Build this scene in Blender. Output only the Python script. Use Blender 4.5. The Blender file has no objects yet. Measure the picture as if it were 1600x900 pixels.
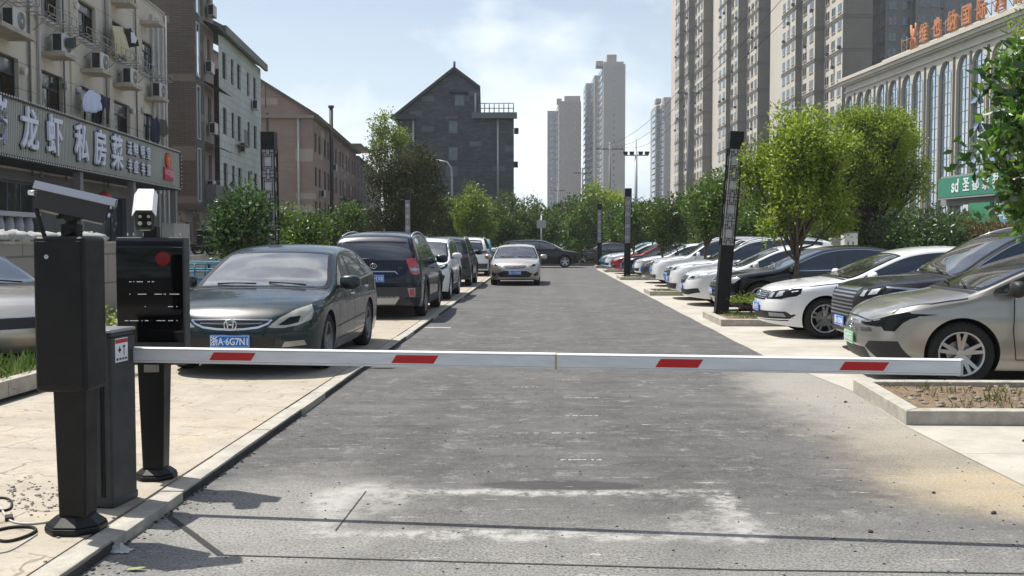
import bpy, bmesh, math, random
import numpy as np
from mathutils import Vector, Matrix, geometry
from mathutils.bvhtree import BVHTree
R = math.radians
SC = bpy.context.scene
COL = SC.collection
PI = math.pi

# ------------------------------------------------------------------ camera
F = 1600.0; PITCH = math.atan(73/1600); PSI = math.atan(48/1600); CH = 1.55; PZ = 0.055
cd = bpy.data.cameras.new('camera'); cam = bpy.data.objects.new('camera', cd); COL.objects.link(cam)
cd.sensor_width = 36; cd.lens = 36; cd.clip_start = 0.1; cd.clip_end = 6000
cam.location = (0, 0, CH); cam.rotation_euler = (PI/2 - PITCH, 0, PSI)
SC.camera = cam

# ------------------------------------------------------------------ daylight
SUN = Vector((-0.42, 0.21, 1.0)).normalized()
SUN_EL = math.asin(SUN.z); SUN_AZ = math.atan2(SUN.x, SUN.y)
w = bpy.data.worlds.new('World'); SC.world = w; w.use_nodes = True
nt = w.node_tree; nt.nodes.clear()
wo = nt.nodes.new('ShaderNodeOutputWorld'); bg = nt.nodes.new('ShaderNodeBackground')
sky = nt.nodes.new('ShaderNodeTexSky'); sky.sky_type = 'NISHITA'; sky.sun_disc = False
sky.sun_elevation = SUN_EL; sky.sun_rotation = SUN_AZ
sky.air_density = 1.0; sky.dust_density = 2.2; sky.ozone_density = 1.5; sky.altitude = 0
bg.inputs['Strength'].default_value = 0.098
tc = nt.nodes.new('ShaderNodeTexCoord')
mp = nt.nodes.new('ShaderNodeMapping'); mp.inputs['Scale'].default_value = (1.0, 1.0, 2.0); mp.inputs['Location'].default_value = (0.35, 0.2, 0.55)
nz = nt.nodes.new('ShaderNodeTexNoise'); nz.inputs['Scale'].default_value = 3.4; nz.inputs['Detail'].default_value = 7
nz.inputs['Roughness'].default_value = 0.52
nz.inputs['Distortion'].default_value = 0.3
cr = nt.nodes.new('ShaderNodeValToRGB'); cr.color_ramp.elements[0].position = 0.50; cr.color_ramp.elements[1].position = 0.66
cr.color_ramp.elements[1].color = (0.75, 0.75, 0.75, 1)
mx = nt.nodes.new('ShaderNodeMix'); mx.data_type = 'RGBA'
CLOUD = (10.2, 10.6, 10.9, 1); HAZE_SKY = (6.9, 8.3, 9.2, 1)
mx.inputs[7].default_value = CLOUD
nt.links.new(tc.outputs['Generated'], mp.inputs['Vector']); nt.links.new(mp.outputs[0], nz.inputs['Vector'])
nt.links.new(nz.outputs['Fac'], cr.inputs[0]); nt.links.new(cr.outputs[0], mx.inputs[0])
# pale summer haze towards the horizon, thin cloud above
sp = nt.nodes.new('ShaderNodeSeparateXYZ'); nt.links.new(tc.outputs['Generated'], sp.inputs[0])
hz = nt.nodes.new('ShaderNodeMapRange'); hz.interpolation_type = 'SMOOTHSTEP'
for i_, v_ in ((1, -0.1), (2, 0.42), (3, 0.97), (4, 0.0)): hz.inputs[i_].default_value = v_
nt.links.new(sp.outputs[2], hz.inputs[0])
m0 = nt.nodes.new('ShaderNodeMix'); m0.data_type = 'RGBA'; m0.inputs[7].default_value = HAZE_SKY
nt.links.new(hz.outputs[0], m0.inputs[0]); nt.links.new(sky.outputs[0], m0.inputs[6])
nt.links.new(m0.outputs[2], mx.inputs[6]); nt.links.new(mx.outputs[2], bg.inputs[0]); nt.links.new(bg.outputs[0], wo.inputs[0])
sl = bpy.data.lights.new('sun', 'SUN'); sun = bpy.data.objects.new('sun', sl); COL.objects.link(sun)
sl.energy = 5.0; sl.angle = R(0.5); sl.color = (1.0, 0.955, 0.88)
sun.rotation_euler = SUN.to_track_quat('Z', 'Y').to_euler(); sun.location = (0, 0, 60)
SC.view_settings.view_transform = 'Standard'; SC.view_settings.look = 'None'
SC.view_settings.exposure = 0.42; SC.view_settings.gamma = 1.0; SC.view_settings.use_curve_mapping = False
SC.cycles.max_bounces = 6; SC.cycles.diffuse_bounces = 3; SC.cycles.glossy_bounces = 3
SC.cycles.transmission_bounces = 3; SC.cycles.transparent_max_bounces = 6; SC.cycles.volume_bounces = 0
SC.cycles.use_denoising = True
SC.cycles.caustics_reflective = False; SC.cycles.caustics_refractive = False

# ------------------------------------------------------------------ surveying: photo sight lines to ground / facades
def ray(px, py):
    x, y, z = px-800., -(py-450.), -F
    a = PI/2-PITCH
    y2 = y*math.cos(a)-z*math.sin(a); z2 = y*math.sin(a)+z*math.cos(a)
    c, s = math.cos(PSI), math.sin(PSI)
    return (x*c-y2*s, x*s+y2*c, z2, y2)
def G(px, py, z=0.):
    r = ray(px, py); t = (z-CH)/r[2]; return (r[0]*t, r[1]*t)
def V(px, py, d):
    r = ray(px, py); t = d/r[3]; return (r[0]*t, r[1]*t, CH+r[2]*t)
class Fac:
    """a vertical wall plane: u along it, n out of it, z up"""
    def __init__(s, a, b):
        s.o = V(a[0], 377, a[1])[:2]; e = V(b[0], 377, b[1])[:2]
        s.L = math.hypot(e[0]-s.o[0], e[1]-s.o[1]); s.d = ((e[0]-s.o[0])/s.L, (e[1]-s.o[1])/s.L)
    def T(s, u, n, z):
        dx, dy = s.d
        return (s.o[0]+dx*u+dy*n, s.o[1]+dy*u-dx*n, z)
    def uz(s, px, py, n=0):
        r = ray(px, py); dx, dy = s.d; nx, ny = dy, -dx
        ox = s.o[0]+nx*n; oy = s.o[1]+ny*n
        t = (ox*nx+oy*ny)/(r[0]*nx+r[1]*ny)
        return ((r[0]*t-ox)*dx+(r[1]*t-oy)*dy, CH+r[2]*t)

# ------------------------------------------------------------------ materials
MATS = {}
def _n(nt, t, **k):
    nd = nt.nodes.new(t)
    for a, b in k.items(): setattr(nd, a, b)
    return nd
def mat(name, col, rough=0.6, metal=0.0, var=0.0, vscale=6.0, bump=0.0, bscale=40.0, coat=0.0, ior=1.5,
        emit=0.0, trans=0.0, rvar=0.0, dirt=None, stretch=None, spec=0.5):
    if name in MATS: return MATS[name]
    m = bpy.data.materials.new(name); m.use_nodes = True; nt = m.node_tree
    b = nt.nodes['Principled BSDF']
    b.inputs['Base Color'].default_value = (*col, 1); b.inputs['Roughness'].default_value = rough
    b.inputs['Metallic'].default_value = metal; b.inputs['Coat Weight'].default_value = coat
    b.inputs['Coat Roughness'].default_value = 0.04
    b.inputs['IOR'].default_value = ior; b.inputs['Specular IOR Level'].default_value = spec
    if emit: b.inputs['Emission Color'].default_value = (*col, 1); b.inputs['Emission Strength'].default_value = emit
    tc = _n(nt, 'ShaderNodeTexCoord'); vec = tc.outputs['Object']
    if stretch:
        mp = _n(nt, 'ShaderNodeMapping'); mp.inputs['Scale'].default_value = stretch
        nt.links.new(vec, mp.inputs[0]); vec = mp.outputs[0]
    out = None
    if var:
        nz = _n(nt, 'ShaderNodeTexNoise'); nz.inputs['Scale'].default_value = vscale; nz.inputs['Detail'].default_value = 6
        nz.inputs['Roughness'].default_value = 0.62
        nt.links.new(vec, nz.inputs['Vector'])
        mr = _n(nt, 'ShaderNodeMapRange'); mr.inputs[1].default_value = 0.28; mr.inputs[2].default_value = 0.72
        nt.links.new(nz.outputs[0], mr.inputs[0])
        mx = _n(nt, 'ShaderNodeMix', data_type='RGBA')
        d = dirt or tuple(c*(1-var) for c in col); l = tuple(min(1, c*(1+var*0.6)) for c in col)
        mx.inputs[6].default_value = (*d, 1); mx.inputs[7].default_value = (*l, 1)
        nt.links.new(mr.outputs[0], mx.inputs[0]); nt.links.new(mx.outputs[2], b.inputs['Base Color'])
        if rvar:
            m2 = _n(nt, 'ShaderNodeMapRange'); m2.inputs[3].default_value = rough+rvar; m2.inputs[4].default_value = max(0.02, rough-rvar)
            nt.links.new(mr.outputs[0], m2.inputs[0]); nt.links.new(m2.outputs[0], b.inputs['Roughness'])
    if bump:
        n2 = _n(nt, 'ShaderNodeTexNoise'); n2.inputs['Scale'].default_value = bscale; n2.inputs['Detail'].default_value = 4
        nt.links.new(vec, n2.inputs['Vector'])
        bp = _n(nt, 'ShaderNodeBump'); bp.inputs['Strength'].default_value = bump; bp.inputs['Distance'].default_value = 0.02
        nt.links.new(n2.outputs[0], bp.inputs['Height']); nt.links.new(bp.outputs[0], b.inputs['Normal'])
    MATS[name] = m
    return m
class NT:
    """little helper for hand-built node graphs"""
    def __init__(s, name, rough=0.9):
        s.m = bpy.data.materials.new(name); s.m.use_nodes = True; s.t = s.m.node_tree
        s.b = s.t.nodes['Principled BSDF']; s.b.inputs['Roughness'].default_value = rough
        s.tc = s.t.nodes.new('ShaderNodeTexCoord'); s.P = s.tc.outputs['Object']
        MATS[name] = s.m
    def L(s, a, b): s.t.links.new(a, b)
    def inp(s, sock, v):
        if hasattr(v, 'is_output'): s.L(v, sock)
        elif isinstance(v, (tuple, list)):
            sock.default_value = (*v, 1) if len(v) == 3 and len(sock.default_value) == 4 else v
        else: sock.default_value = v
    def math(s, op, a, b=0.0, c=None, clamp=False):
        n = _n(s.t, 'ShaderNodeMath', operation=op, use_clamp=clamp); s.inp(n.inputs[0], a); s.inp(n.inputs[1], b)
        if c is not None: s.inp(n.inputs[2], c)
        return n.outputs[0]
    def noise(s, scale, detail=5, rough=0.6, vec=None, dist=0.0, out=0):
        n = _n(s.t, 'ShaderNodeTexNoise'); n.inputs['Scale'].default_value = scale; n.inputs['Detail'].default_value = detail
        n.inputs['Roughness'].default_value = rough; n.inputs['Distortion'].default_value = dist
        s.L(vec or s.P, n.inputs['Vector']); return n.outputs[out]
    def map(s, scale=(1, 1, 1), loc=(0, 0, 0), rot=(0, 0, 0), vec=None):
        n = _n(s.t, 'ShaderNodeMapping'); n.inputs['Scale'].default_value = scale; n.inputs['Location'].default_value = loc
        n.inputs['Rotation'].default_value = rot; s.L(vec or s.P, n.inputs[0]); return n.outputs[0]
    def rng(s, v, a, b, c=0.0, d=1.0, smooth=True):
        n = _n(s.t, 'ShaderNodeMapRange'); n.interpolation_type = 'SMOOTHSTEP' if smooth else 'LINEAR'
        s.inp(n.inputs[0], v); s.inp(n.inputs[1], a); s.inp(n.inputs[2], b); s.inp(n.inputs[3], c); s.inp(n.inputs[4], d); return n.outputs[0]
    def mix(s, f, a, b, mode='MIX'):
        n = _n(s.t, 'ShaderNodeMix', data_type='RGBA', blend_type=mode); s.inp(n.inputs[0], f); s.inp(n.inputs[6], a); s.inp(n.inputs[7], b); return n.outputs[2]
    def sep(s, vec=None):
        n = _n(s.t, 'ShaderNodeSeparateXYZ'); s.L(vec or s.P, n.inputs[0]); return n.outputs
    def bump(s, h, strength=0.5, dist=0.02, normal=None):
        n = _n(s.t, 'ShaderNodeBump'); n.inputs['Strength'].default_value = strength; n.inputs['Distance'].default_value = dist
        s.L(h, n.inputs['Height'])
        if normal: s.L(normal, n.inputs['Normal'])
        s.L(n.outputs[0], s.b.inputs['Normal']); return n.outputs[0]
    def color(s, c): s.inp(s.b.inputs['Base Color'], c)

# ------------------------------------------------------------------ objects
def tag(o, label=None, cat=None, group=None, kind=None):
    if label: o['label'] = label
    if cat: o['category'] = cat
    if group: o['group'] = group
    if kind: o['kind'] = kind
    return o
def thing(name, label, cat, loc=(0, 0, 0), rz=0.0, group=None):
    o = bpy.data.objects.new(name, None); COL.objects.link(o); o.empty_display_size = 0.3
    o.location = loc; o.rotation_euler = (0, 0, rz)
    return tag(o, label, cat, group)
def copy_tree(o, parent=None):
    c = o.copy(); COL.objects.link(c)
    if parent is not None: c.parent = parent
    for ch in [x for x in KIDS.get(o.name, [])]: 
        k = copy_tree(ch, c); KIDS.setdefault(c.name, []).append(k)
    return c
KIDS = {}
class MB:
    """mesh builder; T maps local build coordinates to object coordinates"""
    def __init__(s, T=None): s.v = []; s.f = []; s.mi = []; s.sm = []; s.T = T
    def add(s, vs, fs, m=0, smooth=False):
        b = len(s.v)
        s.v += [s.T(*p) if s.T else tuple(p) for p in vs]
        s.f += [tuple(b+i for i in f) for f in fs]; s.mi += [m]*len(fs); s.sm += [smooth]*len(fs); return s
    def box(s, x0, x1, y0, y1, z0, z1, m=0, X=None):
        vs = [(x, y, z) for z in (z0, z1) for y in (y0, y1) for x in (x0, x1)]
        if X: vs = [tuple(X @ Vector(p)) for p in vs]
        return s.add(vs, [(0, 2, 3, 1), (4, 5, 7, 6), (0, 1, 5, 4), (2, 6, 7, 3), (0, 4, 6, 2), (1, 3, 7, 5)], m)
    def frust(s, c, z0, z1, a0, b0, a1, b1, m=0, ox=0, oy=0):
        """box tapering from (a0,b0) to (a1,b1)"""
        vs = [(c[0]-a0/2, c[1]-b0/2, z0), (c[0]+a0/2, c[1]-b0/2, z0), (c[0]-a0/2, c[1]+b0/2, z0), (c[0]+a0/2, c[1]+b0/2, z0),
              (c[0]+ox-a1/2, c[1]+oy-b1/2, z1), (c[0]+ox+a1/2, c[1]+oy-b1/2, z1), (c[0]+ox-a1/2, c[1]+oy+b1/2, z1), (c[0]+ox+a1/2, c[1]+oy+b1/2, z1)]
        return s.add(vs, [(0, 2, 3, 1), (4, 5, 7, 6), (0, 1, 5, 4), (2, 6, 7, 3), (0, 4, 6, 2), (1, 3, 7, 5)], m)
    def tube(s, pts, r, n=8, m=0, caps=True, closed=False):
        pts = [Vector(p) for p in pts]; k = len(pts); rr = r if isinstance(r, (list, tuple)) else [r]*k
        vs = []; fs = []; up = None
        for i, p in enumerate(pts):
            if closed: t = pts[(i+1) % k]-pts[i-1]
            else: t = pts[min(i+1, k-1)]-pts[max(i-1, 0)]
            t = t.normalized() if t.length > 1e-9 else Vector((0, 0, 1))
            if up is None: up = t.orthogonal().normalized()
            else: 
                up = up-t*up.dot(t)
                up = up.normalized() if up.length > 1e-6 else t.orthogonal().normalized()
            q = t.cross(up)
            for j in range(n):
                a = 2*PI*j/n; vs.append(tuple(p+(up*math.cos(a)+q*math.sin(a))*rr[i]))
        for i in range(k if closed else k-1):
            i2 = (i+1) % k
            for j in range(n): fs.append((i*n+j, i*n+(j+1) % n, i2*n+(j+1) % n, i2*n+j))
        s.add(vs, fs, m, True)
        if caps and not closed:
            b = len(s.v)-k*n
            s.f += [tuple(b+j for j in reversed(range(n))), tuple(b+(k-1)*n+j for j in range(n))]; s.mi += [m, m]; s.sm += [False, False]
        return s
    def cyl(s, p0, p1, r0, r1=None, n=16, m=0): return s.tube([p0, p1], [r0, r0 if r1 is None else r1], n, m)
    def prism(s, poly, z0, z1, m=0, top=None):
        """polygon in (x,y) extruded z0..z1 (top: another polygon of the same length)"""
        n = len(poly); tp = top or poly
        vs = [(x, y, z0) for x, y in poly]+[(x, y, z1) for x, y in tp]
        fs = [(i, (i+1) % n, n+(i+1) % n, n+i) for i in range(n)]+[tuple(reversed(range(n))), tuple(range(n, 2*n))]
        return s.add(vs, fs, m)
    def sphere(s, c, rx, ry=None, rz=None, n=12, m=0, jit=0, rnd=None):
        ry = ry or rx; rz = rz or rx; vs = []; fs = []; k = n//2
        for i in range(k+1):
            th = PI*i/k
            for j in range(n):
                a = 2*PI*j/n; q = 1+(rnd.uniform(-jit, jit) if jit else 0)
                vs.append((c[0]+rx*q*math.sin(th)*math.cos(a), c[1]+ry*q*math.sin(th)*math.sin(a), c[2]+rz*q*math.cos(th)))
        for i in range(k):
            for j in range(n): fs.append((i*n+j, (i+1)*n+j, (i+1)*n+(j+1) % n, i*n+(j+1) % n))
        return s.add(vs, fs, m, True)
    def quad(s, a, b, c, d, m=0): return s.add([a, b, c, d], [(0, 1, 2, 3)], m)
    def build(s, name, mats, parent=None, rel=None, bevel=0, seg=2, weld=False):
        """rel: world-built geometry is shifted to the parent's origin"""
        me = bpy.data.meshes.new(name)
        off = Vector(rel) if rel is not None else Vector((0, 0, 0))
        me.from_pydata([tuple(Vector(p)-off) for p in s.v], [], s.f)
        if not isinstance(mats, (list, tuple)): mats = [mats]
        for m in mats: me.materials.append(m)
        me.polygons.foreach_set('material_index', s.mi); me.polygons.foreach_set('use_smooth', s.sm)
        me.update()
        bm = bmesh.new(); bm.from_mesh(me)
        if weld: bmesh.ops.remove_doubles(bm, verts=bm.verts, dist=1e-4)
        bmesh.ops.recalc_face_normals(bm, faces=bm.faces); bm.to_mesh(me); bm.free()
        o = link(name, me, parent)
        if bevel:
            b = o.modifiers.new('bevel', 'BEVEL'); b.width = bevel; b.segments = seg; b.limit_method = 'ANGLE'; b.angle_limit = R(40)
        return o
def link(name, me, parent=None):
    o = bpy.data.objects.new(name, me); COL.objects.link(o)
    if parent is not None: o.parent = parent; KIDS.setdefault(parent.name, []).append(o)
    return o
def struct(mb, name, mats, **k): return tag(mb.build(name, mats, **k), kind='structure')
def text_obj(name, s, size, origin, right, up, matl, parent=None, rel=None, ext=0.01, align='CENTER', sx=1.0, bold=0.0, sub=None):
    cu = bpy.data.curves.new('t', 'FONT'); cu.body = s; cu.size = size; cu.extrude = ext; cu.align_x = align; cu.align_y = 'CENTER'
    cu.offset = bold; cu.resolution_u = 3
    to = bpy.data.objects.new('t', cu); COL.objects.link(to)
    dg = bpy.context.evaluated_depsgraph_get()
    me = bpy.data.meshes.new_from_object(to.evaluated_get(dg)); COL.objects.unlink(to); bpy.data.objects.remove(to)
    right = Vector(right).normalized(); up = Vector(up).normalized(); nn = right.cross(up)
    M = Matrix(((right.x*sx, up.x, nn.x, origin[0]), (right.y*sx, up.y, nn.y, origin[1]), (right.z*sx, up.z, nn.z, origin[2]), (0, 0, 0, 1)))
    if rel is not None: M = Matrix.Translation(-Vector(rel)) @ M
    me.transform(M); me.materials.clear(); me.materials.append(matl); me.name = name
    return link(name, me, parent)
rnd = random.Random(7)
# ------------------------------------------------------------------ common materials
BLACKP = mat('black_powder_coat', (0.011, 0.0115, 0.0125), 0.45, var=0.35, vscale=9, rvar=0.08, spec=0.25)
DKGREY = mat('dark_grey_powder_coat', (0.045, 0.048, 0.052), 0.5, var=0.25, vscale=7, rvar=0.08, spec=0.3)
RUBBER = mat('rubber', (0.014, 0.014, 0.014), 0.85, var=0.3, vscale=8)
PLAST = mat('black_plastic', (0.016, 0.016, 0.017), 0.55)
CHROME = mat('chrome', (0.62, 0.63, 0.65), 0.16, 0.95)
ALLOY = mat('alloy', (0.52, 0.53, 0.55), 0.28, 0.9)
ALLOYD = mat('alloy_dark', (0.22, 0.22, 0.23), 0.35, 0.85)
WHITE = mat('white_paint', (0.72, 0.73, 0.74), 0.35, var=0.08, vscale=5)
SIGNRED = mat('sign_red', (0.5, 0.012, 0.012), 0.45)
WFRAME = mat('window_frame_dark', (0.03, 0.032, 0.035), 0.45)
WFRAMEL = mat('window_frame_light', (0.45, 0.46, 0.47), 0.45)
CONC = mat('concrete_grey', (0.36, 0.34, 0.30), 0.9, var=0.3, vscale=3, bump=0.4, bscale=60)
PVC = mat('pvc_pipe', (0.5, 0.49, 0.46), 0.5, var=0.2, vscale=3)
IRON = mat('painted_iron', (0.16, 0.16, 0.155), 0.6, var=0.4, vscale=10)
SOIL = mat('soil', (0.20, 0.145, 0.095), 1.0, var=0.5, vscale=14, bump=1.0, bscale=60)

def glass_mat(name, col=(0.02, 0.025, 0.03), refl=0.25, rough=0.03, tint=(0.75, 0.85, 0.95), wav=0.0):
    m = bpy.data.materials.new(name); m.use_nodes = True; t = m.node_tree; b = t.nodes['Principled BSDF']; o = t.nodes['Material Output']
    b.inputs['Base Color'].default_value = (*col, 1); b.inputs['Roughness'].default_value = 0.3
    g = t.nodes.new('ShaderNodeBsdfGlossy'); g.inputs['Roughness'].default_value = rough; g.inputs['Color'].default_value = (*tint, 1)
    fr = t.nodes.new('ShaderNodeFresnel'); fr.inputs['IOR'].default_value = 1.5
    ad = t.nodes.new('ShaderNodeMath'); ad.operation = 'ADD'; ad.use_clamp = True; ad.inputs[1].default_value = refl
    mx = t.nodes.new('ShaderNodeMixShader')
    t.links.new(fr.outputs[0], ad.inputs[0]); t.links.new(ad.outputs[0], mx.inputs[0])
    t.links.new(b.outputs[0], mx.inputs[1]); t.links.new(g.outputs[0], mx.inputs[2]); t.links.new(mx.outputs[0], o.inputs[0])
    if wav:
        tc = t.nodes.new('ShaderNodeTexCoord'); n = t.nodes.new('ShaderNodeTexNoise'); n.inputs['Scale'].default_value = 1.3
        bp = t.nodes.new('ShaderNodeBump'); bp.inputs['Strength'].default_value = wav; bp.inputs['Distance'].default_value = 0.1
        t.links.new(tc.outputs['Object'], n.inputs['Vector']); t.links.new(n.outputs[0], bp.inputs['Height'])
        t.links.new(bp.outputs[0], g.inputs['Normal']); t.links.new(bp.outputs[0], b.inputs['Normal'])
    MATS[name] = m; return m
GLASSB = glass_mat('building_glass', (0.015, 0.018, 0.02), 0.14, 0.04, wav=0.25)
GLASSBL = glass_mat('curtain_wall_glass', (0.12, 0.15, 0.18), 0.5, 0.05, (0.85, 0.93, 1.0), wav=0.12)  # pale blue base colour stands in for reflected sky
GLASSC = glass_mat('car_glass', (0.012, 0.014, 0.016), 0.05, 0.02)
def windscreen(name='windscreen', refl=0.16, haze=(0.09, 0.11, 0.12)):
    return glass_mat(name, haze, refl, 0.04)
WSCR = windscreen()
WSCRA = windscreen('dusty_windscreen', 0.20, (0.16, 0.20, 0.22))
LENS = glass_mat('lamp_lens', (0.30, 0.31, 0.32), 0.12, 0.05)
LENSD = mat('lamp_lens_dark', (0.010, 0.011, 0.012), 0.15, spec=0.15)
LENSY = glass_mat('lamp_lens_aged', (0.38, 0.36, 0.29), 0.08, 0.12)
REDL = glass_mat('tail_lamp_red', (0.42, 0.012, 0.012), 0.05, 0.06)
REDD = glass_mat('tail_lamp_dark_red', (0.12, 0.006, 0.008), 0.05, 0.06)

def brick_mat(name, c1, c2, mortar, bw=0.24, bh=0.07, light=None, rough=0.9, mort=0.012, rot=0.0, gap_vis=1.0):
    s = NT(name, rough)
    x, y, z = s.sep()[:3]
    h = s.math('ADD', s.math('MULTIPLY', x, math.cos(rot)), s.math('MULTIPLY', y, math.sin(rot)))
    # use the horizontal run that varies along each wall: pick by the normal
    geo = _n(s.t, 'ShaderNodeNewGeometry'); nx = _n(s.t, 'ShaderNodeSeparateXYZ'); s.L(geo.outputs['Normal'], nx.inputs[0])
    ax = s.math('ABSOLUTE', nx.outputs[0]); pick = s.math('GREATER_THAN', ax, 0.7)
    hx = s.math('ADD', s.math('MULTIPLY', y, pick), s.math('MULTIPLY', x, s.math('SUBTRACT', 1.0, pick)))
    cb = _n(s.t, 'ShaderNodeCombineXYZ'); s.L(hx, cb.inputs[0]); s.L(z, cb.inputs[1])
    br = _n(s.t, 'ShaderNodeTexBrick'); br.inputs['Scale'].default_value = 1.0; br.inputs['Brick Width'].default_value = bw
    br.inputs['Row Height'].default_value = bh; br.inputs['Mortar Size'].default_value = mort; br.inputs['Mortar Smooth'].default_value = 0.2
    br.inputs['Color1'].default_value = (*c1, 1); br.inputs['Color2'].default_value = (*c2, 1); br.inputs['Mortar'].default_value = (*mortar, 1)
    br.inputs['Bias'].default_value = -0.1
    s.L(cb.outputs[0], br.inputs['Vector'])
    c = br.outputs['Color']
    if light:   # sprinkled pale tiles
        vr = _n(s.t, 'ShaderNodeTexWhiteNoise'); vr.noise_dimensions = '2D'
        sc = _n(s.t, 'ShaderNodeVectorMath', operation='DIVIDE'); sc.inputs[1].default_value = (bw*2.2, bh*3, 1)
        fl = _n(s.t, 'ShaderNodeVectorMath', operation='FLOOR'); s.L(cb.outputs[0], sc.inputs[0]); s.L(sc.outputs[0], fl.inputs[0]); s.L(fl.outputs[0], vr.inputs['Vector'])
        c = s.mix(s.math('MULTIPLY', s.math('GREATER_THAN', vr.outputs['Value'], 0.93), 0.75), c, light)
    c = s.mix(s.rng(s.noise(0.35, 5), 0.35, 0.7, 0.0, 0.35), c, tuple(k*0.6 for k in c1))
    s.color(c); return s.m
WALLBEIGE = brick_mat('beige_render', (0.53, 0.485, 0.41), (0.56, 0.515, 0.435), (0.36, 0.31, 0.24), 3.2, 0.72, mort=0.02)
BRICKBR = brick_mat('brown_brick', (0.105, 0.083, 0.071), (0.135, 0.105, 0.09), (0.06, 0.05, 0.045), 0.5, 0.11, (0.22, 0.18, 0.15))
BRICKPK = brick_mat('pink_tile', (0.34, 0.225, 0.195), (0.38, 0.26, 0.225), (0.25, 0.18, 0.155), 0.6, 0.16, (0.5, 0.42, 0.36))
BRICKGY = brick_mat('dark_grey_tile', (0.075, 0.079, 0.088), (0.125, 0.13, 0.142), (0.05, 0.053, 0.06), 0.55, 0.17, (0.17, 0.175, 0.185))
TILEGN = brick_mat('pale_green_tile', (0.50, 0.515, 0.48), (0.56, 0.57, 0.54), (0.20, 0.22, 0.20), 0.8, 0.4, (0.5, 0.52, 0.48))
TILEPAV = brick_mat('terrace_tile', (0.30, 0.28, 0.25), (0.33, 0.31, 0.27), (0.10, 0.10, 0.09), 1.2, 0.6, mort=0.02)
RENDER = mat('grey_render', (0.30, 0.26, 0.23), 0.9, var=0.3, vscale=0.6)

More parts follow.
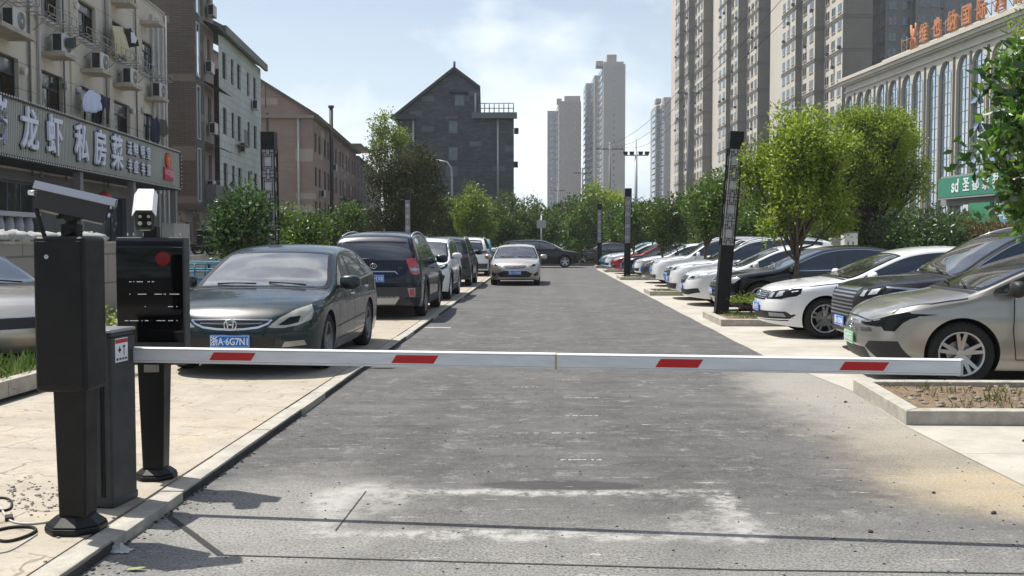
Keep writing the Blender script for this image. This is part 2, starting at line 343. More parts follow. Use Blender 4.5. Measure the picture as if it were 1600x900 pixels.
# ------------------------------------------------------------------ ground surfaces
def asphalt():
    s = NT('asphalt', 0.88)
    fine = s.noise(75, 5, 0.85); med = s.noise(16, 7, 0.8); big = s.noise(0.55, 6, 0.62)
    base = s.mix(s.rng(fine, 0.34, 0.66), (0.010, 0.010, 0.010), (0.125, 0.123, 0.121))
    base = s.mix(s.rng(med, 0.38, 0.66, 0, 0.55), base, (0.115, 0.113, 0.110))
    base = s.mix(s.rng(s.noise(5, 6, 0.75), 0.46, 0.62, 0, 0.55), base, (0.032, 0.032, 0.032))
    base = s.mix(s.rng(s.noise(1.3, 7, 0.78, vec=s.map((1, 1.6, 1))), 0.47, 0.62, 0, 0.4), base, (0.145, 0.142, 0.136))
    base = s.mix(s.rng(big, 0.42, 0.68, 0, 0.35), base, (0.135, 0.132, 0.127))
    base = s.mix(s.math('MULTIPLY', s.rng(s.noise(38, 4, 0.8), 0.58, 0.67), 0.6), base, (0.34, 0.335, 0.32))
    x, y, z = s.sep()[:3]
    wv = s.math('MULTIPLY', s.math('SUBTRACT', s.noise(1.7, 6, 0.7), 0.5), 1.1)
    w2 = s.math('MULTIPLY', s.math('SUBTRACT', s.noise(9, 5, 0.7), 0.5), 0.35)
    wob = s.math('ADD', wv, w2)
    def blob(cx, cy, rx, ry, soft=0.6):
        dx = s.math('DIVIDE', s.math('SUBTRACT', x, cx), rx); dy = s.math('DIVIDE', s.math('SUBTRACT', y, cy), ry)
        d = s.math('SQRT', s.math('ADD', s.math('MULTIPLY', dx, dx), s.math('MULTIPLY', dy, dy)))
        return s.rng(s.math('ADD', d, wob), 1.0-soft*0.5, 1.0+soft*0.5, 1.0, 0.0)
    speck = s.rng(s.noise(60, 4, 0.75), 0.36, 0.6)
    # cement dust drifting over the asphalt on the right
    c = s.mix(s.math('MULTIPLY', blob(3.25, 10.4, 1.05, 3.0, 0.8), s.math('ADD', 0.3, s.math('MULTIPLY', speck, 0.45))), base, (0.40, 0.38, 0.33))
    c = s.mix(s.math('MULTIPLY', blob(3.1, 7.4, 0.9, 1.5, 0.9), s.math('ADD', 0.2, s.math('MULTIPLY', speck, 0.45))), c, (0.36, 0.31, 0.23))
    c = s.mix(s.math('MULTIPLY', blob(3.15, 6.35, 0.95, 0.65, 0.9), s.math('ADD', 0.35, s.math('MULTIPLY', speck, 0.45))), c, (0.44, 0.36, 0.23))
    c = s.mix(s.math('MULTIPLY', blob(0.3, 4.3, 3.2, 1.3, 1.4), s.math('MULTIPLY', speck, 0.7)), c, (0.34, 0.335, 0.31))
    c = s.mix(s.math('MULTIPLY', blob(-1.5, 5.8, 0.7, 0.9, 1.0), s.math('ADD', 0.15, s.math('MULTIPLY', speck, 0.45))), c, (0.38, 0.37, 0.34))
    # rectangular trench patch: outline of dried cement slurry
    ax, ay, hx, hy = -0.05, 5.80, 1.12, 0.46
    ww = s.math('ADD', s.math('MULTIPLY', wob, 0.30), s.math('MULTIPLY', s.math('SUBTRACT', s.noise(22, 5, 0.8), 0.5), 0.16))
    qx = s.math('SUBTRACT', s.math('ABSOLUTE', s.math('SUBTRACT', x, ax)), hx); qy = s.math('SUBTRACT', s.math('ABSOLUTE', s.math('SUBTRACT', y, ay)), hy)
    sd = s.math('ABSOLUTE', s.math('ADD', s.math('MAXIMUM', qx, qy), ww))
    ring = s.rng(sd, 0.01, 0.13, 1.0, 0.0)
    ring = s.math('MULTIPLY', ring, s.rng(s.noise(6, 6, 0.8), 0.40, 0.58))
    c = s.mix(s.math('MULTIPLY', ring, 0.85), c, (0.42, 0.415, 0.39))
    c = s.mix(s.math('MULTIPLY', s.math('MULTIPLY', blob(-1.08, 6.05, 0.30, 0.42, 0.5), s.rng(s.noise(8, 6, 0.8), 0.38, 0.56)), 0.75), c, (0.40, 0.395, 0.37))
    c = s.mix(s.math('MULTIPLY', s.math('MULTIPLY', blob(0.95, 5.55, 0.26, 0.36, 0.5), s.rng(s.noise(8, 6, 0.8), 0.42, 0.58)), 0.6), c, (0.35, 0.345, 0.32))
    c = s.mix(s.math('MULTIPLY', s.rng(s.noise(3.2, 7, 0.8), 0.54, 0.66), s.math('MULTIPLY', speck, 0.65)), c, (0.33, 0.325, 0.31))
    for tx in (-0.95, 0.75):
        tk = s.rng(s.math('ABSOLUTE', s.math('SUBTRACT', s.math('ADD', x, s.math('MULTIPLY', wv, 0.15)), tx)), 0.05, 0.42, 0.35, 0.0); c = s.mix(s.math('MULTIPLY', tk, s.rng(s.noise(1.4, 4), 0.35, 0.6)), c, (0.045, 0.044, 0.043))
    # darker fresh tar strip
    c = s.mix(s.math('MULTIPLY', blob(0.14, 6.45, 0.50, 0.12, 0.25), 0.8), c, (0.035, 0.035, 0.035))
    # short scrape marks running across the lane
    sv = s.map((2.2, 26, 1)); sc = s.rng(s.noise(1.0, 3, 0.6, vec=sv), 0.635, 0.69)
    c = s.mix(s.math('MULTIPLY', sc, s.math('MULTIPLY', s.rng(s.noise(30, 3), 0.4, 0.6), 0.75)), c, (0.46, 0.45, 0.42))
    c = s.mix(s.rng(s.noise(1.1, 4, 0.6, vec=s.map((0.35, 3.0, 1))), 0.5, 0.75, 0, 0.25), c, (0.18, 0.175, 0.165))
    s.color(c)
    s.bump(s.math('ADD', fine, s.math('MULTIPLY', med, 0.6)), 0.9, 0.006)
    return s.m
ASPH = asphalt()
def stamped():
    s = NT('stamped_concrete', 0.85)
    v = s.map((1, 1, 1), rot=(0, 0, R(12)))
    wob = s.noise(3.0, 3, 0.5, out=1)
    vm = _n(s.t, 'ShaderNodeVectorMath', operation='MULTIPLY_ADD'); vm.inputs[1].default_value = (0.34, 0.34, 0); s.L(wob, vm.inputs[0]); s.L(v, vm.inputs[2])
    br = _n(s.t, 'ShaderNodeTexBrick'); br.inputs['Scale'].default_value = 1; br.inputs['Brick Width'].default_value = 0.62; br.inputs['Row Height'].default_value = 0.36
    br.inputs['Mortar Size'].default_value = 0.011; br.inputs['Mortar Smooth'].default_value = 0.5; br.offset = 0.37
    br.inputs['Color1'].default_value = (0, 0, 0, 1); br.inputs['Color2'].default_value = (0.35, 0.35, 0.35, 1); br.inputs['Mortar'].default_value = (1, 1, 1, 1)
    s.L(vm.outputs[0], br.inputs['Vector'])
    vis = s.rng(s.noise(1.9, 5, 0.7), 0.43, 0.56)
    line = s.math('MULTIPLY', br.outputs['Fac'], vis)
    base = s.mix(s.rng(s.noise(2.2, 6, 0.65), 0.3, 0.7), (0.30, 0.262, 0.21), (0.43, 0.395, 0.335))
    base = s.mix(s.rng(s.noise(0.8, 4), 0.45, 0.7, 0, 0.6), base, (0.52, 0.43, 0.29))
    base = s.mix(s.rng(s.noise(55, 4, 0.7), 0.3, 0.7, 0, 0.3), base, (0.28, 0.25, 0.2))
    base = s.mix(s.math('MULTIPLY', s.rng(s.noise(9, 7, 0.8), 0.53, 0.62), 0.75), base, (0.22, 0.195, 0.16))
    base = s.mix(s.rng(s.noise(30, 5, 0.85), 0.40, 0.60, 0, 0.65), base, (0.33, 0.285, 0.22))
    c = s.mix(s.math('MULTIPLY', line, 0.7), base, (0.15, 0.13, 0.105))
    s.color(c)
    h = s.math('SUBTRACT', s.math('MULTIPLY', s.noise(28, 5), 0.5), s.math('MULTIPLY', line, 0.8)); s.bump(h, 0.6, 0.012); return s.m
STAMP = stamped()
def slab(name, a, b, joint=2.5):
    s = NT(name, 0.88)
    base = s.mix(s.rng(s.noise(1.3, 6, 0.65), 0.3, 0.7), a, b)
    base = s.mix(s.rng(s.noise(80, 3, 0.7), 0.3, 0.7, 0, 0.3), base, tuple(k*0.6 for k in a))
    base = s.mix(s.math('MULTIPLY', s.rng(s.noise(0.5, 6, 0.7), 0.52, 0.7), 0.5), base, tuple(k*0.55 for k in a))
    x, y, z = s.sep()[:3]
    f = s.math('ABSOLUTE', s.math('SUBTRACT', s.math('FRACT', s.math('DIVIDE', y, joint)), 0.5))
    ln = s.rng(f, 0.495, 0.499)
    c = s.mix(s.math('MULTIPLY', ln, 0.6), base, (0.12, 0.11, 0.1)); s.color(c); s.bump(s.noise(60, 4), 0.4, 0.006); return s.m
BAY = slab('bay_concrete', (0.35, 0.33, 0.285), (0.48, 0.455, 0.395))
PLAZA = slab('plaza_paving', (0.27, 0.25, 0.22), (0.36, 0.335, 0.29))
EARTH = mat('far_ground', (0.085, 0.08, 0.07), 1.0, var=0.3, vscale=0.2)
KERB = mat('kerb_stone', (0.38, 0.36, 0.31), 0.9, var=0.3, vscale=7, bump=0.4, bscale=50)
KERBD = mat('kerb_face', (0.15, 0.14, 0.125), 0.95, var=0.4, vscale=9, bump=0.5, bscale=40)

g = MB(); g.quad((-900, -60, -0.012), (900, -60, -0.012), (900, 1500, -0.012), (-900, 1500, -0.012)); struct(g, 'ground', EARTH)
g = MB(); g.quad((-2.15, -6, 0), (3.6, -6, 0), (3.6, 66, 0), (-2.15, 66, 0)); g.quad((3.6, 58.5, 0), (40, 58.5, 0), (40, 64.5, 0), (3.6, 64.5, 0))
g.quad((-40, 58.5, 0), (-2.15, 58.5, 0), (-2.15, 64.5, 0), (-40, 64.5, 0)); struct(g, 'road', ASPH)
# right parking bays: pale concrete, its ragged edge along the lane
pts = [(3.06, -6), (3.05, 6.5), (3.04, 8.65), (3.2, 10.6), (2.99, 13.9)] + [(2.98+0.012*math.sin(i*2.1), 14+i*1.0) for i in range(1, 45)]
g = MB(); 
for a, b in zip(pts, pts[1:]): g.quad((a[0], a[1], 0.004), (24, a[1], 0.004), (24, b[1], 0.004), (b[0], b[1], 0.004))
struct(g, 'parking_bays', BAY)
g = MB(); g.box(-4.95, -2.31, -6, 58, -0.02, PZ); struct(g, 'pavement', STAMP)
g = MB(); g.box(-60, -4.95, -6, 58, -0.02, PZ-0.01); struct(g, 'plaza', PLAZA)
# kerb stones along the pavement: one metre pieces with open joints
g = MB(); y = -3.0; i = 0
while y < 58:
    dx = 0.006*math.sin(i*1.7)
    g.box(-2.29+dx, -2.15+dx, y+0.006, y+0.994, -0.02, PZ+0.003+0.002*math.sin(i*2.9), 0); y += 1.0; i += 1
g.box(-2.31, -2.165, -3, 58, -0.02, PZ-0.01, 1)
o = struct(g, 'kerb', [KERB, KERBD], bevel=0.006)
g = MB(); g.box(-2.1515, -2.146, -3, 58, -0.02, PZ-0.010); struct(g, 'kerb_face', mat('tarred_kerb_face', (0.045, 0.043, 0.04), 0.95, var=0.5, vscale=12))
# induction loop slots cut into the lane
g = MB()
def strip(mb, pts, w, z, m=0):
    for a, b in zip(pts, pts[1:]):
        d = Vector((b[0]-a[0], b[1]-a[1])).normalized(); n = Vector((-d.y, d.x))*w/2
        mb.quad((a[0]+n.x, a[1]+n.y, z), (a[0]-n.x, a[1]-n.y, z), (b[0]-n.x, b[1]-n.y, z), (b[0]+n.x, b[1]+n.y, z), m)
strip(g, [G(262, 806), G(345, 868)], 0.035, 0.004); strip(g, [G(345, 868), G(700, 878), G(1150, 891), G(1600, 897), G(1900, 900)], 0.012, 0.004)
strip(g, [G(572, 768), G(524, 830)], 0.006, 0.004)
struct(g, 'loop_slot', mat('bitumen_seal', (0.012, 0.012, 0.013), 0.7))
# painted bay ticks at the left kerb
g = MB(); a = G(668, 512); g.box(a[0]-0.05, a[0]+0.42, a[1]-0.06, a[1]+0.06, 0.0, 0.005); struct(g, 'bay_marking', mat('worn_white_marking', (0.5, 0.48, 0.44), 0.9, var=0.4, vscale=20))
# tree islands of the right-hand car park
def island(y0, y1, x0, x1=18, h=0.13, skew=0.0, label=''):
    r = thing('tree_island', label, 'planter', (x0, y0, 0), group='kerbed tree islands of the car park')
    t = 0.15
    k = MB()
    k.prism([(x0, y0), (x0+skew, y1), (x0+skew+t, y1-t), (x0+t, y0+t)], 0, h)
    n = int((x1-x0)/1.0)
    for i in range(n):
        a = x0+(x1-x0)*i/n+0.004; b = x0+(x1-x0)*(i+1)/n-0.004
        k.prism([(a if i else x0+0.002, y0+0.001), (b, y0+0.001), (b, y0+t), (a if i else x0+t, y0+t)], 0, h-0.002)
        k.prism([(a if i else x0+skew+t, y1-t), (b, y1-t), (b, y1), (a if i else x0+skew, y1)], 0, h-0.002)
    k.build('kerb', KERB, r, rel=(x0, y0, 0), bevel=0.008)
    sbm = MB(); nx = 60; ny = 14; rr = random.Random(int(y0*10))
    X0 = x0+t*0.8; vs = []; fs = []
    for j in range(ny+1):
        for i in range(nx+1):
            f = j/ny; vs.append((X0+skew*f+(x1-X0)*(i/nx), y0+t*0.8+(y1-y0-1.6*t)*f, h-0.05+rr.uniform(-0.015, 0.03)))
    for j in range(ny):
        for i in range(nx): q = j*(nx+1)+i; fs.append((q, q+1, q+nx+2, q+nx+1))
    sbm.add(vs, fs, 0, True); sbm.build('soil', SOIL, r, rel=(x0, y0, 0))
    return r
island(8.65, 10.6, 3.06, skew=0.14, label='bare earth planter with pale kerb beside the silver car, nearest to the barrier')
island(18.7, 20.9, 3.25, label='kerbed planter carrying the nearest leaning lattice lamp, beyond the white saloon')
island(29.2, 31.0, 3.05, label='kerbed planter in front of the small dark tree, third island from the barrier')
island(40.9, 43.2, 3.1, label='kerbed planter at the foot of the second lattice lamp on the right')
island(51.2, 53.0, 3.1, label='thin kerbed planter beyond the red car, second from the far end')
island(60.0, 61.5, 3.1, 9, label='farthest kerbed planter at the end of the lane with a lattice lamp')
# planter at the left edge with grass
r = thing('grass_planter', 'low kerbed strip of grass behind the camera pillars at the left edge', 'planter', (-5.0, 7.5, 0.09))
g = MB(); 
for k in range(7): g.box(-5.14, -5.0, 7.5+k*0.95+0.004, 7.5+(k+1)*0.95-0.004, 0.09, 0.25)
g.box(-5.14, -9.5, 14.15, 14.3, 0.09, 0.25); g.box(-5.14, -9.5, 7.5, 7.36, 0.09, 0.25); g.build('kerb', KERB, r, rel=(-5.0, 7.5, 0.09), bevel=0.01)
g = MB(); g.box(-9.5, -5.13, 7.5, 14.15, 0.08, 0.2); g.build('soil', SOIL, r, rel=(-5.0, 7.5, 0.09))
# ------------------------------------------------------------------ cars
def pchip(pts):
    pts = sorted(pts); X = [p[0] for p in pts]; Y = [p[1] for p in pts]; n = len(X)
    h = [X[i+1]-X[i] for i in range(n-1)]; d = [(Y[i+1]-Y[i])/h[i] for i in range(n-1)]; m = [0]*n
    m[0] = d[0]; m[-1] = d[-1]
    for i in range(1, n-1):
        if d[i-1]*d[i] > 0:
            w1 = 2*h[i]+h[i-1]; w2 = h[i]+2*h[i-1]; m[i] = (w1+w2)/(w1/d[i-1]+w2/d[i])
    def f(x):
        if x <= X[0]: return Y[0]
        if x >= X[-1]: return Y[-1]
        i = 0
        while x > X[i+1]: i += 1
        t = (x-X[i])/h[i]
        return ((1+2*t)*(1-t)**2*Y[i]+t*(1-t)**2*h[i]*m[i]+t*t*(3-2*t)*Y[i+1]+t*t*(t-1)*h[i]*m[i+1])
    return f
def paint(name, col, rough=0.3, metal=0.0, coat=1.0, dust=0.12, dcol=(0.35, 0.33, 0.30), spec=0.5):
    s = NT(name, rough); s.b.inputs['Coat Weight'].default_value = coat; s.b.inputs['Coat Roughness'].default_value = 0.05
    s.b.inputs['Metallic'].default_value = metal; s.b.inputs['Specular IOR Level'].default_value = spec
    dz = s.rng(s.noise(2.2, 6, 0.65), 0.35, 0.75)
    dz = s.math('MULTIPLY', dz, s.math('ADD', 0.4, s.math('MULTIPLY', s.noise(60, 3, 0.7), 0.9)))
    d = s.math('MULTIPLY', dz, dust, clamp=True)
    s.color(s.mix(d, col, dcol)); s.L(s.math('ADD', rough, s.math('MULTIPLY', d, 1.2)), s.b.inputs['Roughness'])
    s.L(s.math('ADD', 0.04, s.math('MULTIPLY', d, 1.0)), s.b.inputs['Coat Roughness'])
    # the inside of the shell is lined with dark trim
    ge = _n(s.t, 'ShaderNodeNewGeometry'); df = _n(s.t, 'ShaderNodeBsdfDiffuse'); df.inputs[0].default_value = (0.05, 0.05, 0.05, 1); mx = _n(s.t, 'ShaderNodeMixShader')
    s.L(ge.outputs['Backfacing'], mx.inputs[0]); s.L(s.b.outputs[0], mx.inputs[1]); s.L(df.outputs[0], mx.inputs[2]); s.L(mx.outputs[0], s.t.nodes['Material Output'].inputs[0])
    return s.m
DARKIN = mat('wheel_well', (0.008, 0.008, 0.008), 0.95)
SEAM = mat('panel_gap', (0.006, 0.006, 0.006), 0.8)
PLBLUE = mat('plate_blue', (0.006, 0.17, 0.62), 0.4, spec=0.2)
PLGREEN = mat('plate_green', (0.16, 0.50, 0.24), 0.35)
PLWHITE = mat('plate_white', (0.75, 0.76, 0.78), 0.4)
PLBLACK = mat('plate_black', (0.02, 0.02, 0.02), 0.4)
SILL = mat('grey_cladding', (0.045, 0.046, 0.048), 0.7)
SILVERTRIM = mat('silver_trim', (0.42, 0.43, 0.44), 0.35, 0.5)

def wheel_meshes(Rr, tw, rim_r, spokes, rimmat, style=0):
    """wheel lies in the x=0 plane, outside face toward +x"""
    t = MB(); prof = [(-tw/2, rim_r), (-tw/2*0.98, Rr*0.90), (-tw*0.40, Rr*0.985), (-tw*0.2, Rr), (tw*0.2, Rr), (tw*0.40, Rr*0.985), (tw/2*0.98, Rr*0.90), (tw/2*0.9, rim_r*1.02), (tw/2*0.5, rim_r*0.97)]
    n = 40; vs = []; fs = []
    for j in range(n):
        a = 2*PI*j/n
        for x, r in prof: vs.append((x, r*math.cos(a), r*math.sin(a)))
    k = len(prof)
    for j in range(n):
        for i in range(k-1): fs.append((j*k+i, ((j+1) % n)*k+i, ((j+1) % n)*k+i+1, j*k+i+1))
    t.add(vs, fs, 0, True)
    r = MB()
    # barrel + dark back
    prof = [(tw*0.44, rim_r*1.0), (tw*0.47, rim_r*0.97), (tw*0.40, rim_r*0.91), (-tw*0.1, rim_r*0.86)]
    vs = []; fs = []
    for j in range(n):
        a = 2*PI*j/n
        for x, q in prof: vs.append((x, q*math.cos(a), q*math.sin(a)))
    k = len(prof)
    for j in range(n):
        for i in range(k-1): fs.append((j*k+i, ((j+1) % n)*k+i, ((j+1) % n)*k+i+1, j*k+i+1))
    r.add(vs, fs, 0, True)
    r.cyl((-tw*0.1, 0, 0), (-tw*0.08, 0, 0), rim_r*0.87, n=28, m=1)
    r.cyl((-tw*0.05, 0, 0), (tw*0.0, 0, 0), rim_r*0.55, n=24, m=2)     # brake disc
    r.cyl((tw*0.1, 0, 0), (tw*0.36, 0, 0), rim_r*0.22, rim_r*0.17, n=16, m=0)
    for q in range(spokes):
        subs = [(-0.19, 0.04), (0.19, -0.04)] if style == 1 else [(0, 0)]
        for da, db in subs:
            a0 = 2*PI*q/spokes + 0.3; w0 = rim_r*(0.10 if style == 1 else 0.15); w1 = rim_r*(0.075 if style == 1 else 0.12)
            if style == 2: w0 *= 0.7; w1 *= 1.9
            A = a0+db*0; B = a0+da
            def P(rad, ang, off, x): 
                return (x, rad*math.cos(ang)-off*math.sin(ang), rad*math.sin(ang)+off*math.cos(ang))
            ra, rb = rim_r*0.14, rim_r*0.95
            p = [P(ra, A, -w0, tw*0.30), P(ra, A, w0, tw*0.30), P(rb, B, w1, tw*0.40), P(rb, B, -w1, tw*0.40),
                 P(ra, A, -w0, tw*0.16), P(ra, A, w0, tw*0.16), P(rb, B, w1, tw*0.22), P(rb, B, -w1, tw*0.22)]
            r.add(p, [(0, 1, 2, 3), (7, 6, 5, 4), (0, 4, 5, 1), (1, 5, 6, 2), (2, 6, 7, 3), (3, 7, 4, 0)], 0)
    return t, r

TRIM = mat('cabin_trim', (0.035, 0.036, 0.038), 0.8); SEATC = mat('seat_cloth', (0.07, 0.066, 0.06), 0.9, var=0.2, vscale=20); FRIT = mat('glass_frit', (0.006, 0.006, 0.006), 0.25)
def clear_glass(name, tint, fac, rough=0.02, dust=0.0):
    m = bpy.data.materials.new(name); m.use_nodes = True; t = m.node_tree; t.nodes.clear(); o = t.nodes.new('ShaderNodeOutputMaterial')
    tr = t.nodes.new('ShaderNodeBsdfTransparent'); tr.inputs[0].default_value = (*tint, 1); gl = t.nodes.new('ShaderNodeBsdfGlossy'); gl.inputs['Roughness'].default_value = rough
    fr = t.nodes.new('ShaderNodeFresnel'); fr.inputs['IOR'].default_value = 1.5; ad = t.nodes.new('ShaderNodeMath'); ad.inputs[1].default_value = fac; ad.use_clamp = True
    df = t.nodes.new('ShaderNodeBsdfDiffuse'); df.inputs[0].default_value = (0.5, 0.52, 0.5, 1); m0 = t.nodes.new('ShaderNodeMixShader'); m1 = t.nodes.new('ShaderNodeMixShader')
    nz = t.nodes.new('ShaderNodeTexNoise'); nz.inputs['Scale'].default_value = 3.0; nz.inputs['Detail'].default_value = 6; mr = t.nodes.new('ShaderNodeMapRange'); mr.inputs[1].default_value = 0.3; mr.inputs[2].default_value = 0.7; mr.inputs[3].default_value = dust*0.4; mr.inputs[4].default_value = dust*1.4
    tc = t.nodes.new('ShaderNodeTexCoord'); t.links.new(tc.outputs['Object'], nz.inputs['Vector']); t.links.new(nz.outputs[0], mr.inputs[0]); t.links.new(mr.outputs[0], m0.inputs[0])
    t.links.new(tr.outputs[0], m0.inputs[1]); t.links.new(df.outputs[0], m0.inputs[2]); t.links.new(fr.outputs[0], ad.inputs[0]); t.links.new(ad.outputs[0], m1.inputs[0])
    t.links.new(m0.outputs[0], m1.inputs[1]); t.links.new(gl.outputs[0], m1.inputs[2]); t.links.new(m1.outputs[0], o.inputs[0]); MATS[name] = m; return m
WSTR = clear_glass('windscreen_glass', (0.62, 0.72, 0.70), 0.18, 0.02, 0.12)
WSTRA = clear_glass('dusty_windscreen_glass', (0.5, 0.62, 0.62), 0.30, 0.03, 0.20)
def PIP(pl, x, y):
    r = False; k = len(pl)
    for i in range(k):
        a, b = pl[i], pl[(i+1) % k]
        if (a[1] > y) != (b[1] > y) and x < (b[0]-a[0])*(y-a[1])/(b[1]-a[1])+a[0]: r = not r
    return r
class Car:
    def __init__(c, name, label, cat, x, y, z, heading, P, group=None):
        c.P = P; c.L, c.W = P['L'], P['W']; c.root = thing(name, label, cat, (x, y, z), heading-PI/2, group)
        L = c.L; c.top = pchip(P['top']); c.belt = pchip(P['belt']); c.crown = P.get('crown', 0.075)
        c.nf = pchip(P.get('nosef', [(0.15, -0.12), (0.3, -0.03), (0.45, 0), (0.6, -0.02), (0.75, -0.09), (1.1, -0.16)]))
        c.nr = pchip(P.get('noser', [(0.15, -0.10), (0.3, -0.02), (0.5, 0), (0.7, -0.03), (0.95, -0.06), (1.2, -0.08)]))
        c.gc = P.get('gc', 0.18); c.tumble = P.get('tumble', 0.42); c.af = P.get('af', 0.8); c.ar = P.get('ar', 0.6); c.nx = P.get('nx', 2.9)
        c.yf = L/2-P['fo']; c.yr = c.yf-P['wb']; c.R = P['R']
        c.body()
    def hw(c, y):
        L = c.L; a = c.af if y > 0 else c.ar; t = (abs(y)-(L/2-a))/a
        t = max(0.0, min(1.0, t)); return c.W/2*(1-t**c.nx)**(1/c.nx)
    def sect(c, y):
        w = c.hw(y); k = w/(c.W/2); zT = c.top(y); zb = c.gc+0.05*max(0, (abs(y)-c.L/2+0.5)/0.5)
        zE = zT-c.crown*min(1, 0.35+k*0.65); zS = min(c.belt(y), zE-0.035)
        pr = lambda z: PRB(z)*k
        xS = pr(zS)*c.W/2; xE = max(0.0, xS-max(c.tumble*(zE-zS), 0.03)*k)
        return w, k, zb, zS, zE, zT, xS, xE, pr
    def surf(c, y):
        w, k, zb, zS, zE, zT, xS, xE, pr = c.sect(y); rows = []
        for i in range(12):
            z = zb+(zS-zb)*i/12; rows.append((pr(z)*c.W/2, z))
        for i in range(9):
            f = i/9; z = zS+(zE-zS)*f; rows.append((xS+(xE-xS)*(f*0.9+f*f*0.1), z))
        for i in range(13):
            u = math.cos(PI/2*i/12); rows.append((xE*u, zE+(zT-zE)*(1-u**2.2)**(1/1.75)))
        return rows
    def stations(c):
        L = c.L; st = []
        for a, sg in ((c.af, 1), (c.ar, -1)):
            n = 15
            for i in range(1, n+1):
                th = PI/2*i/n; st.append(sg*(L/2-a+a*math.sin(th)**(2/c.nx)))
        y0, y1 = -(L/2-c.ar), L/2-c.af; n = int((y1-y0)/0.055)
        st += [y0+(y1-y0)*i/n for i in range(n+1)]
        return sorted(set(round(v, 5) for v in st))
    def shear(c, y, z):
        L = c.L; t = max(0, (y-(L/2-c.af))/c.af) if y > 0 else 0; r = max(0, (-y-(L/2-c.ar))/c.ar) if y < 0 else 0
        return y+c.nf(z)*t*t-c.nr(z)*r*r
    def body(c):
        st = c.stations(); vs = []; N = None; fs = []
        for y in st:
            rows = c.surf(y); N = len(rows)
            full = [(x, z) for x, z in rows]+[(-x, z) for x, z in rows[-2::-1]]
            vs += [(x, c.shear(y, z), z) for x, z in full]
        M = 2*N-1
        for i in range(len(st)-1):
            for j in range(M): 
                j2 = (j+1) % M; fs.append((i*M+j, (i+1)*M+j, (i+1)*M+j2, i*M+j2))
        me = bpy.data.meshes.new('body'); me.from_pydata(vs, [], fs)
        bm = bmesh.new(); bm.from_mesh(me)
        bmesh.ops.remove_doubles(bm, verts=bm.verts, dist=0.0008)
        bmesh.ops.dissolve_degenerate(bm, edges=bm.edges, dist=1e-5)
        bmesh.ops.holes_fill(bm, edges=bm.edges)
        bmesh.ops.recalc_face_normals(bm, faces=bm.faces)
        bm.to_mesh(me)
        bm.faces.ensure_lookup_table(); bmesh.ops.triangulate(bm, faces=bm.faces); bm.normal_update()
        c.bvh = BVHTree.FromBMesh(bm); bm.faces.ensure_lookup_table()
        c.tri = [([v.co.copy() for v in f.verts], [v.normal.copy() for v in f.verts]) for f in bm.faces]; bm.free()
        me.polygons.foreach_set('use_smooth', [True]*len(me.polygons))
        me.materials.append(c.P['paint'])
        o = bpy.data.objects.new('body', me); COL.objects.link(o)
        # wheel arches
        k = MB()
        for ys in (c.yf, c.yr):
            for sx in (1, -1): k.cyl((sx*(c.W/2-0.27), ys, c.R), (sx*(c.W/2+0.2), ys, c.R), c.R+c.P.get('archgap', 0.045), n=40)
        ko = k.build('cut', DARKIN); 
        md = o.modifiers.new('b', 'BOOLEAN'); md.operation = 'DIFFERENCE'; md.object = ko; md.solver = 'EXACT'; md.material_mode = 'TRANSFER'
        dg = bpy.context.evaluated_depsgraph_get(); dg.update()
        m2 = bpy.data.meshes.new_from_object(o.evaluated_get(dg))
        for q in (o, ko): 
            COL.objects.unlink(q); bpy.data.objects.remove(q)
        m2.set_sharp_from_angle(angle=R(38)); m2.name = 'body'
        c.bodyo = link('body', m2, c.root)
    def hit(c, axis, a, b, sx=1):
        L, W = c.L, c.W
        if axis == 'front': o, d = Vector((a, L, b)), Vector((0, -1, 0))
        elif axis == 'rear': o, d = Vector((a, -L, b)), Vector((0, 1, 0))
        elif axis == 'side': o, d = Vector((sx*W, a, b)), Vector((-sx, 0, 0))
        else: o, d = Vector((a, b, 3)), Vector((0, 0, -1))
        p, n, i, dist = c.bvh.ray_cast(o, d)
        if p is None or dist > 2*L: return None
        (A, B, C2), (na, nb, nc) = c.tri[i]
        try:
            v0 = B-A; v1 = C2-A; v2 = p-A; d00 = v0.dot(v0); d01 = v0.dot(v1); d11 = v1.dot(v1); d20 = v2.dot(v0); d21 = v2.dot(v1)
            den = d00*d11-d01*d01; v = (d11*d20-d01*d21)/den; w = (d00*d21-d01*d20)/den
            n = (na*(1-v-w)+nb*v+nc*w).normalized()
        except ZeroDivisionError: pass
        return p, n
    def patch(c, name, poly, axis, m, off=0.004, g=0.05, sx=1, parent=None, th=0.0):
        """a shape outlined in one view, laid on the body surface"""
        poly = [Vector(p) for p in poly]; out = []
        for a, b in zip(poly, poly[1:]+poly[:1]):
            n = max(1, int((b-a).length/g)); out += [a+(b-a)*(i/n) for i in range(n)]
        x0 = min(p.x for p in out); x1 = max(p.x for p in out); y0 = min(p.y for p in out); y1 = max(p.y for p in out)
        def inside(q):
            r = False; k = len(out)
            for i in range(k):
                a, b = out[i], out[(i+1) % k]
                if (a.y > q[1]) != (b.y > q[1]) and q[0] < (b.x-a.x)*(q[1]-a.y)/(b.y-a.y)+a.x: r = not r
            return r
        pts = list(out); ix = int((x1-x0)/g); iy = int((y1-y0)/g)
        for i in range(1, ix+1):
            for j in range(1, iy+1):
                q = (x0+(x1-x0)*(i-0.5+0.5*(j % 2))/(ix+0.5), y0+(y1-y0)*(j-0.25)/(iy+0.5))
                if inside(q) and min((Vector(q)-o2).length_squared for o2 in out) > (g*0.4)**2: pts.append(Vector(q))
        k = len(out)
        V2, E2, F2, _, _, _ = geometry.delaunay_2d_cdt(pts, [(i, (i+1) % k) for i in range(k)], [], 1, 1e-6)
        vs = []; ns = []; ok = []
